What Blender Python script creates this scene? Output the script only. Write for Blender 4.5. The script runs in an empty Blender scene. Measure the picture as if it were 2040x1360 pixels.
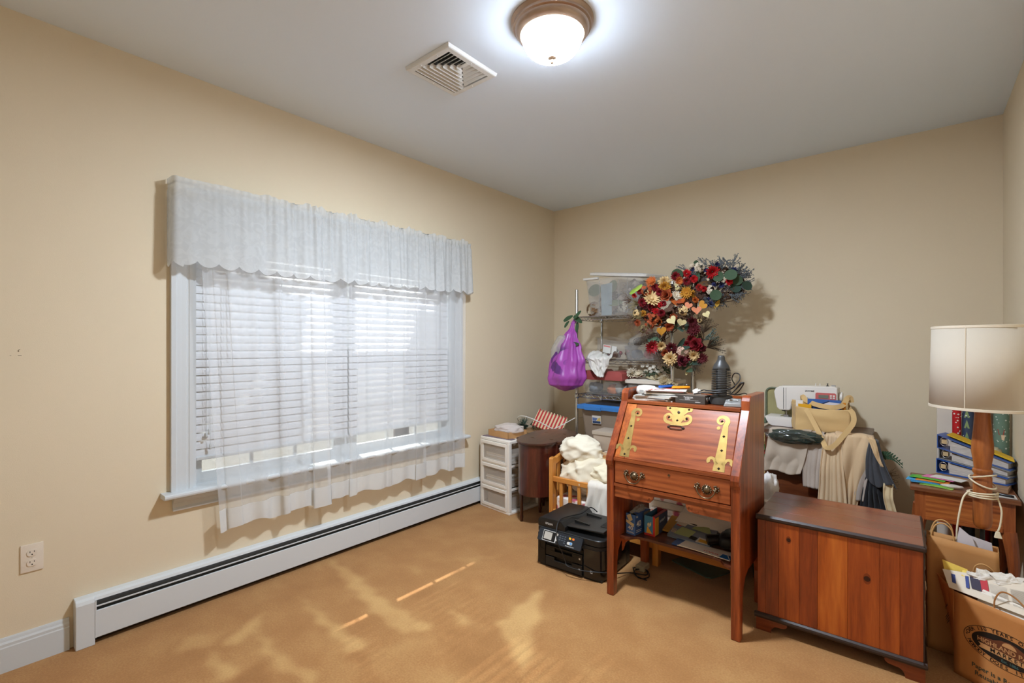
import bpy, bmesh, math, random
import numpy as np
from mathutils import Vector, Matrix, noise as mnoise
random.seed(7)
S = bpy.context.scene
COL = S.collection
PI = math.pi

# ------------------------------------------------------------------ camera
cam_d = bpy.data.cameras.new('camera'); cam = bpy.data.objects.new('camera', cam_d); COL.objects.link(cam)
cam.location = (2.88, 0.0, 1.344); cam.rotation_euler = (PI/2, 0, math.radians(39.9))
cam_d.sensor_fit = 'HORIZONTAL'; cam_d.sensor_width = 36.0; cam_d.lens = 959.0/2040.0*36.0
cam_d.shift_y = 8.0/2040.0; cam_d.clip_start = 0.02; cam_d.clip_end = 200
S.camera = cam

# ------------------------------------------------------------------ sky, sun, exposure
W = bpy.data.worlds.new('sky'); S.world = W; W.use_nodes = True
nt = W.node_tree; bg = nt.nodes['Background']
sk = nt.nodes.new('ShaderNodeTexSky'); sk.sky_type = 'NISHITA'; sk.sun_disc = False
sk.sun_elevation = math.radians(40); sk.sun_rotation = math.radians(265); sk.dust_density = 3.0; sk.air_density = 1.2
hs = nt.nodes.new('ShaderNodeHueSaturation'); hs.inputs['Saturation'].default_value = 0.5
nt.links.new(sk.outputs[0], hs.inputs['Color']); nt.links.new(hs.outputs[0], bg.inputs['Color'])
bg.inputs['Strength'].default_value = SKY_STRENGTH = 0.66

sun_d = bpy.data.lights.new('sun', 'SUN'); sun_d.energy = 27.0; sun_d.angle = math.radians(0.6); sun_d.color = (1.0, 0.97, 0.92)
sun = bpy.data.objects.new('sun', sun_d); COL.objects.link(sun)
_sd = Vector((0.805, -0.278, -0.70)); sun.rotation_euler = _sd.to_track_quat('-Z', 'Y').to_euler(); sun.location = (-4, 3, 5)

LAMP_EMIT = 21.0; LAMP_WATT = 100.0
S.view_settings.view_transform = 'Standard'; S.view_settings.look = 'None'
S.view_settings.gamma = 1.0; S.view_settings.use_curve_mapping = False
S.view_settings.exposure = 0.43

# ------------------------------------------------------------------ helpers
def lin(c):
    return c/12.92 if c <= 0.04045 else ((c+0.055)/1.055)**2.4
def C(h):
    h = h.lstrip('#'); return tuple(lin(int(h[i:i+2], 16)/255) for i in (0, 2, 4))
MATS = {}
def mat(name, col, rough=0.6, metal=0.0, var=0.0, vscale=8.0, bump=0.0, bscale=60.0, trans=0.0, alpha=1.0,
        emit=None, estr=0.0, spec=0.4, sheen=0.0, stretch=(1, 1, 1), coat=0.0, col2=None):
    """principled material; var mixes a noise between col and col2 (or a darker col)"""
    if name in MATS: return MATS[name]
    m = bpy.data.materials.new(name); m.use_nodes = True; n = m.node_tree.nodes; l = m.node_tree.links
    b = n['Principled BSDF']; c = C(col) if isinstance(col, str) else col
    b.inputs['Base Color'].default_value = (*c, 1); b.inputs['Roughness'].default_value = rough
    b.inputs['Metallic'].default_value = metal; b.inputs['Specular IOR Level'].default_value = spec
    b.inputs['Alpha'].default_value = alpha
    if coat: b.inputs['Coat Weight'].default_value = coat; b.inputs['Coat Roughness'].default_value = 0.12
    if sheen: b.inputs['Sheen Weight'].default_value = sheen
    if trans: b.inputs['Transmission Weight'].default_value = trans
    if emit: b.inputs['Emission Color'].default_value = (*C(emit), 1); b.inputs['Emission Strength'].default_value = estr
    if var or bump:
        tc = n.new('ShaderNodeTexCoord'); mp = n.new('ShaderNodeMapping'); mp.inputs['Scale'].default_value = stretch
        l.new(tc.outputs['Object'], mp.inputs['Vector'])
    if var:
        nz = n.new('ShaderNodeTexNoise'); nz.inputs['Scale'].default_value = vscale; nz.inputs['Detail'].default_value = 4
        l.new(mp.outputs[0], nz.inputs['Vector'])
        rp = n.new('ShaderNodeMapRange'); rp.inputs[1].default_value = 0.3; rp.inputs[2].default_value = 0.7
        l.new(nz.outputs[0], rp.inputs[0])
        mx = n.new('ShaderNodeMix'); mx.data_type = 'RGBA'
        c2 = C(col2) if col2 else tuple(x*(1-var) for x in c)
        mx.inputs[6].default_value = (*c, 1); mx.inputs[7].default_value = (*c2, 1)
        l.new(rp.outputs[0], mx.inputs[0]); l.new(mx.outputs[2], b.inputs['Base Color'])
    if bump:
        nb = n.new('ShaderNodeTexNoise'); nb.inputs['Scale'].default_value = bscale; nb.inputs['Detail'].default_value = 3
        l.new(mp.outputs[0], nb.inputs['Vector'])
        bp = n.new('ShaderNodeBump'); bp.inputs['Strength'].default_value = bump; bp.inputs['Distance'].default_value = 0.01
        l.new(nb.outputs[0], bp.inputs['Height']); l.new(bp.outputs[0], b.inputs['Normal'])
    MATS[name] = m; return m

def wood(name, light, mid, dark, axis='X', scale=1.0, rough=0.35, coat=0.3, figure=0.0, knots=0.0):
    """straight grain along axis, with optional cathedral figure and knots"""
    if name in MATS: return MATS[name]
    m = bpy.data.materials.new(name); m.use_nodes = True; n = m.node_tree.nodes; l = m.node_tree.links
    b = n['Principled BSDF']; b.inputs['Roughness'].default_value = rough; b.inputs['Coat Weight'].default_value = coat
    b.inputs['Coat Roughness'].default_value = 0.2
    tc = n.new('ShaderNodeTexCoord'); mp = n.new('ShaderNodeMapping')
    sc = {'X': (1.2, 14, 14), 'Y': (14, 1.2, 14), 'Z': (14, 14, 1.2)}[axis]
    mp.inputs['Scale'].default_value = tuple(s*scale for s in sc)
    l.new(tc.outputs['Object'], mp.inputs['Vector'])
    nz = n.new('ShaderNodeTexNoise'); nz.inputs['Scale'].default_value = 1.6; nz.inputs['Detail'].default_value = 6
    nz.inputs['Roughness'].default_value = 0.62; nz.inputs['Distortion'].default_value = 0.35+figure
    l.new(mp.outputs[0], nz.inputs['Vector'])
    nf = n.new('ShaderNodeTexNoise'); nf.inputs['Scale'].default_value = 9.0; nf.inputs['Detail'].default_value = 5
    l.new(mp.outputs[0], nf.inputs['Vector'])
    ad = n.new('ShaderNodeMath'); ad.operation = 'MULTIPLY_ADD'; ad.inputs[1].default_value = 0.35
    l.new(nf.outputs[0], ad.inputs[0]); l.new(nz.outputs[0], ad.inputs[2])
    src = ad.outputs[0]
    if figure:
        wv = n.new('ShaderNodeTexWave'); wv.wave_type = 'BANDS'; wv.inputs['Scale'].default_value = 1.1
        wv.bands_direction = {'X': 'Z', 'Y': 'X', 'Z': 'X'}[axis]
        wv.inputs['Distortion'].default_value = 9.0*figure; wv.inputs['Detail'].default_value = 2; wv.inputs['Detail Scale'].default_value = 0.6
        l.new(mp.outputs[0], wv.inputs['Vector'])
        a2 = n.new('ShaderNodeMath'); a2.operation = 'MULTIPLY_ADD'; a2.inputs[1].default_value = 0.22*figure
        l.new(wv.outputs['Fac'], a2.inputs[0]); l.new(src, a2.inputs[2]); src = a2.outputs[0]
    r = n.new('ShaderNodeValToRGB'); e = r.color_ramp.elements
    e[0].position = 0.42; e[0].color = (*C(dark), 1); e[1].position = 0.92; e[1].color = (*C(light), 1)
    k = e.new(0.66); k.color = (*C(mid), 1)
    l.new(src, r.inputs[0]); colout = r.outputs[0]
    if knots:
        vo = n.new('ShaderNodeTexVoronoi'); vo.inputs['Scale'].default_value = knots; vo.inputs['Randomness'].default_value = 1.0
        l.new(tc.outputs['Object'], vo.inputs['Vector'])
        mr = n.new('ShaderNodeMapRange'); mr.inputs[1].default_value = 0.03; mr.inputs[2].default_value = 0.12
        l.new(vo.outputs['Distance'], mr.inputs[0])
        mx = n.new('ShaderNodeMix'); mx.data_type = 'RGBA'; mx.inputs[6].default_value = (*[x*0.35 for x in C(dark)], 1)
        l.new(mr.outputs[0], mx.inputs[0]); l.new(colout, mx.inputs[7]); colout = mx.outputs[2]
    l.new(colout, b.inputs['Base Color'])
    bp = n.new('ShaderNodeBump'); bp.inputs['Strength'].default_value = 0.08; bp.inputs['Distance'].default_value = 0.004
    l.new(src, bp.inputs['Height']); l.new(bp.outputs[0], b.inputs['Normal'])
    MATS[name] = m; return m

def sheer(name, col, opacity, transl=0.45, rough=0.9, weave=0.0, wscale=12.0):
    """thin see-through cloth or film: part open weave, part diffuse + translucent threads"""
    if name in MATS: return MATS[name]
    m = bpy.data.materials.new(name); m.use_nodes = True; n = m.node_tree.nodes; l = m.node_tree.links
    n.remove(n['Principled BSDF']); out = n['Material Output']
    df = n.new('ShaderNodeBsdfDiffuse'); df.inputs[0].default_value = (*C(col), 1)
    tl = n.new('ShaderNodeBsdfTranslucent'); tl.inputs[0].default_value = (*C(col), 1)
    tp = n.new('ShaderNodeBsdfTransparent')
    m1 = n.new('ShaderNodeMixShader'); m1.inputs[0].default_value = transl
    m2 = n.new('ShaderNodeMixShader'); m2.inputs[0].default_value = opacity
    l.new(df.outputs[0], m1.inputs[1]); l.new(tl.outputs[0], m1.inputs[2])
    l.new(tp.outputs[0], m2.inputs[1]); l.new(m1.outputs[0], m2.inputs[2]); l.new(m2.outputs[0], out.inputs[0])
    if weave:
        tc = n.new('ShaderNodeTexCoord'); nz = n.new('ShaderNodeTexNoise'); nz.inputs['Scale'].default_value = wscale
        nz.inputs['Detail'].default_value = 2; nz.inputs['Distortion'].default_value = 1.5
        l.new(tc.outputs['Object'], nz.inputs['Vector'])
        mr = n.new('ShaderNodeMapRange'); mr.inputs[1].default_value = 0.45; mr.inputs[2].default_value = 0.55
        mr.inputs[3].default_value = opacity-weave; mr.inputs[4].default_value = min(1, opacity+weave)
        l.new(nz.outputs[0], mr.inputs[0]); l.new(mr.outputs[0], m2.inputs[0])
    MATS[name] = m; return m

def plastic_clear(name, col, opacity=0.3, rough=0.25):
    """cloudy clear storage plastic: straight see-through + milky diffuse + a glossy coat"""
    if name in MATS: return MATS[name]
    m = bpy.data.materials.new(name); m.use_nodes = True; n = m.node_tree.nodes; l = m.node_tree.links
    b = n['Principled BSDF']; out = n['Material Output']
    b.inputs['Base Color'].default_value = (*C(col), 1); b.inputs['Roughness'].default_value = rough
    tp = n.new('ShaderNodeBsdfTransparent'); mx = n.new('ShaderNodeMixShader'); mx.inputs[0].default_value = opacity
    l.new(tp.outputs[0], mx.inputs[1]); l.new(b.outputs[0], mx.inputs[2]); l.new(mx.outputs[0], out.inputs[0])
    MATS[name] = m; return m

class MB:
    """collects shapes into one mesh"""
    def __init__(s): s.v = []; s.f = []; s.mi = []; s.cur = 0
    def add(s, vs, fs, M=None):
        o = len(s.v)
        s.v += [tuple(M @ Vector(p)) for p in vs] if M else [tuple(p) for p in vs]
        s.f += [tuple(i+o for i in f) for f in fs]; s.mi += [s.cur]*len(fs); return s
    def box(s, x0, x1, y0, y1, z0, z1, M=None):
        vs = [(x0,y0,z0),(x1,y0,z0),(x1,y1,z0),(x0,y1,z0),(x0,y0,z1),(x1,y0,z1),(x1,y1,z1),(x0,y1,z1)]
        return s.add(vs, [(0,3,2,1),(4,5,6,7),(0,1,5,4),(1,2,6,5),(2,3,7,6),(3,0,4,7)], M)
    def hexa(s, b, t):
        """8 corners: bottom ring b (4, ccw from above) and top ring t"""
        return s.add(list(b)+list(t), [(0,3,2,1),(4,5,6,7),(0,1,5,4),(1,2,6,5),(2,3,7,6),(3,0,4,7)])
    def prism(s, poly, axis, a, b, M=None):
        """extrude 2-D poly along axis: X -> poly is (y,z); Y -> (x,z); Z -> (x,y)"""
        n = len(poly)
        f = {'X': lambda p, t: (t, p[0], p[1]), 'Y': lambda p, t: (p[0], t, p[1]), 'Z': lambda p, t: (p[0], p[1], t)}[axis]
        vs = [f(p, a) for p in poly]+[f(p, b) for p in poly]
        fs = [tuple(range(n))[::-1], tuple(range(n, 2*n))]+[(i, (i+1) % n, n+(i+1) % n, n+i) for i in range(n)]
        return s.add(vs, fs, M)
    def tube(s, pts, r, n=8, closed=False, M=None, caps=True):
        pts = [Vector(p) for p in pts]; N = len(pts); rs = r if isinstance(r, (list, tuple)) else [r]*N
        vs = []; up = None
        for i, p in enumerate(pts):
            a = pts[i-1] if (i > 0 or closed) else p; b = pts[(i+1) % N] if (i < N-1 or closed) else p
            t = (b-a); t = t.normalized() if t.length > 1e-9 else Vector((0, 0, 1))
            if up is None:
                up = Vector((0, 0, 1)) if abs(t.z) < 0.9 else Vector((1, 0, 0))
            x = t.cross(up)
            if x.length < 1e-6: x = t.orthogonal()
            x.normalize(); up = x.cross(t).normalized()
            for k in range(n):
                q = 2*PI*k/n; vs.append(p+(x*math.cos(q)+up*math.sin(q))*rs[i])
        fs = []
        for i in range(N if closed else N-1):
            j = (i+1) % N
            for k in range(n): fs.append((i*n+k, i*n+(k+1) % n, j*n+(k+1) % n, j*n+k))
        if caps and not closed: fs += [tuple(range(n))[::-1], tuple(range((N-1)*n, N*n))]
        return s.add(vs, fs, M)
    def lathe(s, prof, n=24, c=(0, 0, 0), M=None):
        vs = []; fs = []; R = len(prof)
        for r, z in prof:
            for k in range(n): vs.append((c[0]+r*math.cos(2*PI*k/n), c[1]+r*math.sin(2*PI*k/n), c[2]+z))
        for i in range(R-1):
            for k in range(n): fs.append((i*n+k, i*n+(k+1) % n, (i+1)*n+(k+1) % n, (i+1)*n+k))
        if prof[0][0] > 1e-4: fs.append(tuple(range(n))[::-1])
        if prof[-1][0] > 1e-4: fs.append(tuple(range((R-1)*n, R*n)))
        return s.add(vs, fs, M)
    def grid(s, fn, nu, nv, M=None):
        vs = [fn(i/nu, j/nv) for j in range(nv+1) for i in range(nu+1)]
        fs = [(j*(nu+1)+i, j*(nu+1)+i+1, (j+1)*(nu+1)+i+1, (j+1)*(nu+1)+i) for j in range(nv) for i in range(nu)]
        return s.add(vs, fs, M)
    def ball(s, c, r, n=8, m=6, M=None, sq=(1, 1, 1)):
        vs = [(c[0], c[1], c[2]-r*sq[2])]
        for j in range(1, m):
            t = -PI/2+PI*j/m
            for k in range(n): vs.append((c[0]+r*sq[0]*math.cos(t)*math.cos(2*PI*k/n), c[1]+r*sq[1]*math.cos(t)*math.sin(2*PI*k/n), c[2]+r*sq[2]*math.sin(t)))
        vs.append((c[0], c[1], c[2]+r*sq[2])); fs = []
        for k in range(n): fs.append((0, 1+(k+1) % n, 1+k))
        for j in range(m-2):
            for k in range(n): fs.append((1+j*n+k, 1+j*n+(k+1) % n, 1+(j+1)*n+(k+1) % n, 1+(j+1)*n+k))
        L = len(vs)-1
        for k in range(n): fs.append((L, 1+(m-2)*n+k, 1+(m-2)*n+(k+1) % n))
        return s.add(vs, fs, M)

def rnd_rect(x0, x1, y0, y1, r, n=4):
    p = []
    for cx, cy, a in ((x1-r, y0+r, -PI/2), (x1-r, y1-r, 0), (x0+r, y1-r, PI/2), (x0+r, y0+r, PI)):
        for i in range(n+1): p.append((cx+r*math.cos(a+PI/2*i/n), cy+r*math.sin(a+PI/2*i/n)))
    return p
def smoothpath(pts, k=6, closed=False):
    """catmull-rom through points"""
    P_ = [Vector(p) for p in pts]; n = len(P_); out = []
    rng = range(n if closed else n-1)
    for i in rng:
        if closed: a, b, c, d = P_[i-1], P_[i], P_[(i+1) % n], P_[(i+2) % n]
        else: a, b, c, d = P_[max(i-1, 0)], P_[i], P_[i+1], P_[min(i+2, n-1)]
        for j in range(k):
            t = j/k
            out.append(0.5*((2*b)+(c-a)*t+(2*a-5*b+4*c-d)*t*t+(3*b-a-3*c+d)*t**3))
    if not closed: out.append(P_[-1])
    return out
def nz3(x, y, z): return mnoise.noise(Vector((x, y, z)))

def tag(o, label=None, cat=None, group=None, kind=None):
    if label: o['label'] = label
    if cat: o['category'] = cat
    if group: o['group'] = group
    if kind: o['kind'] = kind
    return o
def thing(name, label, cat, loc=(0, 0, 0), rz=0.0, group=None, kind=None, rot=None):
    o = bpy.data.objects.new(name, None); COL.objects.link(o); o.empty_display_size = 0.05
    o.location = loc; o.rotation_euler = rot if rot else (0, 0, rz)
    return tag(o, label, cat, group, kind)
def obj(name, mb, m, parent=None, smooth=False, bevel=0.0, seg=1, solid=0.0, sub=0, world=False, loc=None, rot=None, split=None):
    """one mesh object. world=True: vertices are in world coordinates although it has a parent"""
    me = bpy.data.meshes.new(name); me.from_pydata(mb.v, [], mb.f)
    ms = m if isinstance(m, (list, tuple)) else [m]
    for q in ms: me.materials.append(q)
    if len(ms) > 1: me.polygons.foreach_set('material_index', mb.mi)
    if bevel:
        bm = bmesh.new(); bm.from_mesh(me); bmesh.ops.remove_doubles(bm, verts=bm.verts, dist=1e-5)
        ed = [e for e in bm.edges if len(e.link_faces) == 2 and e.calc_face_angle(0) > 0.5]
        bmesh.ops.bevel(bm, geom=ed, offset=bevel, segments=seg, profile=0.7, affect='EDGES', clamp_overlap=True)
        bm.to_mesh(me); bm.free()
    if smooth:
        me.polygons.foreach_set('use_smooth', [True]*len(me.polygons))
        if smooth is not True or bevel:
            try: me.set_sharp_from_angle(angle=math.radians(35 if smooth is True else smooth))
            except Exception: pass
    me.update()
    o = bpy.data.objects.new(name, me); COL.objects.link(o)
    if solid:
        q = o.modifiers.new('solid', 'SOLIDIFY'); q.thickness = solid; q.offset = 0
    if sub:
        q = o.modifiers.new('sub', 'SUBSURF'); q.levels = sub; q.render_levels = sub
    if loc: o.location = loc
    if rot: o.rotation_euler = rot
    if parent:
        o.parent = parent
        if world:
            o.matrix_parent_inverse = (Matrix.LocRotScale(parent.location, parent.rotation_euler, parent.scale)).inverted() if not parent.parent else \
                (Matrix.LocRotScale(parent.parent.location, parent.parent.rotation_euler, None) @ parent.matrix_parent_inverse @ Matrix.LocRotScale(parent.location, parent.rotation_euler, None)).inverted()
    return o
def copy_tree(o, parent=None):
    c = o.copy(); COL.objects.link(c); c.parent = parent
    for ch in [x for x in o.children]: copy_tree(ch, c)
    return c
def struct(o): o['kind'] = 'structure'; return o
_text_cache = {}
def text_mesh(s, size, align='CENTER', font=None, space=1.0):
    """flat lettering as (verts, faces) in the XY plane"""
    key = (s, size, align, space)
    if key in _text_cache: return _text_cache[key]
    cu = bpy.data.curves.new('t', 'FONT'); cu.body = s; cu.size = size; cu.align_x = align; cu.align_y = 'CENTER'; cu.resolution_u = 3
    cu.space_character = space; cu.offset = size*0.016
    o = bpy.data.objects.new('t', cu); COL.objects.link(o); bpy.context.view_layer.update()
    dg = bpy.context.evaluated_depsgraph_get(); me = bpy.data.meshes.new_from_object(o.evaluated_get(dg))
    r = ([tuple(v.co) for v in me.vertices], [tuple(p.vertices) for p in me.polygons])
    bpy.data.objects.remove(o); bpy.data.curves.remove(cu); bpy.data.meshes.remove(me)
    _text_cache[key] = r; return r
def frame(origin, xdir, ydir):
    """matrix whose local XY plane lies at origin along xdir / ydir"""
    x = Vector(xdir).normalized(); z = x.cross(Vector(ydir)).normalized(); y = z.cross(x)
    return Matrix(((x.x, y.x, z.x, origin[0]), (x.y, y.y, z.y, origin[1]), (x.z, y.z, z.z, origin[2]), (0, 0, 0, 1)))
def put_text(mb, s, size, M, off=0.0006, **k):
    v, f = text_mesh(s, size, **k); mb.add([(p[0], p[1], p[2]+off) for p in v], f, M); return mb

# ------------------------------------------------------------------ room
RX, BY, FY, H = 3.29, 4.13, -0.72, 2.74
M_wall = mat('wall_paint', '#e4d4b8', 0.75, var=0.03, vscale=1.5, bump=0.05, bscale=260, spec=0.25)
M_ceil = mat('ceiling_paint', '#e7f2ff', 0.85, bump=0.03, bscale=200, spec=0.2)
M_trim = mat('trim_paint', '#cfd2d3', 0.35, spec=0.4)

def carpet_mat():
    m = bpy.data.materials.new('carpet'); m.use_nodes = True; n = m.node_tree.nodes; l = m.node_tree.links
    b = n['Principled BSDF']; b.inputs['Roughness'].default_value = 0.95; b.inputs['Specular IOR Level'].default_value = 0.1
    b.inputs['Sheen Weight'].default_value = 0.15
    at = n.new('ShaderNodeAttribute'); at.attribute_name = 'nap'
    tc = n.new('ShaderNodeTexCoord')
    n1 = n.new('ShaderNodeTexNoise'); n1.inputs['Scale'].default_value = 5; n1.inputs['Detail'].default_value = 5
    n2 = n.new('ShaderNodeTexNoise'); n2.inputs['Scale'].default_value = 120; n2.inputs['Detail'].default_value = 3
    n3 = n.new('ShaderNodeTexNoise'); n3.inputs['Scale'].default_value = 420; n3.inputs['Detail'].default_value = 2
    for q in (n1, n2, n3): l.new(tc.outputs['Object'], q.inputs['Vector'])
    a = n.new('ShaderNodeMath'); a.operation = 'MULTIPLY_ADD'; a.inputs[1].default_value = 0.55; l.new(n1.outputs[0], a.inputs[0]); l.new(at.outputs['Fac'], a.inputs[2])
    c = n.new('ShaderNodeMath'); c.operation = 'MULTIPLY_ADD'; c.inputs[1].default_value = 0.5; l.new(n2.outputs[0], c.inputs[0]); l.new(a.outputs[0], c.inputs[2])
    r = n.new('ShaderNodeValToRGB'); e = r.color_ramp.elements
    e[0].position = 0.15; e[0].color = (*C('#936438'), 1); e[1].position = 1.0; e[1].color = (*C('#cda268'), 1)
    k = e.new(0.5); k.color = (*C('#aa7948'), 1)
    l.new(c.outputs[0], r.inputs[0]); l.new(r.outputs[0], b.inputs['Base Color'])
    bp = n.new('ShaderNodeBump'); bp.inputs['Strength'].default_value = 0.5; bp.inputs['Distance'].default_value = 0.004
    l.new(n3.outputs[0], bp.inputs['Height']); l.new(bp.outputs[0], b.inputs['Normal'])
    return m
def floor():
    step = 0.0125; nx, ny = int(RX/step), int((BY-FY)/step)
    xs = np.linspace(0, RX, nx+1); ys = np.linspace(FY, BY, ny+1); XX, YY = np.meshgrid(xs, ys)
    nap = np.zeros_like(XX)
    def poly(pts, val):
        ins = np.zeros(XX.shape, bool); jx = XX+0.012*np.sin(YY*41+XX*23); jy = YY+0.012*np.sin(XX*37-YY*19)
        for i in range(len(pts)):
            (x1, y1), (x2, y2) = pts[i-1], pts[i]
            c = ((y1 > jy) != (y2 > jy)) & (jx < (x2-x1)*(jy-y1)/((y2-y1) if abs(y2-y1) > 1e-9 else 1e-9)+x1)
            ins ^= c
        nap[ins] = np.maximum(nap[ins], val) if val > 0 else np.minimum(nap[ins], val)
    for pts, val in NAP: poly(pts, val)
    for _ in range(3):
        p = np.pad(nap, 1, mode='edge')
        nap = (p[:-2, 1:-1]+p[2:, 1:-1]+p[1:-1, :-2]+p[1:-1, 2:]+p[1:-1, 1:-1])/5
    v = np.stack([XX.ravel(), YY.ravel(), np.zeros(XX.size)], 1)
    idx = np.arange(XX.size).reshape(XX.shape)
    f = np.stack([idx[:-1, :-1].ravel(), idx[:-1, 1:].ravel(), idx[1:, 1:].ravel(), idx[1:, :-1].ravel()], 1)
    me = bpy.data.meshes.new('floor'); me.from_pydata(v.tolist(), [], f.tolist())
    at = me.attributes.new('nap', 'FLOAT', 'POINT'); at.data.foreach_set('value', nap.ravel().astype(np.float32))
    me.materials.append(carpet_mat()); o = bpy.data.objects.new('floor', me); COL.objects.link(o); return struct(o)
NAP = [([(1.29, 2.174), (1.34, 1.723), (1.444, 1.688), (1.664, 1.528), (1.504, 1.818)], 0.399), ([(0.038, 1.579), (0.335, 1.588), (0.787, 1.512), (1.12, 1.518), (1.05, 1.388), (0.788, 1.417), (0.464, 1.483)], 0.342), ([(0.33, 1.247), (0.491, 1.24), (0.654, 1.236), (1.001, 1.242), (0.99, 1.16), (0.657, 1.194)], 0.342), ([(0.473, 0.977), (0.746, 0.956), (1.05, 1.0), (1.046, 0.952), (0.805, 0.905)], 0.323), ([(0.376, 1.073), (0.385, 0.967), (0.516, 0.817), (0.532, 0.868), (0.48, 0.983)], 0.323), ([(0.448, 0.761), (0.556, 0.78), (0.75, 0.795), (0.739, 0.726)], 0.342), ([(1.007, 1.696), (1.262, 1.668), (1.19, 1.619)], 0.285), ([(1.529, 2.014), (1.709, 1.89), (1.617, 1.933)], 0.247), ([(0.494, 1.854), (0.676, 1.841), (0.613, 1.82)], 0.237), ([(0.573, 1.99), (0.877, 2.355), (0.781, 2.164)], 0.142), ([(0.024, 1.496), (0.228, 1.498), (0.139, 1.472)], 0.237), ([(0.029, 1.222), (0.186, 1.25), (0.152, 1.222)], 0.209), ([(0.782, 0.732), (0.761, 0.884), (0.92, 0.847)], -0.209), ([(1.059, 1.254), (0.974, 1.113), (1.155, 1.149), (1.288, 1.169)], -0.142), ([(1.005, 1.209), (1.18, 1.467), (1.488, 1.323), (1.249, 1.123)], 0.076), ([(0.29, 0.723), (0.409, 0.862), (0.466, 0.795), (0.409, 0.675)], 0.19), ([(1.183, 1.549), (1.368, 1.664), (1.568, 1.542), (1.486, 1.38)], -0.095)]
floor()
struct(obj('ceiling', MB().box(-0.15, RX+0.15, FY-0.15, BY+0.15, H, H+0.12), M_ceil))
WY0, WY1, WZ0, WZ1 = 0.853, 2.683, 0.583, 2.0      # window opening
wl = MB(); wl.box(-0.15, 0, FY-0.15, WY0, 0, H); wl.box(-0.15, 0, WY1, BY+0.15, 0, H)
wl.box(-0.15, 0, WY0, WY1, 0, WZ0); wl.box(-0.15, 0, WY0, WY1, WZ1, H)
wall_l = struct(obj('wall_left', wl, M_wall))
struct(obj('wall_back', MB().box(0, RX, BY, BY+0.15, 0, H), M_wall))
struct(obj('wall_right', MB().box(RX, RX+0.15, FY-0.15, BY+0.15, 0, H), M_wall))
struct(obj('wall_front', MB().box(0, RX, FY-0.15, FY, 0, H), M_wall))
M_mark = mat('scuff', '#6a5a44', 0.8)
mk = MB()
for y, z, w, h in ((0.2185, 1.318, 0.004, 0.006), (0.221, 1.326, 0.005, 0.002), (0.219, 1.301, 0.011, 0.002), (0.195, 1.301, 0.005, 0.0015)):
    mk.box(0, 0.0006, y, y+w, z, z+h)
obj('scuff_mark', mk, M_mark, wall_l)
def baseboard(name, along, a, b, face, sgn):
    pr = [(0, 0), (0.014, 0), (0.014, 0.1), (0.012, 0.105), (0.012, 0.116), (0.008, 0.124), (0.006, 0.134), (0.004, 0.14), (0, 0.14)]
    if along == 'Y': mb = MB().prism([(face+sgn*x, z) for x, z in pr], 'Y', a, b)
    else: mb = MB().prism([(face+sgn*x, z) for x, z in pr], 'X', a, b)
    return struct(obj(name, mb, M_trim))
baseboard('baseboard_left', 'Y', FY, 0.378, 0, 1)
baseboard('baseboard_right', 'Y', FY, BY, RX, -1)
baseboard('baseboard_back', 'X', 0.0, RX-0.015, BY, -1)

# ------------------------------------------------------------------ window
win = tag(thing('window_1', 'wide white double window with moulded casing behind sheer curtains', 'window', (0, 1.77, 0.6)), kind='structure')
def wpart(name, mb, m=None, parent=None, **k): return obj(name, mb, m or M_trim, parent or win, world=True, **k)
def casing(poly_w, a, b, axis, flip=1, off=0):
    pass
pr = [(0, 0), (0.016, 0), (0.016, 0.016), (0.013, 0.02), (0.013, 0.026), (0.017, 0.03), (0.019, 0.05), (0.022, 0.072), (0.026, 0.078), (0.026, 0.098), (0, 0.098)]
wpart('casing', MB().prism([(x, WY0-w) for x, w in pr], 'Z', 0.608, WZ1+0.098))
wpart('casing', MB().prism([(x, WY1+w) for x, w in pr], 'Z', 0.608, WZ1+0.098))
wpart('head_casing', MB().prism([(x, WZ1+w) for x, w in pr], 'Y', WY0, WY1))
wpart('stool', MB().prism([(-0.06, 0.583), (0.07, 0.583), (0.078, 0.588), (0.08, 0.596), (0.078, 0.604), (0.07, 0.608), (-0.06, 0.608)], 'Y', 0.715, 2.82))
wpart('apron', MB().prism([(0, 0.583), (0.036, 0.583), (0.036, 0.572), (0.026, 0.560), (0.022, 0.552), (0.014, 0.545), (0.012, 0.525), (0.018, 0.515), (0.018, 0.508), (0, 0.508)], 'Y', 0.765, 2.77))
jb = MB(); jb.box(-0.15, 0, WY0, WY0+0.018, 0.608, WZ1); jb.box(-0.15, 0, WY1-0.018, WY1, 0.608, WZ1); jb.box(-0.15, 0, WY0, WY1, WZ1-0.018, WZ1)
jb.box(-0.17, -0.06, WY0, WY1, 0.585, 0.622)
wpart('jamb', jb)
YM = (WY0+WY1)/2
wpart('mullion', MB().box(-0.15, -0.062, YM-0.04, YM+0.04, 0.608, WZ1-0.018))
def glass_mat():
    m = bpy.data.materials.new('window_glass'); m.use_nodes = True; n = m.node_tree.nodes; l = m.node_tree.links
    n.remove(n['Principled BSDF']); g = n.new('ShaderNodeBsdfGlossy'); g.inputs['Roughness'].default_value = 0.02
    t = n.new('ShaderNodeBsdfTransparent'); t.inputs[0].default_value = (0.96, 0.98, 0.97, 1); x = n.new('ShaderNodeMixShader'); x.inputs[0].default_value = 0.06
    l.new(t.outputs[0], x.inputs[1]); l.new(g.outputs[0], x.inputs[2]); l.new(x.outputs[0], n['Material Output'].inputs[0]); return m
M_glass = glass_mat()
M_screen = sheer('insect_screen', '#4a4c4e', 0.42, 0.0)
ZM = 1.31
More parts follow.
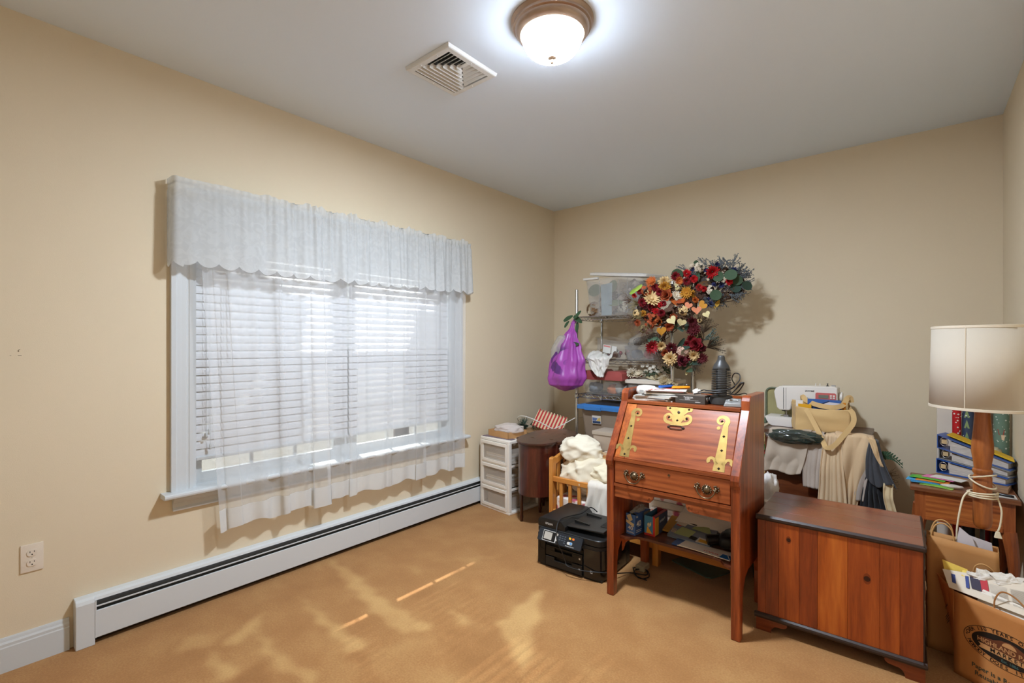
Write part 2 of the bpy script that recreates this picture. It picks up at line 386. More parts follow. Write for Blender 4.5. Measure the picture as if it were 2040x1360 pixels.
for (y0, y1) in ((WY0+0.018, YM-0.04), (YM+0.04, WY1-0.018)):
    for (xa, z0, z1, low) in ((-0.092, 0.622, ZM+0.03, True), (-0.126, ZM-0.015, WZ1-0.018, False)):
        sm = MB(); xb = xa+0.03; r = 0.045
        sm.box(xa, xb, y0, y0+r, z0, z1); sm.box(xa, xb, y1-r, y1, z0, z1)
        sm.box(xa, xb, y0+r, y1-r, z0, z0+(0.042 if low else 0.038)); sm.box(xa, xb, y0+r, y1-r, z1-0.038, z1)
        so = wpart('sash', sm)
        gb = MB().box(xa+0.012, xa+0.016, y0+r-0.003, y1-r+0.003, z0+0.03, z1-0.03)
        wpart('pane', gb, M_glass, so)
        for k in (1, 2):
            yy = y0+r+(y1-y0-2*r)*k/3; wpart('muntin', MB().box(xa+0.017, xa+0.027, yy-0.009, yy+0.009, z0+0.03, z1-0.03), None, so)
        zz = (z0+z1)/2; wpart('muntin', MB().box(xa+0.0165, xa+0.0265, y0+r, y1-r, zz-0.009, zz+0.009), None, so)
    wpart('insect_screen', MB().box(-0.134, -0.133, y0, y1, 0.625, ZM), M_screen)

# outside
struct(obj('ground', MB().box(-30, -0.3, -25, 30, -0.7, -0.6), mat('patio_outside', '#63615c', 0.95, var=0.15, vscale=3)))

# ------------------------------------------------------------------ ceiling light
def ceiling_light():
    t = thing('ceiling_light', 'glowing frosted bowl ceiling light with bronze ring and finial', 'ceiling light', (1.6775, 1.7085, H))
    M_b = mat('bronze', '#b39a86', 0.38, 0.75, var=0.12, vscale=20)
    pan = [(0.178, 0), (0.178, -0.006), (0.172, -0.012), (0.168, -0.016), (0.168, -0.026), (0.160, -0.030), (0.158, -0.040), (0.150, -0.052), (0.138, -0.060), (0.13, -0.058), (0.13, -0.02), (0.02, -0.02), (0.0, -0.02)]
    obj('pan', MB().lathe(pan, 64), M_b, t, smooth=40)
    g = bpy.data.materials.new('lit_glass'); g.use_nodes = True; b = g.node_tree.nodes['Principled BSDF']
    b.inputs['Base Color'].default_value = (0.95, 0.95, 0.93, 1); b.inputs['Roughness'].default_value = 0.3
    b.inputs['Emission Color'].default_value = (0.87, 1.0, 1.16, 1); b.inputs['Emission Strength'].default_value = LAMP_EMIT
    gn = g.node_tree.nodes; tp = gn.new('ShaderNodeBsdfTransparent'); mx = gn.new('ShaderNodeMixShader'); mx.inputs[0].default_value = 0.5
    g.node_tree.links.new(tp.outputs[0], mx.inputs[1]); g.node_tree.links.new(b.outputs[0], mx.inputs[2]); g.node_tree.links.new(mx.outputs[0], gn['Material Output'].inputs[0])
    ld = bpy.data.lights.new('bulbs', 'AREA'); ld.shape = 'DISK'; ld.size = 0.2; ld.energy = LAMP_WATT; ld.color = (0.87, 1.0, 1.16)
    lo = bpy.data.objects.new('bulbs', ld); COL.objects.link(lo); lo.parent = t; lo.location = (0, 0, -0.07)
    bw = []
    for i in range(14):
        a = i/13; bw.append((0.131*math.cos(a*PI/2)**0.75 if i < 13 else 0.0, -0.056-0.098*math.sin(a*PI/2)))
    obj('glass_bowl', MB().lathe(bw, 48), g, t, smooth=True)
    fin = [(0.0, -0.146), (0.018, -0.150), (0.019, -0.156), (0.008, -0.160), (0.006, -0.164), (0.009, -0.170), (0.006, -0.178), (0.0, -0.181)]
    obj('finial', MB().lathe(fin, 16), M_b, t, smooth=True)
ceiling_light()

# ------------------------------------------------------------------ ceiling vent
def vent():
    x0, x1, y0, y1 = 0.92, 1.238, 1.508, 1.846
    t = thing('ceiling_vent', 'white square ceiling air vent with angled louvers', 'vent', ((x0+x1)/2, (y0+y1)/2, H))
    V = mat('vent_paint', '#e2e2e0', 0.45); D = mat('duct_dark', '#3a3a3a', 0.8)
    z0, z1 = H-0.018, H
    w = 0.034; fr = MB()
    def ring(a, b, zt, zb):
        # sloped picture-frame
        o = [(x0+a, y0+a), (x1-a, y0+a), (x1-a, y1-a), (x0+a, y1-a)]; i = [(x0+b, y0+b), (x1-b, y0+b), (x1-b, y1-b), (x0+b, y1-b)]
        vs = [(*p, zt) for p in o]+[(*p, zb) for p in i]
        fr.add(vs, [(k, (k+1) % 4, 4+(k+1) % 4, 4+k) for k in range(4)])
    ring(0, 0.004, z1-0.001, z0+0.002); ring(0.004, 0.008, z0+0.002, z0-0.001); ring(0.008, w, z0-0.001, z0-0.001); ring(w, w, z0-0.001, z1-0.001)
    obj('frame', fr, V, t, world=True)
    obj('duct', MB().box(x0+w, x1-w, y0+w, y1-w, z1-0.004, z1-0.001), D, t, world=True)
    ix0, ix1, iy0, iy1 = x0+w, x1-w, y0+w, y1-w
    def blade(p, q, n):     # a slanted strip from p to q; n = outward 2-D direction of its lower edge
        dz = 0.022; k = 0.012; mb = MB()
        a = [Vector((p[0]-n[0]*k*.2, p[1]-n[1]*k*.2, z1-0.004)), Vector((q[0]-n[0]*k*.2, q[1]-n[1]*k*.2, z1-0.004))]
        b = [Vector((p[0]+n[0]*k, p[1]+n[1]*k, z0-0.003)), Vector((q[0]+n[0]*k, q[1]+n[1]*k, z0-0.003))]
        off = Vector((-n[0]*0.0022, -n[1]*0.0022, 0))
        mb.hexa([a[0], a[1], a[1]+off, a[0]+off], [b[0], b[1], b[1]+off, b[0]+off]); return mb
    N = 8; px = (ix1-ix0)/(N+2.2)
    for k in range(N):
        x = ix0+px*(k+0.9); d = max(0, (k-2.0))*0.0225
        a, b = iy0+d, iy1-d*1.15
        obj('louver', blade((x, a), (x, b), (-1, 0)), V, t, world=True)
        if k > 2:
            obj('louver', blade((x, a), (ix1, a), (0, -1)), V, t, world=True)
            obj('louver', blade((x, b), (ix1, b), (0, 1)), V, t, world=True)
    xx = ix0+px*(N+0.6); d = 6.0*0.0225
    obj('centre_plate', MB().box(xx, ix1, iy0+d, iy1-d*1.15, z0-0.002, z0+0.002), V, t, world=True)
    for x, y in (((x0+x1)/2-0.06, y0+0.02), ((x0+x1)/2+0.06, y0+0.02), ((x0+x1)/2, y1-0.02), (x1-0.02, (y0+y1)/2), (x0+0.02, (y0+y1)/2)):
        obj('screw', MB().lathe([(0.004, 0), (0.003, -0.003), (0, -0.004)], 8, (x, y, z0-0.001)), V, t, world=True)
vent()

# ------------------------------------------------------------------ outlet
def outlet():
    t = thing('wall_outlet', 'ivory duplex wall outlet on the left wall above the baseboard', 'outlet', (0, 0.261, 0.385))
    I = mat('outlet_ivory', '#e6d9c8', 0.35); K = mat('slot_dark', '#2a2420', 0.6)
    obj('cover_plate', MB().box(0, 0.006, 0.226, 0.296, 0.386, 0.502), I, t, bevel=0.003, seg=2, smooth=True, world=True)
    for zc in (0.465, 0.423):
        p = []
        for i in range(24):
            a = 2*PI*i/24; p.append((0.261+0.0165*math.cos(a), zc+max(-0.0135, min(0.0135, 0.0165*math.sin(a)))))
        f = obj('receptacle', MB().prism(p, 'X', 0.004, 0.0085), I, t, world=True)
        s = MB().box(0.0083, 0.0088, 0.2535, 0.2555, zc+0.001, zc+0.008); s.box(0.0083, 0.0088, 0.2665, 0.2685, zc+0.002, zc+0.008)
        s.prism([(0.261+0.0025*math.cos(a), zc-0.0065+0.0025*math.sin(a)) for a in [2*PI*i/8 for i in range(8)]], 'X', 0.0083, 0.0088)
        obj('slot', s, K, f, world=True)
    obj('screw', MB().ball((0.0062, 0.261, 0.444), 0.002), mat('nickel', '#c9c5bd', 0.3, 0.9), t, world=True)
outlet()

# ------------------------------------------------------------------ baseboard heater
def heater():
    t = thing('baseboard_heater', 'long white hydronic baseboard heater under the window', 'heater', (0.03, 1.7, 0))
    Wt = mat('heater_white', '#d6d9da', 0.35); Dk = mat('heater_fins', '#77797a', 0.5, 0.6); Bl = mat('heater_gap', '#3a2c20', 0.9)
    y0, ys, y1 = 0.456, 1.955, 4.05
    obj('back_plate', MB().box(0.001, 0.006, 0.40, y1, 0.012, 0.205), Dk, t, world=True)
    for a, b in ((y0, ys), (ys+0.001, y1)):
        obj('top_cover', MB().prism([(0.0005, 0.215), (0.030, 0.213), (0.042, 0.206), (0.046, 0.194), (0.0445, 0.1935), (0.04, 0.204), (0.03, 0.2105), (0.0005, 0.2125)], 'Y', a, b), Wt, t, world=True)
        obj('front_panel', MB().prism([(0.051, 0.028), (0.053, 0.03), (0.053, 0.148), (0.050, 0.150), (0.044, 0.149), (0.049, 0.146), (0.049, 0.03)], 'Y', a, b), Wt, t, world=True)
        obj('damper', MB().prism([(0.049, 0.172), (0.051, 0.171), (0.051, 0.166), (0.030, 0.160), (0.028, 0.162)], 'Y', a, b), Wt, t, world=True)
    fins = MB()
    for i in range(60):
        y = y0+0.03+i*(y1-y0-0.06)/60; fins.box(0.008, 0.040, y, y+0.002, 0.06, 0.125)
    fins.tube([(0.024, y0, 0.09), (0.024, y1, 0.09)], 0.009, 8)
    tag(obj('fin_tube', fins, Dk, t, world=True), kind='stuff')
    obj('end_cap', MB().prism([(0.0005, 0.0), (0.056, 0.0), (0.056, 0.192), (0.05, 0.206), (0.04, 0.214), (0.0005, 0.216)], 'Y', 0.392, 0.458), Wt, t, world=True, bevel=0.002)
    obj('cap_tab', MB().box(0.0535, 0.057, 0.458, 0.463, 0.03, 0.196), Wt, t, world=True)
    obj('lower_gap', MB().box(0.001, 0.012, 0.458, y1, 0.001, 0.03), Bl, t, world=True)
heater()

# ------------------------------------------------------------------ blinds
def blind(y0, y1, first, label):
    t = thing('window_blind', label, 'blind', (-0.03, (y0+y1)/2, 0.735), group='white slatted blinds in the window')
    M_s = bpy.data.materials.get('blind_slat')
    if not M_s:
        M_s = mat('blind_slat', '#e2e3e5', 0.45)
        n = M_s.node_tree.nodes; l = M_s.node_tree.links; tr = n.new('ShaderNodeBsdfTranslucent'); tr.inputs[0].default_value = (0.8, 0.82, 0.85, 1)
        mx = n.new('ShaderNodeMixShader'); mx.inputs[0].default_value = 0.08
        l.new(n['Principled BSDF'].outputs[0], mx.inputs[1]); l.new(tr.outputs[0], mx.inputs[2]); l.new(mx.outputs[0], n['Material Output'].inputs[0])
    obj('headrail', MB().box(-0.058, -0.006, y0, y1, 1.935, 1.98), M_trim, t, world=True, bevel=0.002)
    obj('bottom_rail', MB().box(-0.052, -0.012, y0, y1, 0.737, 0.755), M_trim, t, world=True, bevel=0.003)
    tilt = math.radians(76.5); hw = 0.0256
    global slat_me
    pitch = 0.0434; n = 27
    mb = MB(); c, s_ = math.cos(tilt), math.sin(tilt)
    pr = []
    for k in range(5):
        u = -hw+2*hw*k/4; cr = 0.0022*(1-(u/hw)**2); pr.append((u*c+cr*s_, -u*s_+cr*c))
    pr2 = [(x-0.0026*s_, z-0.0026*c) for x, z in reversed(pr)]
    mb.prism(pr+pr2, 'Y', y0, y1)
    base = None
    for i in range(n):
        z = 0.778+pitch*i
        if base is None: base = obj('slat', mb, M_s, t)
        else:
            o = base.copy(); COL.objects.link(o); o.parent = t; base2 = o
        q = base if i == 0 else base2
        q.location = (0, -(y0+y1)/2, z-0.735)
        if i < 2: pass
    for yy in (y0+0.13, (y0+y1)/2, y1-0.13):
        cd = MB()
        for x in (-0.009, -0.051): cd.box(x-0.0008, x+0.0008, yy-0.0012, yy+0.0012, 0.75, 1.94)
        obj('ladder_cord', cd, M_trim, t, world=True)
    if first:
        yy = y0+0.045
        for dy, zb in ((0, 0.885), (0.012, 0.9), (0.018, 0.82)):
            q = obj('pull_cord', MB().tube([(-0.003, yy+dy, 1.94), (-0.003, yy+dy, zb)], 0.0009, 5), M_trim, t, world=True)
            obj('tassel', MB().lathe([(0.002, 0.0), (0.0055, -0.006), (0.006, -0.02), (0.0075, -0.028), (0.0, -0.030)], 10, (-0.003, yy+dy, zb)), M_trim, q, smooth=True, world=True)
        obj('tilt_wand', MB().tube([(-0.002, y0+0.155, 1.93), (-0.001, y0+0.165, 1.27)], 0.0035, 6), plastic_clear('clear_acrylic', '#ffffff', 0.35, 0.1), t, world=True)
blind(WY0+0.022, YM-0.006, True, 'white slatted blind in the left half of the window')
blind(YM+0.006, WY1-0.022, False, 'white slatted blind in the right half of the window')

# ------------------------------------------------------------------ curtains
M_sheer = sheer('white_sheer', '#ecedee', 0.29, 0.06)
M_hem = sheer('white_sheer_hem', '#e4e6e6', 0.82, 0.15)
M_val = sheer('white_valance', '#e2e3e2', 0.82, 0.35, weave=0.03, wscale=18)
def panel(name, ytop, ybot, seed, folds, label, right=False):
    t = thing('sheer_curtain', label, 'curtain', (0.08, (ybot[0]+ybot[1])/2, 0.37), group='sheer curtain panels')
    rnd = random.Random(seed); ph = [rnd.uniform(0, 6.28) for _ in range(6)]
    zt, zh, zb = 2.125, 0.478, 0.372
    def pos(u, z):
        v = (zt-z)/(zt-zb)
        # folds tighten toward the top; wide soft pleats with a few deep overlaps
        y = (ytop[0]*(1-v)+ybot[0]*v)*(1-u)+(ytop[1]*(1-v)+ybot[1]*v)*u
        x = 0.078+0.012*math.sin(u*41+ph[0]+0.7*v)*(0.5+0.5*v)+0.008*math.sin(u*23+ph[1]-1.1*v)+0.004*math.sin(u*83+ph[2])*(1-v)
        for fu, fw, fd in folds:
            d = (u-fu)/fw
            if abs(d) < 3:
                y += fd*math.sin(d*2.2)*math.exp(-d*d)*(0.55+0.45*v)
                x += 0.02*math.exp(-d*d)*(0.4+0.6*v)
        z2 = z
        if z < zb+0.02: z2 = z+0.010*math.sin(u*19+ph[3])+0.006*math.sin(u*37+ph[4])
        return (max(0.058, x) if z > 0.48 else max(0.03, x), y, z2)
    cl = MB(); cl.grid(lambda u, v: pos(u, zt+(zh-zt)*v), 190, 40)
    obj('sheer', cl, M_sheer, t, smooth=True, world=True)
    hm = MB(); hm.grid(lambda u, v: pos(u, zh+(zb-zh)*v), 190, 6)
    obj('hem', hm, M_hem, t, smooth=True, world=True)
    tp = MB(); tp.grid(lambda u, v: (0.066+0.016*math.cos(v*PI*2), ytop[0]+(ytop[1]-ytop[0])*u, 2.135+0.016*math.sin(v*2*PI)), 60, 10)
    obj('rod_pocket', tp, M_hem, t, smooth=True, world=True)
panel('l', (0.845, 1.73), (0.955, 1.742), 3, [(0.10, 0.03, 0.03), (0.72, 0.028, 0.06), (0.44, 0.02, 0.012)], 'sheer white curtain panel over the left half of the window')
panel('r', (1.74, 2.755), (1.722, 2.735), 5, [(0.02, 0.02, 0.02), (0.56, 0.03, 0.055), (0.86, 0.025, 0.03), (0.30, 0.02, 0.012)], 'sheer white curtain panel over the right half of the window')
def rods():
    for nm, x, z, lab in (('curtain_rod', 0.066, 2.135, 'thin white curtain rod carrying the sheer panels'), ('curtain_rod', 0.084, 2.158, 'outer white curtain rod carrying the scalloped valance')):
        y0, y1 = (0.80, 2.775) if x < 0.07 else (0.757, 2.80)
        p = smoothpath([(0.001, y0, z), (x-0.02, y0, z), (x, y0+0.015, z), (x, y0+0.1, z)], 4)+smoothpath([(x, y1-0.1, z), (x, y1-0.015, z), (x-0.02, y1, z), (0.001, y1, z)], 4)
        tag(obj(nm, MB().tube(p, 0.005, 8), M_trim, smooth=True), lab, 'curtain rod', 'curtain rods over the window')
rods()
def valance():
    t = thing('valance', 'white scalloped lace valance gathered across the top of the window', 'valance', (0.1, 1.78, 1.76))
    ya, yb = 0.745, 2.812; Lr = 0.098; L = 2*Lr+(yb-ya)
    def path(s):
        if s < Lr: return Vector((s, ya, 0)), Vector((0, -1, 0))
        if s > L-Lr: return Vector((L-s, yb, 0)), Vector((0, 1, 0))
        return Vector((Lr, ya+s-Lr, 0)), Vector((1, 0, 0))
    def pos(u, v):
        s = u*L; q = 0.0
        # rounded corners: sample the path and blur it
        p = Vector((0, 0, 0)); nn = Vector((0, 0, 0)); W_ = 0
        for k in range(-3, 4):
            pp, n_ = path(min(L, max(0, s+k*0.008))); p += pp; nn += n_; W_ += 1
        p /= W_; nn.normalize()
        g = min(1, max(0.0, (u-0.16)*5)); endf = min(1, u*14, (1-u)*14)
        amp = (0.15+0.85*g)*endf
        f = 0.013*math.sin(u*92+2*math.sin(u*9))+0.010*math.sin(u*171+1.3)+0.007*math.sin(u*43)
        f2 = 0.005*math.sin(u*420)+0.004*math.sin(u*311+1)
        z = 2.182-0.435*v
        top = max(0, 1-v/0.085)
        w = (f*(0.3+0.7*v)+f2*.9*(1-v))*amp if v > 0.11 else f2*amp*(0.6+top)
        if v < 0.02: z += (0.012*math.sin(u*57)+0.008*math.sin(u*130+2)+0.004*math.sin(u*300))*amp-0.004
        if 0.06 < v < 0.13: w -= 0.003
        # scalloped lower edge
        if v > 0.93:
            sc = abs(math.sin(u*L*PI/0.098)); z += 0.028*(1-sc**0.7)*((v-0.93)/0.07)
        z -= 0.012*math.sin(u*5.0)*v+ (0.012*v if u < 0.06 else 0)
        p = p+nn*(w+0.004+0.012*v*endf)
        return (max(0.003, p.x), p.y, z)
    mb = MB().grid(pos, 620, 42)
    obj('lace_cloth', mb, M_val, t, smooth=True, world=True)
valance()

# ------------------------------------------------------------------ outdoors: unseen trees added to block part of the sun at the window
def tree(x, y, h, r, label, seed, n=420):
    rnd = random.Random(seed); t = thing('sun_blocker_tree', label, 'tree', (x, y, -0.6), group='added sun-blocking trees outside the window')
    obj('trunk', MB().tube([(0, 0, 0), (0.05, 0.03, h*0.5), (0, 0, h*0.85)], [0.14, 0.1, 0.05], 8), mat('bark', '#5b4a3c', 0.9, var=0.4), t)
    mb = MB()
    for i in range(n):
        d = Vector((rnd.gauss(0, 1), rnd.gauss(0, 1), rnd.gauss(0, 1))).normalized()*r*rnd.random()**0.4
        c = Vector((0, 0, h))+Vector((d.x, d.y, d.z*1.1)); a = Vector((rnd.gauss(0, 1), rnd.gauss(0, 1), rnd.gauss(0, 1))).normalized(); b = a.orthogonal()
        s = rnd.uniform(0.09, 0.2); mb.add([c-a*s, c+b*s*.6, c+a*s, c-b*s*.6], [(0, 1, 2, 3)])
    tag(obj('foliage', mb, mat('leaf_outside', '#5d7a3d', 0.8), t), kind='stuff')

tree(-4.0, 1.2, 4.75, 1.55, 'broad leafy tree added out of view to block sun from the left half of the window', 1, 1500)
tree(-4.0, 5.2, 5.3, 1.5, 'leafy tree added out of view to block sun from the right half of the window', 2, 1700)

# ------------------------------------------------------------------ slant-front desk
def ribbon2d(mb, pts, wid, M, th=0.0015):
    """flat metal strip following a 2-D centre line with varying width"""
    P_ = [Vector((p[0], p[1], 0)) for p in pts]; n = len(P_); L = []; R = []
    for i in range(n):
        t = (P_[min(i+1, n-1)]-P_[max(i-1, 0)]).normalized(); q = Vector((-t.y, t.x, 0)); w = wid[i] if isinstance(wid, list) else wid
        L.append(P_[i]+q*w/2); R.append(P_[i]-q*w/2)
    vs = []
    for i in range(n): vs += [L[i], R[i], L[i]+Vector((0, 0, th)), R[i]+Vector((0, 0, th))]
    fs = []
    for i in range(n-1):
        a, b = i*4, i*4+4; fs += [(a+2, a+3, b+3, b+2), (a, b, b+1, a+1), (a, a+2, b+2, b), (a+1, b+1, b+3, a+3)]
    fs += [(0, 1, 3, 2), ((n-1)*4, (n-1)*4+2, (n-1)*4+3, (n-1)*4+1)]
    mb.add(vs, fs, M)
def spiral(cx, cy, r0, r1, a0, turns, n=22):
    return [(cx+(r0+(r1-r0)*i/n)*math.cos(a0+turns*2*PI*i/n), cy+(r0+(r1-r0)*i/n)*math.sin(a0+turns*2*PI*i/n)) for i in range(n+1)]
def lerp_list(a, b, n): return [a+(b-a)*i/(n-1) for i in range(n)]

def desk():
    x0, x1, th = 1.60, 2.275, 0.04; yf, yb = 2.33, 2.79
    t = thing('secretary_desk', 'antique oak slant-front desk with brass strap hinges', 'desk', ((x0+x1)/2, 2.55, 0))
    Wx = wood('desk_oak', '#ac5c30', '#8e4522', '#602b12', 'X', 0.75, 0.28, 0.5, figure=0.7)
    Wz = wood('desk_oak_upright', '#b45a2a', '#8a3c1a', '#4e1f0d', 'Z', 1.0, 0.32, 0.4)
    We = wood('desk_oak_cleat', '#d07a35', '#b05a22', '#7a3614', 'Z', 1.0, 0.34, 0.4)
    Br = mat('brass_sheet', '#ab8c50', 0.5, 0.8, var=0.3, vscale=25); Ir = mat('dark_iron', '#3a2f28', 0.4, 0.8)
    Ab = mat('antique_brass', '#86735a', 0.35, 0.9, var=0.3, vscale=60)
    def d(name, mb, m, parent=None, **k): return obj(name, mb, m, parent or t, world=True, **k)
    prof = [(yf, 0), (yf, .690), (yf-.010, .705), (yf-.014, .728), (yf-.006, .752), (2.497, 1.030), (2.503, 1.075), (2.512, 1.092), (2.53, 1.10), (yb, 1.10), (yb, 0), (2.748, 0),
            (2.744, .17), (2.73, .225), (2.70, .262), (2.65, .28), (2.47, .28), (2.42, .262), (2.39, .225), (2.378, .17), (2.374, 0)]
    d('side_panel', MB().prism(prof, 'X', x0, x0+th), Wz, bevel=0.003)
    d('side_panel', MB().prism(prof, 'X', x1-th, x1), Wz, bevel=0.003)
    xa, xb = x0+th, x1-th
    d('top_board', MB().box(xa, xb, 2.492, 2.782, 1.022, 1.040), Wx, bevel=0.004, seg=2)
    d('back_panel', MB().box(xa, xb, 2.772, 2.785, 0.60, 1.072), Wx)
    d('drawer_bottom', MB().box(xa, xb, 2.35, 2.772, 0.596, 0.606), Wx)
    d('drawer_rail', MB().box(xa, xb, 2.337, 2.36, 0.592, 0.606), Wx)
    d('upper_rail', MB().box(xa, xb, 2.334, 2.36, 0.728, 0.745), Wx)
    # drop lid: frame whose local x runs right, y runs up the slope
    A = Vector((xa, yf+0.004, 0.745)); B = Vector((xa, 2.493, 1.022)); sl = (B-A).length; Lw = xb-xa
    Ml = frame(A, (1, 0, 0), B-A)
    lid = d('lid', MB().box(0.062, Lw-0.002, 0.002, sl-0.003, -0.018, 0.0, Ml), Wx, bevel=0.0025)
    obj('cleat', MB().box(0.003, 0.0612, 0.002, sl-0.003, -0.018, 0.0002, Ml), We, lid, bevel=0.0025, world=True)
    d('desk_interior', MB().box(xa, xb, 2.50, 2.772, 0.61, 0.625), Wx)
    def nail(mb, x, y, s=0.0072): mb.add([(x-s, y, .0015), (x, y-s, .0015), (x+s, y, .0015), (x, y+s, .0015), (x, y, .0055)], [(0, 1, 4), (1, 2, 4), (2, 3, 4), (3, 0, 4)], Ml)
    for sx, cx in ((1, 0.058), (-1, 2.178-xa)):
        st = MB()
        body = [(0, 0.012), (0, 0.08), (0, 0.14), (0, 0.19), (sx*-0.001, 0.222), (sx*-0.001, 0.245)]
        sp = spiral(sx*0.021, 0.262, 0.029, 0.007, PI if sx > 0 else 0, -0.98*sx, 26)
        pts = [(cx+x, y) for x, y in body]+[(cx+x, y) for x, y in sp]
        wd = [0.054, 0.046, 0.038, 0.032, 0.027, 0.024]+lerp_list(0.022, 0.012, 12)+lerp_list(0.012, 0.010, 15)
        ribbon2d(st, pts, wd, Ml)
        # little ball where the curl turns back
        st.lathe([(0.009, 0), (0.009, 0.0015), (0, 0.0016)], 12, (0, 0, 0), Ml @ Matrix.Translation((cx+sx*0.030, 0.226, 0)))
        for q in (-1, 1):
            fl = spiral(cx+q*0.040, 0.058, 0.017, 0.012, 0 if q < 0 else PI, 0.62*(1 if q < 0 else -1), 14)
            ribbon2d(st, [(cx+q*0.012, 0.045)]+fl, [0.014]+lerp_list(0.013, 0.017, 15), Ml)
        so = obj('strap_hinge', st, Br, lid, world=True)
        for x, y in ((0, 0.026), (0, 0.115), (sx*0.0, 0.186), (sx*0.019, 0.262)):
            nl = MB(); nail(nl, cx+x, y); obj('nail', nl, Ir, lid, world=True)
    cx = 1.94-xa; lk = MB()
    lk.add([(cx-.068, sl-.003, 0), (cx-.068, sl-.02, 0), (cx-.046, sl-.026, 0), (cx-.030, sl-.045, 0), (cx-.03, sl-.07, 0), (cx-.02, sl-.09, 0), (cx+.02, sl-.09, 0), (cx+.03, sl-.07, 0), (cx+.030, sl-.045, 0), (cx+.046, sl-.026, 0), (cx+.068, sl-.02, 0), (cx+.068, sl-.003, 0)],
           [tuple(range(12))], Ml @ Matrix.Translation((0, 0, 0.0016)))
    for q in (-1, 1):
        sp = spiral(cx+q*0.046, sl-0.062, 0.027, 0.008, -PI/2, 0.95*q, 24)
        ribbon2d(lk, [(cx, sl-0.094), (cx+q*0.02, sl-0.096)]+[(a, b) for a, b in sp], [0.018]*2+lerp_list(0.017, 0.010, 25), Ml)
    obj('lock_plate', lk, Br, lid, world=True)
    for x, y in ((-.05, sl-.011), (.05, sl-.011), (-.046, sl-.062), (.046, sl-.062), (0, sl-.075)):
        nl = MB(); nail(nl, cx+x, y); obj('nail', nl, Ir, lid, world=True)
    obj('keyhole', MB().lathe([(0.007, 0), (0.007, 0.003), (0.004, 0.0035), (0, 0.0036)], 14, (0, 0, 0), Ml @ Matrix.Translation((cx, sl-0.03, 0.0016))), Ir, lid, world=True)
    bl = MB(); yb_ = sl-0.115
    bl.tube([(cx+a, yb_+b, 0.005) for a, b in rnd_rect(-0.033, 0.033, -0.009, 0.009, 0.008)], 0.0022, 6, closed=True, M=Ml)
    for q in (-1, 1): bl.lathe([(0.006, 0), (0.006, 0.003), (0.003, 0.006), (0, 0.006)], 10, (0, 0, 0), Ml @ Matrix.Translation((cx+q*0.039, yb_, 0)))
    obj('lid_pull', bl, Ir, lid, world=True)
    # drawer
    dr = d('drawer', MB().box(xa+.004, xb-.004, 2.340, 2.362, 0.610, 0.725), Wx, bevel=0.002)
    Md = frame((0, 2.340, 0), (1, 0, 0), (0, 0, 1))
    for xc in (1.757, 2.126):
        z = 0.662; pl = MB()
        pl.lathe([(0.021, 0), (0.021, 0.003), (0.015, 0.005), (0.014, 0.009), (0.009, 0.013), (0, 0.015)], 20, (0, 0, 0), Md @ Matrix.Translation((xc, z, 0)))
        for k in range(14):
            a = 2*PI*k/14; pl.ball((xc+.021*math.cos(a), 2.336, z+.021*math.sin(a)), 0.0042, 6, 4)
        for q in (-1, 1):
            pl.ball((xc+q*.043, 2.334, z+.009), 0.008, 8, 5)
            for ax, az in ((.053, .016), (.036, .020), (.056, .004), (.033, .002), (.047, -.004), (.043, .022)): pl.ball((xc+q*ax, 2.336, z+az), 0.0050, 6, 4)
        pw = obj('pull_plate', pl, Ab, dr, smooth=True, world=True)
        arc = [(xc+.043*math.cos(a), 2.322-.006*math.sin(-a), z+.009+.044*math.sin(a)) for a in [PI+PI*k/14 for k in range(15)]]
        obj('bail_handle', MB().tube(arc, 0.0032, 7), Ab, dr, smooth=True, world=True)
    obj('keyhole', MB().lathe([(0.0065, 0), (0.0065, 0.002), (0.004, 0.002), (0.003, 0.0005), (0, 0.0005)], 12, (0, 0, 0), Md @ Matrix.Translation((1.942, 0.698, 0))), Ab, dr, world=True)
    # scrolled apron
    ap = [(xa, .592), (xa, .532), (1.70, .532), (1.815, .534), (1.842, .54), (1.856, .556), (1.858, .572), (1.94, .576), (2.022, .572), (2.024, .556), (2.038, .54), (2.065, .534), (2.18, .532), (xb, .532), (xb, .592)]
    d('apron', MB().prism(ap, 'Y', 2.344, 2.360), Wx, bevel=0.002)
    Ma = frame((0, 2.344, 0), (1, 0, 0), (0, 0, 1))
    for q, xc in ((1, 1.835), (-1, 2.045)):
        cv = MB(); ribbon2d(cv, [(xc-q*.04, .546), (xc-q*.025, .542)]+spiral(xc, .556, .016, .005, -PI*.5, .8*q, 18), lerp_list(.004, .009, 21), Ma, 0.003)
        d('carved_scroll', cv, Wx)
    sh = [(xa, 2.405), (1.672, 2.402), (1.695, 2.415), (1.72, 2.448), (1.76, 2.455), (2.115, 2.455), (2.155, 2.448), (2.18, 2.415), (2.203, 2.402), (xb, 2.405), (xb, 2.765), (xa, 2.765)]
    d('lower_shelf', MB().prism(sh, 'Z', 0.289, 0.304), wood('desk_shelf', '#7a3a20', '#5c2814', '#36140a', 'X', 1, 0.35, 0.3), bevel=0.004, seg=2)
    for q, xc in ((1, xa), (-1, xb)):
        br = [(xc, .284), (xc+q*.05, .284), (xc+q*.03, .272), (xc+q*.012, .25), (xc, .21)]
        d('shelf_bracket', MB().prism(br, 'Y', 2.43, 2.45), Wz)
desk()

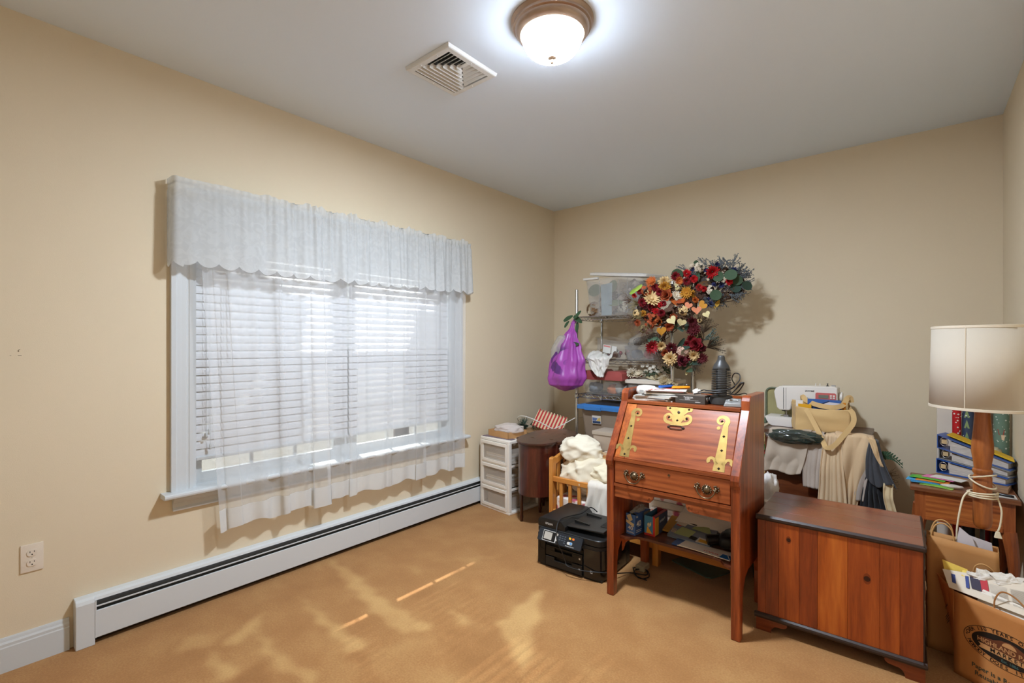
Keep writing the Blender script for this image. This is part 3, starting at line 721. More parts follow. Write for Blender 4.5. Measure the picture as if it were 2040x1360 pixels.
# ------------------------------------------------------------------ cedar chest
def chest():
    x0, x1, y0, y1 = 2.297, 2.909, 2.505, 2.955
    t = thing('cedar_chest', 'low reddish cedar chest with dark edged lid beside the desk', 'chest', ((x0+x1)/2, (y0+y1)/2, 0), rz=math.radians(1.2))
    def d(name, mb, m, parent=None, **k):
        mb.v = [(x-(x0+x1)/2, y-(y0+y1)/2, z) for x, y, z in mb.v]; return obj(name, mb, m, parent or t, **k)
    w = [wood('cedar_a', '#b85c22', '#9a4418', '#6a260e', 'Z', 0.8, 0.3, 0.5), wood('cedar_b', '#a14a1e', '#823414', '#561d0c', 'Z', 0.9, 0.3, 0.5),
         wood('cedar_c', '#c96e2a', '#ab5018', '#74300e', 'Z', 0.7, 0.3, 0.5)]
    tw = [wood('cedar_top_a', '#90452a', '#72301a', '#4a1a0e', 'X', 0.8, 0.22, 0.6), wood('cedar_top_b', '#984424', '#782f16', '#501a0c', 'X', 0.9, 0.22, 0.6)]
    Dk = mat('dark_edge', '#3a2a24', 0.4, var=0.3, vscale=25)
    xs = [x0+.006, 2.336, 2.392, 2.474, 2.545, 2.655, 2.765, 2.83, x1-.006]; pick = [1, 1, 0, 1, 2, 0, 0, 1]
    for i in range(8):
        d('front_board', MB().box(xs[i]+.0003, xs[i+1]-.0003, y0+.006, y0+.024, .083, .522), w[pick[i]], bevel=0.0008)
    ys = [y0+.024, 2.66, 2.80, y1-.006]
    for xx, nm in ((x1-.024, 'end_board'), (x0+.006, 'end_board')):
        for i in range(3): d(nm, MB().box(xx, xx+.018, ys[i]+.0003, ys[i+1]-.0003, .083, .522), w[(i+1) % 3], bevel=0.0008)
    d('back_board', MB().box(x0+.024, x1-.024, y1-.024, y1-.006, .083, .522), w[1])
    d('bottom_board', MB().box(x0+.02, x1-.02, y0+.02, y1-.02, .083, .095), w[1])
    d('dark_stile', MB().box(x1-.0065, x1-.002, y0+.006, y0+.03, .083, .522), Dk)
    lid = d('lid', MB().box(x0+.002, x1-.002, y0+.002, y1-.002, .523, .5415), Dk, bevel=0.003)
    yy = [y0+.006, 2.61, 2.74, 2.85, y1-.004]
    for i in range(4):
        mb = MB().box(x0+.005, x1-.005, yy[i]+.0003, yy[i+1]-.0003, .5412, .546); d('lid_board', mb, tw[i % 2], bevel=0.001)
    d('lid_edge', MB().prism([(y0, .522), (y0-.004, .528), (y0-.004, .538), (y0+.003, .546), (y0+.006, .546), (y0+.006, .522)], 'X', x0, x1), Dk)
    d('lid_edge', MB().prism([(x1, .522), (x1+.004, .528), (x1+.004, .538), (x1-.003, .546), (x1-.006, .546), (x1-.006, .522)], 'Y', y0, y1), Dk)
    d('base_moulding', MB().prism([(y0+.006, .062), (y0-.006, .062), (y0-.008, .07), (y0-.006, .078), (y0+.002, .084), (y0+.006, .084)], 'X', x0-.006, x1+.006), Dk)
    d('base_moulding', MB().prism([(x1-.006, .062), (x1+.006, .062), (x1+.008, .07), (x1+.006, .078), (x1-.002, .084), (x1-.006, .084)], 'Y', y0-.006, y1), Dk)
    fl = [(0, 0), (.062, 0), (.064, .012), (.07, .026), (.082, .034), (.098, .035), (.118, .038), (.128, .046), (.13, .055), (.122, .062), (0, .062)]
    wf = wood('cedar_foot', '#8e4520', '#702f13', '#481a0a', 'X', 0.9, 0.35, 0.4)
    for ya, yb in ((y0+.002, y0+.022), (y1-.022, y1-.002)):
        d('bracket_foot', MB().prism([(x0+a, b) for a, b in fl], 'Y', ya, yb), wf, bevel=0.001)
        d('bracket_foot', MB().prism([(x1-a, b) for a, b in fl], 'Y', ya, yb), wf, bevel=0.001)
    for xx in (x0+.002, x1-.022):
        d('bracket_foot', MB().prism([(y0+.022+a*.7, b) for a, b in fl], 'X', xx, xx+.02), wf)
        d('bracket_foot', MB().prism([(y1-.022-a*.7, b) for a, b in fl], 'X', xx, xx+.02), wf)
    K = mat('knot_dark', '#3c120a', 0.35, coat=0.4, var=0.5, vscale=90); K2 = mat('knot_ring', '#7a3212', 0.35, coat=0.4)
    for x, z, r in ((2.432, .452, .0085), (2.722, .362, .0115)):
        Mk = frame((x, y0+.006, z), (1, 0, 0), (0, 0, 1))
        d('knot', MB().lathe([(r*1.5, 0), (r*1.5, .0004), (0, .0005)], 18, M=Mk @ Matrix.Diagonal((.8, 1.35, 1, 1))), K2)
        d('knot', MB().lathe([(r, 0), (r, .0008), (0, .0009)], 16, M=Mk), K)
    lt = MB().box(x1-.004, x1+.006, 2.70, 2.715, .49, .53); lt.ball((x1+.006, 2.707, .485), .006)
    d('latch', lt, mat('latch_iron', '#4a443c', 0.4, 0.8))
chest()

# ------------------------------------------------------------------ multifunction printer
def printer():
    t = thing('printer', 'black office printer with colour touch panel on the carpet', 'printer', (1.098, 2.383, 0), rz=math.radians(2.2))
    K = mat('printer_black', '#1d1c1b', 0.42, bump=0.04, bscale=900); G = mat('printer_gloss', '#151414', 0.12, coat=0.5)
    Pn = mat('printer_panel', '#23272d', 0.3); Wl = mat('label_white', '#dcdad4', 0.5); Sc = mat('lcd_grey', '#b9b3a8', 0.25)
    O = lambda n, mb, m, p=None, **k: obj(n, mb, m, p or t, **k)
    bodyp = [(0, 0)]+[(.055, 0)]+[(.055, .012), (.315, .012), (.315, 0)]
    cr = [(.385+.055*math.sin(a), .055-.055*math.cos(a)) for a in [PI/2*k/7 for k in range(8)]]
    body = MB().prism([(0, 0), (.052, 0), (.052, .02), (.318, .02), (.318, 0)]+cr+[(.44, .36), (0, .36)], 'Z', .012, .196)
    O('body', body, K, smooth=35)
    O('base', MB().box(.01, .43, .01, .35, 0, .012), K)
    O('side_column', MB().prism([(.322, -.002)]+[(.385+.0565*math.sin(a), .055-.0575*math.cos(a)) for a in [PI/2*k/7 for k in range(8)]]+[(.4415, .3), (.43, .3), (.43, .06), (.32, .06)], 'Z', .014, .178), G, smooth=35)
    # two paper cassettes
    for i, (z0, z1) in enumerate(((.018, .074), (.078, .128))):
        c = MB(); yf = -.012+.004*i
        c.box(.062, .312, yf, .03, z0, z1-.018 if i == 0 else z1-.02)
        c.box(.062, .125, yf, .03, z1-.02, z1); c.box(.245, .312, yf, .03, z1-.02, z1); c.box(.125, .245, yf+.02, .03, z1-.02, z1)
        q = O('paper_tray', c, K, bevel=0.0015)
        O('tray_label', MB().box(.291, .301, yf-.0008, yf, z0+.026, z0+.036), Wl, q)
    O('output_slot', MB().box(.062, .312, .004, .03, .134, .158), mat('slot_black', '#080808', 0.6))
    O('output_tray', MB().box(.062, .312, -.006, .03, .128, .135), K)
    # tilted control panel
    Mp = Matrix.Translation((.018, -.006, .232)) @ Matrix.Rotation(math.radians(-52), 4, 'X')
    # local: x right, y up-slope (from -0.075 to 0)
    Mp = frame((.018, -.040, .168), (1, 0, 0), (0, .034, .062))
    pn = O('control_panel', MB().prism(rnd_rect(0, .30, 0, .072, .008), 'Z', -.014, 0.0, Mp), Pn, bevel=0.0015)
    O('screen_frame', MB().prism(rnd_rect(.034, .128, .006, .066, .003), 'Z', 0, .0008, Mp), Wl, pn)
    O('screen_bezel', MB().prism(rnd_rect(.0365, .122, .0085, .0635, .003), 'Z', .0008, .0012, Mp), mat('bezel_black', '#141416', 0.2), pn)
    O('screen', MB().prism(rnd_rect(.044, .098, .016, .058, .001), 'Z', .0012, .0016, Mp), Sc, pn)
    for nm, x, y, w_, h_, c in (('copy_button', .212, .048, .014, .011, '#e6b92e'), ('stop_button', .234, .048, .014, .011, '#e8782e')):
        O(nm, MB().prism(rnd_rect(x, x+w_, y, y+h_, .002), 'Z', 0, .002, Mp), mat(nm, c, 0.4), pn)
    O('start_button', MB().prism(rnd_rect(.206, .240, .018, .034, .006), 'Z', 0, .0015, Mp), Wl, pn)
    O('start_button_blue', MB().prism(rnd_rect(.224, .238, .020, .032, .003), 'Z', .0015, .0025, Mp), mat('button_blue', '#5f9bd0', 0.4), pn)
    for r in range(4):
        for c in range(3):
            x = .148+c*.0165; y = .052-r*.0115
            if r == 3 and c != 2: continue
            O('key', MB().prism(rnd_rect(x, x+.011, y, y+.005, .001), 'Z', 0, .0012, Mp), mat('key_grey', '#5a6068', 0.5), pn)
    for y in (.049, .018): O('arrow_key', MB().prism(rnd_rect(.124, .137, y, y+.012, .003), 'Z', 0, .002, Mp), Wl, pn)
    tx = MB(); put_text(tx, 'WorkForce WF-3640', .0065, Mp @ Matrix.Translation((.226, .009, 0))); O('lettering', tx, Wl, pn)
    # scanner deck and document feeder
    dk = MB().prism([(0, .0), (.385, .0)]+[(.39+.05*math.sin(a), .05-.05*math.cos(a)) for a in [PI/2*k/6 for k in range(1, 7)]]+[(.44, .36), (0, .36)], 'Z', .198, .236)
    O('scanner_deck', dk, K, smooth=35, bevel=0.004)
    hd = O('feeder_housing', MB().prism([(-.002, .236), (-.002, .268), (.006, .284), (.02, .29), (.15, .292), (.165, .288), (.19, .262), (.19, .236)], 'Y', .004, .345), K, bevel=0.004, seg=2, smooth=30)
    tx = MB(); put_text(tx, 'EPSON', .017, frame((.078, .004, .260), (1, 0, 0), (0, 0, 1)), .0012); O('lettering', tx, Wl, hd)
    tx = MB(); put_text(tx, 'PrecisionCore', .006, frame((.022, 0, .206), (1, 0, 0), (0, 0, 1)), .0012); tx.add([(.036, -.0012, .214), (.041, -.0012, .219), (.036, -.0012, .224), (.031, -.0012, .219)], [(0, 1, 2, 3)]); O('lettering', tx, Wl)
    ft = MB()
    ft.hexa([(.185, .03, .262), (.42, .05, .262), (.42, .30, .262), (.185, .32, .262)], [(.185, .03, .268), (.42, .05, .274), (.42, .30, .274), (.185, .32, .268)])
    O('feeder_tray', ft, K, bevel=0.002)
    O('paper_guide', MB().hexa([(.20, .10, .270), (.30, .10, .273), (.30, .112, .273), (.20, .112, .270)], [(.20, .10, .285), (.30, .10, .277), (.30, .112, .277), (.20, .112, .285)]), K)
    O('paper_guide', MB().hexa([(.20, .25, .270), (.30, .25, .273), (.30, .262, .273), (.20, .262, .270)], [(.20, .25, .285), (.30, .25, .277), (.30, .262, .277), (.20, .262, .285)]), K)
    O('tray_notch', MB().prism(rnd_rect(.36, .425, .12, .23, .012), 'Z', .2725, .2752), mat('slot_black', '#080808', 0.6))
    O('card_slot', MB().box(.012, .017, -.001, .004, .11, .16), mat('slot_black', '#080808', 0.6))
    O('usb_door', MB().box(.006, .045, -.003, .004, .098, .104), K)
    O('sticker', MB().box(.362, .376, -.0035, -.002, .045, .059), Wl)
    O('sticker_mark', MB().box(.3655, .3725, -.0042, -.0034, .0485, .0555), mat('bezel_black', '#141416', 0.2))
    O('rear_label', MB().box(.4402, .4412, .27, .30, .10, .15), Wl)
printer()
cb = smoothpath([(1.330, 2.70, .285), (1.305, 2.66, .318), (1.29, 2.58, .300), (1.255, 2.475, .300), (1.245, 2.405, .296), (1.258, 2.352, .262), (1.283, 2.322, .20), (1.305, 2.345, .13), (1.32, 2.352, .085), (1.34, 2.345, .066), (1.42, 2.362, .06), (1.51, 2.40, .062), (1.556, 2.45, .055), (1.565, 2.52, .03), (1.60, 2.62, .008), (1.68, 2.66, .006), (1.64, 2.72, .006), (1.58, 2.70, .006)], 8)
tag(obj('power_cable', MB().tube(cb, 0.0032, 7), mat('cable_black', '#1b1b1b', 0.45), smooth=True), 'thin black cable lying over the printer and down its front', 'cable')
tag(obj('power_cable', MB().tube(smoothpath([(1.575, 2.70, .005), (1.63, 2.62, .005), (1.675, 2.60, .005), (1.70, 2.65, .006), (1.66, 2.70, .014), (1.61, 2.66, .014), (1.645, 2.60, .012), (1.71, 2.60, .005)], 8), 0.0032, 6), mat('cable_black', '#1b1b1b', 0.45), smooth=True), 'loop of black cable on the carpet under the desk', 'cable')

# ------------------------------------------------------------------ toddler bed
def bed():
    t = thing('toddler_bed', 'honey coloured wooden toddler bed with slatted guard rail behind the printer', 'bed', (1.5, 3.15, 0))
    Wd = wood('honey_wood', '#e09a4a', '#cf8436', '#a5601f', 'X', 0.7, 0.4, 0.3); Wv = wood('honey_wood_v', '#e3a052', '#d28a3b', '#a86424', 'Z', 0.7, 0.4, 0.3)
    d = lambda n, mb, m, **k: obj(n, mb, m, t, world=True, **k)
    xa, xb, ya, yb = 0.872, 2.135, 2.812, 3.42
    d('post', MB().prism(rnd_rect(ya, ya+.05, 0, .545, .012), 'X', xa, xa+.032), Wv, bevel=0.003)
    d('post', MB().prism(rnd_rect(yb-.05, yb, 0, .545, .012), 'X', xa, xa+.032), Wv, bevel=0.003)
    top = [(ya+.012, .50), (ya+.012, .535)]; n = 14
    hi = [(ya+.01+(yb-ya-.02)*k/n, .525+.055*math.sin(PI*k/n)) for k in range(n+1)]; lo = [(y, z-.045) for y, z in reversed(hi)]
    d('head_rail', MB().prism(hi+lo, 'X', xa+.003, xa+.029), Wv, bevel=0.002)
    d('head_rail_lower', MB().box(xa+.004, xa+.028, ya+.05, yb-.05, .20, .245), Wv)
    for k in range(6):
        y = ya+.085+k*.085; d('head_slat', MB().box(xa+.010, xa+.022, y, y+.03, .24, .53), Wv)
    d('side_rail', MB().box(xa+.032, xb, ya+.006, ya+.026, .100, .180), Wd, bevel=0.002)
    d('side_rail', MB().box(xa+.032, xb, yb-.026, yb-.006, .122, .182), Wd, bevel=0.002)
    for x in (1.648, xb-.036):
        d('leg', MB().box(x, x+.036, ya, ya+.006, 0, .190), Wv); d('leg', MB().box(x, x+.036, yb-.006, yb, 0, .19), Wv)
        d('leg_block', MB().box(x, x+.036, ya+.006, ya+.045, 0, .100), Wv)
    d('end_rail', MB().box(xb-.02, xb, ya+.026, yb-.026, .122, .18), Wd)
    d('bolt', MB().lathe([(.007, 0), (.006, .003), (0, .004)], 10, M=frame((1.666, ya, .172), (1, 0, 0), (0, 0, 1))), mat('nickel', '#c9c5bd', 0.3, 0.9))
    d('guard_rail', MB().prism([(xa+.03, .378), (1.29, .378), (1.30, .386), (1.30, .405), (1.285, .413), (xa+.03, .413)], 'Y', ya+.004, ya+.028), Wd, bevel=0.003)
    for k in range(5): x = .957+k*.074; d('guard_slat', MB().box(x, x+.024, ya+.010, ya+.022, .18, .38), Wv)
    d('guard_post', MB().box(1.268, 1.298, ya+.004, ya+.026, .18, .378), Wv)
    d('deck', MB().box(xa+.03, xb-.02, ya+.026, yb-.026, .13, .14), Wd)
    # floral sheet on the mattress
    fl = bpy.data.materials.new('floral_sheet'); fl.use_nodes = True; n_ = fl.node_tree.nodes; l_ = fl.node_tree.links; b = n_['Principled BSDF']; b.inputs['Roughness'].default_value = .85
    tc = n_.new('ShaderNodeTexCoord'); vo = n_.new('ShaderNodeTexVoronoi'); vo.inputs['Scale'].default_value = 16; nz = n_.new('ShaderNodeTexNoise'); nz.inputs['Scale'].default_value = 30
    l_.new(tc.outputs['Object'], vo.inputs['Vector']); l_.new(tc.outputs['Object'], nz.inputs['Vector'])
    ad = n_.new('ShaderNodeMath'); ad.operation = 'MULTIPLY_ADD'; ad.inputs[1].default_value = .35; l_.new(nz.outputs[0], ad.inputs[0]); l_.new(vo.outputs['Distance'], ad.inputs[2])
    r = n_.new('ShaderNodeValToRGB'); e = r.color_ramp.elements; e[0].position = .42; e[0].color = (*C('#b8566a'), 1); e[1].position = .60; e[1].color = (*C('#efe6dc'), 1)
    k_ = e.new(.53); k_.color = (*C('#dca090'), 1); l_.new(ad.outputs[0], r.inputs[0]); l_.new(r.outputs[0], b.inputs['Base Color'])
    MATS['floral_sheet'] = fl
    m = MB().box(xa+.04, xb-.03, ya+.034, yb-.034, .141, .268)
    tag(obj('mattress', m, fl, bevel=0.02, seg=3, smooth=True), 'floral sheeted mattress lying in the wooden toddler bed', 'mattress')
bed()

# ------------------------------------------------------------------ plastic drawer cart
def cart():
    t = thing('drawer_cart', 'white plastic cart with three clear drawers in the corner', 'drawer cart', (0.068, 2.945, 0), rz=math.radians(-6.8))
    Wp = mat('cart_white', '#f6eee2', 0.4); Cl = plastic_clear('cart_clear', '#ece0d2', 0.3, 0.3)
    O = lambda n, mb, m, p=None, **k: obj(n, mb, m, p or t, **k)
    w, dp, h = .358, .36, .583
    O('top_panel', MB().prism(rnd_rect(0, w, 0, dp, .012), 'Z', h-.022, h), Wp, bevel=0.003)
    O('bottom_panel', MB().box(0, w, 0, dp, 0, .018), Wp, bevel=0.003)
    for x in (0, w-.03):
        for y in (0.0, dp-.03): O('frame_post', MB().box(x, x+.03, y, y+.03, .018, h-.022), Wp, bevel=0.003)
    for z in (.195, .38):
        O('side_rail', MB().box(0, .012, .03, dp-.03, z-.008, z+.008), Wp); O('side_rail', MB().box(w-.012, w, .03, dp-.03, z-.008, z+.008), Wp)
        O('front_rail', MB().box(.03, w-.03, 0.004, .03, z-.006, z+.006), Wp)
    Pp = mat('paper_white', '#e8e2d8', 0.8)
    for i, (z0, z1) in enumerate(((.022, .187), (.203, .372), (.388, .558))):
        fr = MB(); b_ = .026; xa, xb = .032, w-.032
        fr.box(xa, xb, -.006, .010, z0, z0+.022); fr.box(xa, xb, -.010, .010, z1-.026, z1); fr.box(xa, xa+b_*.5, -.006, .010, z0+.022, z1-.026); fr.box(xb-b_*.5, xb, -.006, .010, z0+.022, z1-.026)
        q = O('drawer', fr, Wp, bevel=0.002)
        O('drawer_window', MB().box(xa+b_*.5, xb-b_*.5, -.001, .002, z0+.022, z1-.026), Cl, q)
        tb = MB(); tb.box(xa+.004, xb-.004, .010, dp-.02, z0, z0+.003); tb.box(xa+.004, xa+.006, .010, dp-.02, z0, z1-.02); tb.box(xb-.006, xb-.004, .010, dp-.02, z0, z1-.02); tb.box(xa+.004, xb-.004, dp-.022, dp-.02, z0, z1-.02)
        O('drawer_tub', tb, Cl, q)
        rn = random.Random(i)
        if i < 1:
            O('folded_cloth', MB().box(.06, .30, .03, .3, z0+.004, z0+.10), mat('cloth_tan', '#b8a68c', 0.9, var=.2), q, bevel=.02, seg=2)
        else:
            for k in range(5): O('paper_sheet', MB().box(.05+rn.random()*.02, .29+rn.random()*.02, .02, .28+rn.random()*.03, z0+.004+k*.014, z0+.015+k*.014), Pp if k % 2 else mat('paper_cream', '#d8c8b0', .8), q)
cart()

# ------------------------------------------------------------------ half-round sewing cabinet
def cabinet():
    t = thing('sewing_cabinet', 'dark mahogany sewing cabinet with rounded ends on thin turned legs', 'cabinet', (0.655, 3.10, 0), rz=math.radians(11))
    Mh = wood('mahogany', '#6a2f20', '#4c1f15', '#2c100b', 'Z', 0.7, 0.28, 0.5); Mt = wood('mahogany_top', '#5e3524', '#46251a', '#2c150e', 'Y', 0.8, 0.35, 0.35)
    O = lambda n, mb, m, p=None, **k: obj(n, mb, m, p or t, **k)
    def lobe(R, cy, sg, hw): return [(hw*math.cos(a)*R/.15, cy+sg*R*math.sin(a)) for a in [PI*k/16 for k in range(17)]]
    hb = .175
    near = [(-.145*math.cos(PI*k/18), -hb-.155*math.sin(PI*k/18)) for k in range(19)]
    far = [(.145*math.cos(PI*k/18), hb+.155*math.sin(PI*k/18)) for k in range(19)]
    O('round_bin', MB().prism(near, 'Z', .238, .605), Mh, smooth=35); O('round_bin', MB().prism(far, 'Z', .238, .605), Mh, smooth=35)
    O('body', MB().box(-.16, .16, -hb, hb, .225, .605), Mh, bevel=.003)
    for z0, z1 in ((.255, .365), (.375, .485), (.495, .59)):
        q = O('drawer', MB().box(.155, .166, -hb+.02, hb-.02, z0, z1), Mh, bevel=.002)
        O('knob', MB().lathe([(.004, 0), (.004, .008), (.009, .014), (.007, .02), (0, .021)], 12, M=frame((.166, 0, (z0+z1)/2), (0, 1, 0), (0, 0, 1))), Mt, q, smooth=True)
    def outline(g):
        n_ = [(-(.145+g)*math.cos(PI*k/18), -hb-g*.3-(.155+g)*math.sin(PI*k/18)) for k in range(19)]
        f_ = [((.145+g)*math.cos(PI*k/18), hb+g*.3+(.155+g)*math.sin(PI*k/18)) for k in range(19)]
        return n_+[(.172+g, -hb-g*.2), (.172+g, hb+g*.2)]+f_+[(-.172-g, hb+g*.2), (-.172-g, -hb-g*.2)]
    O('top_rim', MB().prism(outline(.004), 'Z', .604, .616), Mt, bevel=.003)
    O('top_lid', MB().prism(outline(.014), 'Z', .616, .632), Mt, bevel=.005, seg=2)
    for y in (-.13, .13):
        for x in (-.07, .09): O('hinge', MB().box(x-.012, x+.012, y-.004, y+.004, .6318, .6335), mat('antique_brass', '#86735a', .35, .9))
    prof = [(.011, 0), (.012, .02), (.015, .035), (.011, .05), (.012, .06), (.013, .15), (.014, .24)]
    for x, y in ((-.125, -.205), (-.085, .04), (.13, -.12), (.13, .15), (-.13, .2)):
        O('leg', MB().lathe(prof, 12, (x, y, 0)), Mh, smooth=True)
cabinet()

# ------------------------------------------------------------------ chrome wire rack
RXA, RXB, RYA, RYB = 0.602, 1.458, 3.612, 4.05
def rack():
    t = thing('wire_rack', 'chrome wire shelving rack against the back wall', 'shelving rack', ((RXA+RXB)/2, (RYA+RYB)/2, 0))
    Ch = mat('chrome', '#c9c9c6', 0.22, 0.95)
    d = lambda n, mb, m=Ch, p=None, **k: obj(n, mb, m, p or t, world=True, **k)
    for x in (RXA, RXB):
        for y in (RYA, RYB):
            p = d('post', MB().lathe([(.0125, .012), (.0125, 1.83), (.011, 1.834), (0, 1.835)], 14, (x, y, 0)), smooth=40)
            d('foot', MB().lathe([(.016, 0), (.016, .008), (.0125, .014)], 12, (x, y, 0)), mat('rubber_black', '#1c1c1c', .7), p)
    for zs in (0.42, 0.905, 1.205, 1.58):
        s = MB(); r = .0028
        for y in (RYA, RYB):
            for z in (zs-.014, zs+.014): s.tube([(RXA, y, z), (RXB, y, z)], r, 6)
            n = 26; zz = [(RXA+.02+(RXB-RXA-.04)*k/n, y, zs-.013 if k % 2 else zs+.013) for k in range(n+1)]; s.tube(zz, .0022, 5)
        for x in (RXA, RXB):
            for z in (zs-.014, zs+.014): s.tube([(x, RYA, z), (x, RYB, z)], r, 6)
            n = 14; zz = [(x, RYA+.02+(RYB-RYA-.04)*k/n, zs-.013 if k % 2 else zs+.013) for k in range(n+1)]; s.tube(zz, .0022, 5)
        for k in range(33): x = RXA+.012+(RXB-RXA-.024)*k/32; s.tube([(x, RYA, zs+.016), (x, RYB, zs+.016)], .0017, 4, caps=False)
        for k in (1, 2): y = RYA+(RYB-RYA)*k/3; s.tube([(RXA, y, zs+.011), (RXB, y, zs+.011)], .0025, 5)
        sh = d('shelf', s)
        for x in (RXA, RXB):
            for y in (RYA, RYB): d('collar', MB().lathe([(.0165, -.022), (.019, -.016), (.017, .018), (.014, .021)], 12, (x, y, zs)), Ch, sh, smooth=True)
rack()

# ------------------------------------------------------------------ generic soft shapes
def blob(c, rad, seed, amp=0.12, freq=3.0, ridge=0.0, nu=48, nv=30, flat=None, M=None, pw=1.0):
    """closed crumpled body: an ellipsoid pushed in and out by noise; flat = z below which it is squashed level"""
    mb = MB()
    def fn(u, v):
        a = 2*PI*u; b = -PI/2+PI*v; d = Vector((math.cos(b)*math.cos(a), math.cos(b)*math.sin(a), math.sin(b)))
        k = 1+amp*nz3(d.x*freq+seed, d.y*freq, d.z*freq)+amp*.5*nz3(d.x*freq*2.3, d.y*freq*2.3+seed, d.z*freq*2.3)
        if ridge:
            q1 = 3.2*(d.x*.9+d.z*.9-.3*d.y)+2.2*nz3(d.x*1.1+seed, d.y*1.1, d.z*1.1)+seed; q2 = 4.5*(d.z*.8-.7*d.x+.5*d.y)+2.5*nz3(d.x*1.3, d.y*1.3+seed, d.z*1.3)
            k += ridge*((1-abs(math.sin(q1)))**2*.9+(1-abs(math.sin(q2)))**3*.6-.45)
        sp = lambda x: math.copysign(abs(x)**pw, x)
        p = Vector((c[0]+rad[0]*sp(d.x)*k, c[1]+rad[1]*sp(d.y)*k, c[2]+rad[2]*sp(d.z)*k))
        if flat is not None and p.z < flat: p.z = flat
        return p
    mb.grid(fn, nu, nv, M); return mb

def tub(x0, x1, y0, y1, z0, z1, tp=.02, r=.02, th=.003):
    """open tapered tub with a rolled rim"""
    mb = MB(); n = 4
    rings = [(rnd_rect(x0+tp, x1-tp, y0+tp, y1-tp, r, n), z0), (rnd_rect(x0, x1, y0, y1, r, n), z1-.006), (rnd_rect(x0-.008, x1+.008, y0-.008, y1+.008, r, n), z1-.005), (rnd_rect(x0-.008, x1+.008, y0-.008, y1+.008, r, n), z1),
             (rnd_rect(x0+th, x1-th, y0+th, y1-th, r, n), z1), (rnd_rect(x0+tp+th, x1-tp-th, y0+tp+th, y1-tp-th, r, n), z0+th)]
    L = len(rings[0][0]); vs = [(*p, z) for rg, z in rings for p in rg]; fs = [tuple(range(L))[::-1], tuple(range(5*L, 6*L))]
    for i in range(5):
        for k in range(L): fs.append((i*L+k, i*L+(k+1) % L, (i+1)*L+(k+1) % L, (i+1)*L+k))
    mb.add(vs, fs); return mb
def lidmesh(x0, x1, y0, y1, z, h=.02, r=.02, o=.012):
    mb = MB(); n = 4
    rings = [(rnd_rect(x0-o, x1+o, y0-o, y1+o, r, n), z-h*.6), (rnd_rect(x0-o, x1+o, y0-o, y1+o, r, n), z+h*.2), (rnd_rect(x0-o+.012, x1+o-.012, y0-o+.012, y1+o-.012, r, n), z+h*.4), (rnd_rect(x0+.01, x1-.01, y0+.01, y1-.01, r, n), z+h*.25), (rnd_rect(x0+.02, x1-.02, y0+.02, y1-.02, r, n), z+h*.55)]
    L = len(rings[0][0]); vs = [(*p, zz) for rg, zz in rings for p in rg]; fs = [tuple(range(L))[::-1], tuple(range(4*L, 5*L))]
    for i in range(4):
        for k in range(L): fs.append((i*L+k, i*L+(k+1) % L, (i+1)*L+(k+1) % L, (i+1)*L+k))
    mb.add(vs, fs); return mb
M_clear = plastic_clear('storage_clear', '#ddd8d0', 0.11, 0.3)
M_cloud = plastic_clear('storage_cloudy', '#d8d4ce', 0.2, 0.35)
Z1, Z2, Z3, Z4 = 0.4385, 0.9235, 1.2235, 1.5985     # tops of the rack shelves

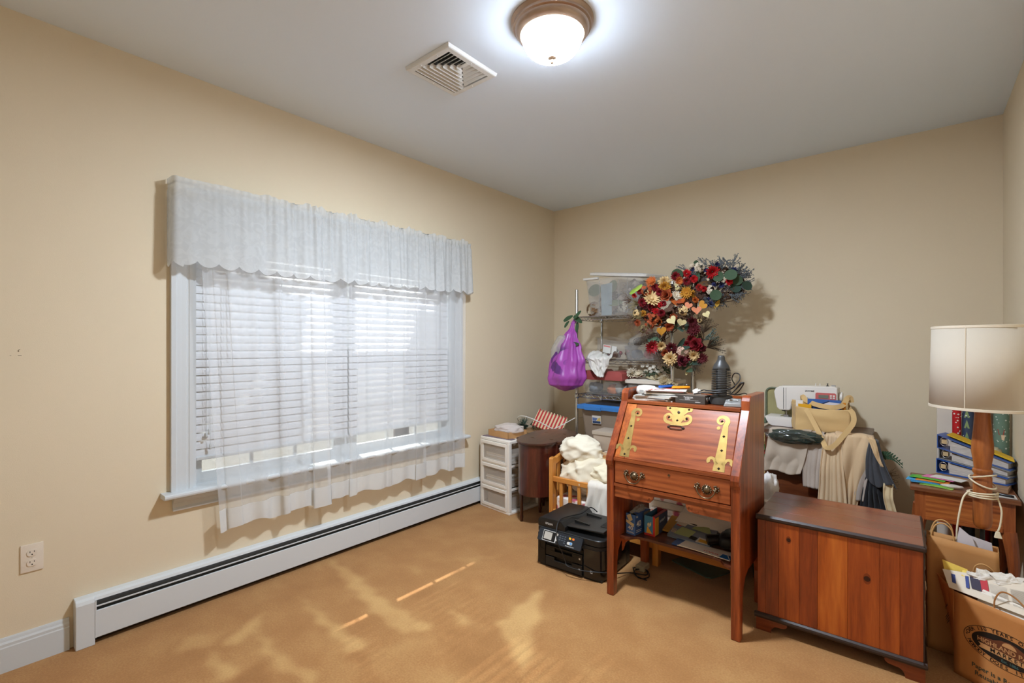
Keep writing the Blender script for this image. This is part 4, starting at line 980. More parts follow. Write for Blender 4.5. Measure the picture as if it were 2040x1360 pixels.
# ------------------------------------------------------------------ flowers
_fm = {}
def petal(mb, a, r0, r1, w, tilt, cup=.0, n=3, curl=0.0):
    """one petal from radius r0 to r1 at angle a, lifted by tilt"""
    L = [];
    for i in range(n+1):
        s = i/n; r = r0+(r1-r0)*s; z = (r1-r0)*s*math.tan(tilt)*(1-curl*s); ww = w*math.sin(PI*(0.12+0.80*s))**.8
        L.append((r, -ww/2, z+cup*ww), ); L.append((r, 0, z)); L.append((r, ww/2, z+cup*ww))
    c, s_ = math.cos(a), math.sin(a)
    vs = [(x*c-y*s_, x*s_+y*c, z) for x, y, z in L]
    fs = []
    for i in range(n): fs += [(i*3, i*3+3, i*3+4, i*3+1), (i*3+1, i*3+4, i*3+5, i*3+2)]
    mb.add(vs, fs)
def flower_mesh(kind, seed=0):
    rn = random.Random(hash(kind) % 97+seed); mb = MB()
    if kind == 'daisy':
        for k in range(18): petal(mb, 2*PI*k/18+rn.uniform(-.06, .06), .15, 1.0*rn.uniform(.85, 1.05), .26, .35+.1*rn.random(), .1)
        for k in range(12): petal(mb, 2*PI*k/12+.2, .1, .7, .24, .75, .1)
        mb.ball((0, 0, .18), .2, 8, 5)
    elif kind == 'mum':
        for ly, (cnt, R, t) in enumerate(((14, 1, .15), (13, .92, .5), (11, .78, .85), (9, .6, 1.1), (6, .38, 1.25))):
            for k in range(cnt): petal(mb, 2*PI*k/cnt+ly*.3+rn.uniform(-.1, .1), .08, R*rn.uniform(.9, 1.08)*math.cos(t*.75), .36, t, .2)
    elif kind == 'rose':
        for ly, (cnt, R, t, w) in enumerate(((6, 1, .25, .95), (5, .8, .7, .85), (5, .6, 1.1, .7), (4, .4, 1.3, .55), (3, .2, 1.4, .4))):
            for k in range(cnt): petal(mb, 2*PI*k/cnt+ly*.6, .03, max(.1, R*math.cos(t*.6)), w, t, .25)
    elif kind == 'hyd':
        for k in range(26):
            z = rn.uniform(.0, 1); a = rn.uniform(0, 2*PI); rr = math.sqrt(1-z*z*.8)*.85; cx, cy = rr*math.cos(a), rr*math.sin(a)
            nn = Vector((cx, cy, z*.8+.25)).normalized(); Mf = Matrix.Translation((cx, cy, z*.55)) @ nn.to_track_quat('Z', 'Y').to_matrix().to_4x4()
            f = MB()
            for q in range(4): petal(f, PI/2*q+a, .02, .30, .26, .2, .1, 2)
            mb.add(f.v, f.f, Mf)
    elif kind == 'spiky':
        for k in range(34):
            d = Vector((rn.gauss(0, 1), rn.gauss(0, 1), abs(rn.gauss(0, 1))+.2)).normalized(); Mf = d.to_track_quat('X', 'Z').to_matrix().to_4x4(); f = MB(); petal(f, 0, .1, rn.uniform(.7, 1.05), .22, 0, .3, 2); mb.add(f.v, f.f, Mf)
    elif kind == 'heart':
        pts = []
        for i in range(20):
            a = 2*PI*i/20; x = 16*math.sin(a)**3/17; y = (13*math.cos(a)-5*math.cos(2*a)-2*math.cos(3*a)-math.cos(4*a))/17; pts.append((x, y, .18*abs(x)-.1*y*y))
        mb.add(pts+[(0, 0, -.02)], [(i, (i+1) % 20, 20) for i in range(20)])
    elif kind == 'round':
        pts = [(math.cos(2*PI*i/14), .92*math.sin(2*PI*i/14), .22+.05*math.sin(4*PI*i/14)) for i in range(14)]
        mb.add(pts+[(0, 0, 0)], [(i, (i+1) % 14, 14) for i in range(14)])
    elif kind == 'leaf':
        petal(mb, 0, -1, 1, .8, .0, .25, 6)
    elif kind == 'sprig':
        for b in range(5):
            a = rn.uniform(-.5, .5); L = rn.uniform(.7, 1.15); p = [(L*s*math.cos(a+s*.3), L*s*math.sin(a+s*.3), .12*math.sin(s*3)) for s in (0, .3, .6, 1)]
            mb.tube(p, .018, 4)
            for k in range(13):
                s = .25+.75*k/13; q = Vector((L*s*math.cos(a+s*.3), L*s*math.sin(a+s*.3), .1)); q += Vector((rn.uniform(-.07, .07), rn.uniform(-.07, .07), rn.uniform(-.05, .08))); mb.ball(q, rn.uniform(.03, .05), 5, 4)
    elif kind == 'grass':
        for k in range(46):
            a = rn.uniform(-.75, .75); L = rn.uniform(.5, 1.1); z = rn.uniform(-.2, .35)
            mb.tube([(0, 0, 0), (L*.5*math.cos(a), L*.5*math.sin(a), z*.6), (L*math.cos(a*1.15), L*math.sin(a*1.15), z)], [.012, .012, .005], 3, caps=False)
            if k % 2: mb.ball((L*math.cos(a*1.15), L*math.sin(a*1.15), z), .03, 4, 3)
    me = bpy.data.meshes.new(kind); me.from_pydata(mb.v, [], mb.f); me.polygons.foreach_set('use_smooth', [kind not in ('grass',)]*len(me.polygons)); me.update(); return me
def put_flower(parent, kind, col, M, r, rot, name=None, tilt=(0, 0)):
    key = (kind, col)
    if key not in _fm:
        me = flower_mesh(kind, len(_fm)); me.materials.append(mat('petal_'+col.lstrip('#'), col, 0.75, var=.28, vscale=14)); _fm[key] = me
    nm = name or {'heart': 'leaf', 'round': 'leaf', 'leaf': 'leaf', 'sprig': 'berry_sprig', 'grass': 'dried_grass'}.get(kind, 'flower')
    o = bpy.data.objects.new(nm, _fm[key]); COL.objects.link(o); o.parent = parent
    o.matrix_local = M @ Matrix.Rotation(tilt[0], 4, 'X') @ Matrix.Rotation(tilt[1], 4, 'Y') @ Matrix.Rotation(rot, 4, 'Z') @ Matrix.Scale(r, 4)
    return o
def twig_ring(rx, ry, seed, n=24, rad=.045, col='#5a4030'):
    rn = random.Random(seed); mb = MB()
    for k in range(n):
        a0 = rn.uniform(0, 6.28); ph = rn.uniform(0, 6.28); f = rn.randint(2, 5); rr = rn.uniform(.3, 1)*rad; m = 26; kx = 1+rn.uniform(-.06, .06)
        mb.tube([((rx*kx+rr*math.cos(f*q+ph))*math.cos(q), (ry*kx+rr*math.cos(f*q+ph))*math.sin(q), rr*math.sin(f*q+ph)) for q in [a0+2*PI*i/m for i in range(m)]], .0028, 4, closed=True)
    return mb
def wreath(label, cen, dirn, upt, items, ring, scale, seed, zc):
    """items: (kind, colour, x, y, r, rot) in picture units about zc; ring = (x, y, rx, ry)"""
    f = Vector(dirn).normalized(); right = Vector((0, 0, 1)).cross(f); right = Vector((-f.y, f.x, 0)).normalized(); up = f.cross(right); up = -up if up.z < 0 else up
    Mw = frame(cen, right, up)
    t = thing('flower_wreath', label, 'wreath', (0, 0, 0), group='flower wreaths on the wire rack'); t.matrix_world = Mw
    rn = random.Random(seed)
    rx0, ry0 = (ring[0]-zc[0])*scale, (zc[1]-ring[1])*scale
    rg = obj('twig_ring', twig_ring(ring[2]*scale, ring[3]*scale, seed), mat('twig_brown', '#5a4030', 0.9, var=.4, vscale=40), t); rg.location = (rx0, ry0, 0)
    for it in items:
        kind, col, x, y, r = it[:5]; rot = it[5] if len(it) > 5 else rn.uniform(0, 6.28); zo = it[6] if len(it) > 6 else rn.uniform(.025, .05)
        lx, ly = (x-zc[0])*scale, (zc[1]-y)*scale
        put_flower(t, kind, col, Matrix.Translation((lx, ly, zo)), r*scale*1.12, rot, tilt=(rn.uniform(-.5, .5), rn.uniform(-.5, .5)))
    return t
OR, RU, CR, GO, DR, BU, RD, PK = '#cf6a2a', '#b4532a', '#ecca90', '#cc8e2c', '#8a1420', '#5a1018', '#c8161e', '#e08a64'
PA, GN, DG, BL, WH, KH, BR_ = '#ecdca4', '#4a6248', '#33483a', '#363c6e', '#ecdcc4', '#8c7a50', '#6c4c3c'
vw = (0.378, -0.926, 0.0)
sc = 1/4.857/268
autumn = [('grass', KH, 200, 560, 120, 2.9), ('grass', BR_, 190, 700, 120, 3.5), ('grass', KH, 210, 640, 110, 3.1), ('grass', BR_, 130, 520, 90, 3.0), ('grass', BR_, 250, 790, 90, 4.3), ('grass', BR_, 620, 560, 90, .6), ('grass', BR_, 700, 480, 90, .3),
 ('daisy', OR, 320, 345, 50), ('mum', CR, 440, 350, 58), ('mum', GO, 440, 400, 55), ('mum', DR, 350, 400, 38), ('hyd', RU, 270, 425, 50), ('daisy', CR, 320, 510, 82), ('mum', DR, 230, 545, 42), ('mum', DR, 310, 590, 36), ('mum', RD, 400, 572, 26),
 ('rose', RU, 460, 480, 58), ('mum', DR, 400, 450, 40), ('daisy', WH, 550, 485, 52), ('daisy', GO, 640, 460, 56), ('rose', GO, 700, 470, 34), ('hyd', PA, 560, 400, 34), ('leaf', RU, 590, 540, 48, .3), ('leaf', OR, 540, 555, 50, 2.6), ('leaf', BR_, 500, 580, 46, .9), ('rose', OR, 720, 530, 30),
 ('heart', GO, 780, 585, 44, -.9, .07), ('heart', PK, 725, 630, 44, .1, .075), ('heart', PA, 812, 672, 34, .5, .07), ('heart', PA, 505, 722, 44, .6, .075), ('heart', PA, 592, 742, 42, -.3, .08), ('heart', GO, 410, 822, 46, .1, .075), ('heart', PK, 655, 585, 38, -.5, .06), ('heart', OR, 600, 535, 30, .4),
 ('hyd', CR, 610, 630, 46), ('hyd', RU, 345, 700, 46), ('hyd', RU, 300, 760, 44), ('hyd', OR, 375, 740, 40), ('hyd', RU, 290, 690, 40), ('mum', KH, 190, 660, 46), ('hyd', CR, 175, 645, 34), ('mum', GO, 240, 650, 34), ('mum', RD, 360, 630, 30), ('rose', DR, 410, 650, 36), ('rose', RD, 345, 620, 26),
 ('mum', RD, 160, 472, 26), ('mum', DR, 210, 435, 30), ('mum', DR, 540, 300, 44), ('mum', DR, 640, 352, 38), ('daisy', OR, 570, 345, 40), ('leaf', '#9cba48', 150, 430, 42, .7), ('leaf', '#a8c454', 195, 400, 42, .7), ('mum', RU, 190, 740, 34), ('mum', RU, 480, 780, 44), ('mum', DR, 430, 560, 30), ('hyd', KH, 650, 390, 34), ('mum', BU, 260, 580, 30), ('hyd', BR_, 480, 640, 46), ('hyd', BR_, 560, 600, 40), ('mum', RU, 520, 690, 34), ('hyd', KH, 240, 800, 36), ('hyd', BR_, 300, 830, 34)]
_r = random.Random(14)
for k in range(34):
    a = k*2.4; q = .35+.65*_r.random()
    autumn.append((['hyd', 'grass', 'hyd', 'mum'][k % 4], [BR_, '#6a4c34', RU, '#7a4a30', KH][k % 5], 460+270*q*math.cos(a), 580+190*q*math.sin(a), _r.uniform(40, 62), a, -.01))
wreath('autumn wreath of orange, cream and burgundy flowers with heart-shaped leaves', (1.46, 3.50, 1.645), vw, 0, autumn, (460, 570, 235, 170), sc, 11, (460, 570))
blue = []
_r = random.Random(4)
for a in [x*.33 for x in range(19)]:
    blue.append(('sprig', '#6c7276', 930+225*math.cos(a), 330-130*math.sin(a), _r.uniform(90, 125), a*1.0+_r.uniform(-.5, .5)))
for a in [x*.5 for x in range(13)]:
    blue.append(('grass', '#5c4c40', 920+215*math.cos(a), 345-125*math.sin(a), 110, a+_r.uniform(-.5, .5), .0))
blue += [('sprig', '#767a7c', 830, 170, 90, 1.7), ('sprig', '#767a7c', 660, 200, 85, 2.2), ('sprig', '#767a7c', 980, 170, 85, 1.2), ('sprig', '#767a7c', 1060, 170, 110, .5), ('sprig', '#767a7c', 1110, 230, 110, .35), ('sprig', '#6e7478', 1130, 280, 120, .3), ('sprig', '#6e7478', 980, 420, 80, -1.3)]
blue += [('mum', RD, 900, 225, 60, 0, .07), ('mum', RD, 670, 228, 38, 0, .06), ('mum', RD, 735, 285, 36, 0, .06), ('mum', RD, 780, 372, 36, 0, .06), ('mum', RD, 825, 382, 30, 0, .06), ('mum', RD, 1045, 322, 36, 0, .06), ('hyd', WH, 790, 168, 46), ('hyd', WH, 640, 290, 42), ('hyd', WH, 890, 392, 46), ('hyd', WH, 1000, 240, 24), ('hyd', WH, 720, 150, 26),
 ('spiky', BL, 720, 185, 28), ('spiky', BL, 840, 200, 26), ('spiky', BL, 700, 268, 32), ('spiky', BL, 940, 145, 30), ('spiky', BL, 1100, 208, 30), ('spiky', BL, 985, 342, 36), ('spiky', BL, 885, 530, 40), ('spiky', BL, 860, 490, 32), ('spiky', BL, 920, 345, 26), ('spiky', BL, 850, 540, 26),
 ('round', GN, 585, 225, 50, 0, .06), ('round', GN, 640, 245, 32), ('round', GN, 950, 272, 46, .3, .08), ('round', GN, 1060, 265, 52, .1, .08), ('round', GN, 1122, 305, 50, .4, .05), ('round', DG, 1110, 382, 46), ('round', DG, 1195, 372, 46, 0, .07), ('round', GN, 925, 450, 50, 0, .08), ('round', GN, 755, 128, 26), ('leaf', '#7a5a3c', 830, 330, 60, .2), ('leaf', '#33543a', 770, 260, 46, 1.5), ('leaf', '#c99a34', 945, 530, 40, 1.0), ('hyd', '#6a5048', 780, 440, 50), ('hyd', '#6a5048', 740, 400, 40), ('hyd', '#70544a', 820, 460, 36)]
for k in range(30):
    a = k*2.4; q = .2+.8*_r.random()
    blue.append((['grass', 'hyd', 'sprig'][k % 3], ['#5c4c40', '#544844', '#767a7c'][k % 3], 900+240*q*math.cos(a), 340+130*q*math.sin(a), _r.uniform(50, 75), a, -.01))
wreath('red, white and blue flower wreath with round green leaves', (1.745, 3.70, 1.80), (0.378, -0.926, 0.0), 0, blue, (920, 335, 230, 135), 1/4.857/270, 12, (930, 330))
burg = [('grass', '#4e3c2c', 830, 960, 150, .5), ('grass', '#4e3c2c', 800, 820, 130, 1.2), ('grass', '#5c4632', 440, 1060, 110, 3.6), ('sprig', '#66746a', 800, 890, 130, .3), ('sprig', '#66746a', 830, 930, 110, .1), ('grass', '#4e3c2c', 700, 1130, 110, 5.6), ('grass', '#4e3c2c', 760, 740, 110, 1.0),
 ('daisy', '#a41420', 330, 950, 66), ('mum', CR, 420, 945, 48), ('mum', BU, 515, 968, 54), ('mum', CR, 505, 1065, 62, 0, .08), ('rose', '#6c1c2a', 602, 1090, 54, 0, .07), ('hyd', '#e2b8a2', 612, 1002, 52), ('mum', CR, 715, 1035, 52), ('daisy', BU, 790, 1062, 52), ('rose', DR, 735, 930, 62), ('daisy', BU, 715, 795, 66), ('mum', DR, 690, 880, 46), ('rose', BU, 790, 955, 42), ('mum', RU, 455, 1010, 36), ('mum', RU, 560, 1010, 30), ('daisy', OR, 690, 950, 30), ('mum', DR, 650, 1060, 40), ('mum', BU, 700, 720, 50), ('hyd', CR, 765, 705, 24), ('mum', DR, 660, 930, 40), ('hyd', PA, 730, 845, 22),
 ('leaf', GN, 345, 890, 46, .6), ('leaf', DG, 320, 900, 40, 2.2), ('leaf', DG, 630, 968, 48, .2), ('leaf', DG, 640, 1135, 44, .9), ('leaf', GN, 665, 1112, 46, .5), ('leaf', DG, 735, 1112, 46, -.1), ('leaf', GN, 690, 1170, 42, .3), ('leaf', DG, 655, 755, 40, 1.3), ('leaf', DG, 600, 915, 50, 1.0), ('leaf', PA, 655, 1185, 34, 1.2), ('leaf', GN, 560, 760, 46, .5), ('leaf', GN, 380, 880, 40, -.4), ('leaf', DG, 590, 780, 40, 2.3)]
wreath('burgundy and cream rose wreath hanging below the autumn wreath', (1.545, 3.55, 1.335), vw, 0, burg, (590, 920, 175, 190), 1/4.857/266, 13, (597, 952))

# ------------------------------------------------------------------ bins on the rack
def clear_tote():
    t = thing('storage_tote', 'large clear plastic tote of dried flowers on the top shelf of the rack', 'storage tote', (.92, 3.82, Z4))
    obj('tub', tub(.665, 1.205, 3.645, 4.0, Z4, 1.915, .03, .03), M_cloud, t, smooth=35, world=True)
    for x in (.80, .98, 1.06): obj('rib', MB().box(x, x+.006, 3.652, 3.66, Z4+.02, 1.90), M_cloud, t, world=True)
    Lw = plastic_clear('lid_white', '#f0ece6', 0.75, .3)
    obj('rim_latch', MB().box(.652, .80, 3.628, 3.66, 1.912, 1.93), Lw, t, world=True, bevel=.004)
    ld = lidmesh(-.27, .27, -.18, .18, 0, .024, .03); o = obj('lid', ld, Lw, t, smooth=35)
    o.matrix_parent_inverse = Matrix.Identity(4); o.location = (.06, .02, 1.952-Z4); o.rotation_euler = (math.radians(3), math.radians(7), math.radians(-6))
    rn = random.Random(9)
    b = thing('dried_bouquet', 'dried flowers and leaves packed inside the large clear tote', 'flowers', (.92, 3.82, Z4+.004))
    for k, (x, y, z, r, kd, c) in enumerate([(-.2, -.12, .06, .07, 'hyd', '#8a6a4a'), (-.19, -.11, .22, .06, 'round', '#5a6a48'), (.02, -.12, .10, .07, 'leaf', '#6a7a50'), (.08, -.11, .07, .05, 'hyd', '#e0d8c0'), (.14, -.1, .20, .08, 'mum', '#7a6244'), (.2, -.08, .10, .08, 'hyd', '#6a5240'), (.12, -.05, .24, .07, 'leaf', '#7c6038'), (-.02, -.1, .24, .06, 'round', '#66744c'), (.21, -.02, .22, .07, 'hyd', '#705a44'), (-.12, 0, .1, .1, 'hyd', '#6e5a48'), (.02, .05, .12, .1, 'mum', '#75624a'), (.16, .06, .12, .1, 'hyd', '#6e5a48'), (-.14, .08, .2, .09, 'mum', '#80704e')]):
        put_flower(b, kd, c, Matrix.Translation((x, y, z)), r, rn.uniform(0, 6), tilt=(1.3, rn.uniform(-.4, .4)))
    tag(obj('gift_paper_sheet', MB().hexa([(.80, 3.70, Z4+.006), (.90, 3.69, Z4+.006), (.90, 3.695, Z4+.006), (.80, 3.705, Z4+.006)], [(.79, 3.70, 1.87), (.905, 3.69, 1.88), (.905, 3.695, 1.88), (.79, 3.705, 1.87)]), mat('pale_blue_paper', '#9fb4be', .5, var=.3, vscale=12)), 'pale blue sheet standing inside the large clear tote', 'paper')
    tag(obj('cardboard_tube', MB().tube([(.86, 3.735, Z4+.05), (1.12, 3.72, 1.87)], .024, 12), mat('tube_grey', '#b4a494', .8), smooth=35), 'slanting grey cardboard tube inside the large clear tote', 'tube')
clear_tote()
def small_bins():
    # leaning bin of ornaments
    t = thing('ornament_bin', 'small tilted clear bin of red and silver ornaments on the rack', 'storage bin', (.86, 3.86, Z3), rot=(math.radians(4), math.radians(9), 0))
    obj('tub', tub(-.15, .15, -.13, .11, .012, .175, .012, .015), M_clear, t, smooth=35)
    for x, w in ((-.075, .075), (.01, .045)): obj('paper_label', MB().box(x, x+w, -.1305, -.1295, .06, .13), mat('label_white', '#dcdad4', .5), t)
    obj('label_print', MB().box(-.07, -.005, -.1312, -.1306, .112, .125), mat('label_pink', '#d88a84', .5), t)
    rn = random.Random(2)
    for k in range(16):
        x, y, z = rn.uniform(-.11, .11), rn.uniform(-.10, .08), .036+.022*(k % 3); c = ['#b03048', '#c9c5bd', '#a87c34', '#8a1c30'][k % 4]
        tag(obj('ornament', MB().ball((0, 0, 0), .019, 10, 8), mat('ornament_'+c[1:], c, .2, .6), smooth=True, loc=(.86+x+z*.15, 3.86+y, Z3+z-x*.156+.0)), 'shiny round '+['rose red', 'silver', 'gold', 'dark maroon'][k % 4]+' ornament in the small tilted bin', 'ornament', ['rose red', 'silver', 'gold', 'maroon'][k % 4]+' ornaments in the tilted bin')
    t = thing('storage_bin', 'clear bin of craft supplies below the autumn wreath on the rack', 'storage bin', (1.17, 3.8, Z3))
    obj('tub', tub(1.035, 1.36, 3.635, 3.97, Z3, 1.345, .02, .02), M_cloud, t, smooth=35, world=True)
    for i, (x, y, z, r, c) in enumerate(((1.12, 3.72, Z3+.045, .05, '#5f6a78'), (1.24, 3.70, Z3+.05, .05, '#b05058'), (1.30, 3.74, Z3+.04, .045, '#8a6a60'), (1.18, 3.85, Z3+.05, .06, '#a09080'))):
        tag(obj('craft_bundle', blob((x, y, z), (r, r*.8, r*.8), i, .2, flat=Z3+.004, nu=20, nv=14), mat('bundle_'+c[1:], c, .8, var=.3), smooth=True), ['slate blue fabric bundle in the craft bin', 'rose red fabric bundle in the craft bin', 'brown fabric bundle in the craft bin', 'tan fabric bundle at the back of the craft bin'][i], 'fabric', 'bundles in the craft bin')
    w = thing('twig_nest', 'grey twig wreath in a clear plastic bag on top of the craft bin', 'twig wreath', (1.19, 3.77, 1.346), rot=(math.radians(8), math.radians(-14), 0))
    obj('twigs', MB().add(*(lambda m: (m.v, m.f))(twig_ring(.075, .075, 5, 22, .035)), Matrix.Translation((0, 0, .05))), mat('twig_grey', '#75655a', .9, var=.4, vscale=40), w)
    obj('plastic_wrap', blob((-.01, 0, .052), (.135, .12, .062), 3, .22, 2.5, ridge=.08, flat=.004), plastic_clear('film', '#efece6', .22, .2), w, smooth=True)
    # white shopping bag hanging over the shelf edge
    def fn(u, v):
        s = v; x = .675+.25*u+.03*math.sin(v*3); f = 1-max(0, v-.55)*1.5*abs(u-.62)*1.2
        x = x if v < .5 else .80+(x-.80)*(1-(v-.5)*1.55)+.06*(v-.5)*2
        y = 3.80-.21*min(v/.5, 1)-.012*(v > .5)+.02*nz3(u*5, v*5, 1)
        z = Z3+.012+.06*math.sin(min(v/.5, 1)*PI)*(.6+.4*math.sin(u*7)) if v < .5 else Z3+.012-.16*((v-.5)/.5)
        return (x+.02*nz3(u*6, v*6, 5), y-.018*abs(nz3(u*6, v*4, 3))*2, z+.022*nz3(u*7, v*7, 9)+.006)
    tag(obj('shopping_bag', MB().grid(fn, 40, 40), mat('white_film', '#e6e2da', .4, spec=.5), smooth=True, solid=.002), 'crumpled white plastic shopping bag draped over the middle shelf edge', 'plastic bag')
    # red-lidded bin
    t = thing('storage_bin', 'clear bin with a dusty red lid on the lower shelf of the rack', 'storage bin', (.83, 3.82, Z2))
    obj('tub', tub(.645, 1.02, 3.63, 3.99, Z2, 1.055, .018, .02), M_clear, t, smooth=35, world=True)
    rl = MB(); rl.prism([(.63, 1.05), (.63, 1.11), (.655, 1.128), (.735, 1.128), (.775, 1.102), (.865, 1.102), (.905, 1.128), (1.01, 1.128), (1.035, 1.11), (1.035, 1.05)], 'Y', 3.615, 4.0)
    obj('lid', rl, mat('lid_red', '#a8504c', .45), t, bevel=.006, seg=2, smooth=35, world=True)
    for i, (x, z, c, nm) in enumerate(((.72, .05, '#9aa2a8', 'silver grey tissue in the red lidded bin'), (.90, .04, '#e08858', 'orange paper in the red lidded bin'), (.97, .05, '#c8c4bc', 'white tissue in the red lidded bin'))):
        tag(obj('tissue_paper', blob((x, 3.74, Z2+z+.004), (.06, .06, .045), i+3, .3, 4, flat=Z2+.005, nu=20, nv=14), mat('tissue_'+c[1:], c, .7, var=.2), smooth=True), nm, 'tissue paper')
    # white-lidded bin with silk flowers on top
    t = thing('storage_bin', 'clear bin with a cream lid behind the desk top', 'storage bin', (1.2, 3.8, Z2))
    obj('tub', tub(1.055, 1.42, 3.64, 3.98, Z2, 1.048, .018, .03), M_cloud, t, smooth=35, world=True)
    obj('lid', lidmesh(1.05, 1.425, 3.635, 3.985, 1.055, .028, .05), mat('lid_cream', '#e2d6c6', .45), t, smooth=35, world=True)
    f = thing('silk_flowers', 'bunch of cream silk flowers and round pods on the cream-lidded bin', 'flowers', (1.2, 3.76, 1.072))
    rn = random.Random(6)
    for x, y, z, r, kd, c in ((-.11, -.06, .035, .055, 'mum', '#eadcc4'), (-.05, -.08, .03, .05, 'daisy', '#e6d6b8'), (-.14, -.02, .045, .045, 'mum', '#efe4d0'), (.0, -.02, .04, .045, 'mum', '#eadcc4'), (.12, -.08, .01, .05, 'daisy', '#e2cfa8'), (.17, -.1, .0, .05, 'mum', '#e6d6b8'), (.06, -.09, .01, .045, 'leaf', '#d8c8a0')):
        put_flower(f, kd, c, Matrix.Translation((x, y, z)), r, rn.uniform(0, 6), tilt=(.7, 0))
    for x, z in ((-.03, .105), (.01, .108), (.03, .085), (.07, .10), (.075, .075), (.11, .095), (.105, .06), (.13, .075), (.05, .06), (.15, .05)):
        put_flower(f, 'round', '#e4dccb', Matrix.Translation((x, -.05+rn.uniform(-.02, .02), z)), .017, 0, 'pod', tilt=(1.2, rn.uniform(-.4, .4)))
    for a in (0, 1.5, 3, 4.4): put_flower(f, 'sprig', '#55664c', Matrix.Translation((.08, .0, .05)), .12, a, tilt=(.3, 0))
    for x, z in ((.20, .0), (.24, -.01), (.27, -.03)): put_flower(f, 'daisy', '#d8c49c', Matrix.Translation((x, -.16, z-.01)), .045, rn.uniform(0, 6), tilt=(.8, 0))
small_bins()
def blue_tote():
    t = thing('storage_tote', 'taupe storage tote with a bright blue lid on the bottom shelf of the rack', 'storage tote', (.88, 3.78, Z1))
    Tp = mat('tote_taupe', '#a08c78', .45)
    obj('tub', tub(.635, 1.30, 3.62, 4.02, Z1, .80, .035, .03), Tp, t, smooth=35, world=True)
    obj('lid', lidmesh(.63, 1.305, 3.60, 4.03, .818, .034, .03, .02), [mat('lid_blue', '#3f7fc4', .4)], t, smooth=35, world=True)
    obj('lid_insert', MB().prism(rnd_rect(.66, 1.27, 3.64, 3.99, .03), 'Z', .8365, .8385), mat('lid_slate', '#3c4250', .5), t, world=True)
    for x in (.70, 1.1): obj('latch', MB().box(x, x+.16, 3.568, 3.585, .79, .826), mat('lid_blue', '#3f7fc4', .4), t, bevel=.005, world=True)
    Ml_ = frame((.80, 3.611, .712), (1, 0, 0), (0, -.1, 1))
    q = obj('paper_label', MB().box(-.042, .042, -.035, .035, 0, .001, Ml_), mat('label_cream', '#e6ddd0', .5), t, world=True)
    obj('label_print', MB().box(-.038, .038, -.031, -.012, .001, .0015, Ml_), mat('label_navy', '#2f4468', .5), q, world=True)
    obj('label_print', MB().add([(0, -.01, .0014), (.038, -.01, .0014), (.038, .022, .0014), (.018, .014, .0014)], [(0, 1, 2, 3)], Ml_), mat('label_yellow', '#d8b868', .5), q, world=True)
    obj('label_print', MB().add([(-.038, -.01, .0014), (-.004, -.01, .0014), (.012, .014, .0014), (-.038, .018, .0014)], [(0, 1, 2, 3)], Ml_), mat('label_blue', '#6a7fae', .5), q, world=True)
blue_tote()

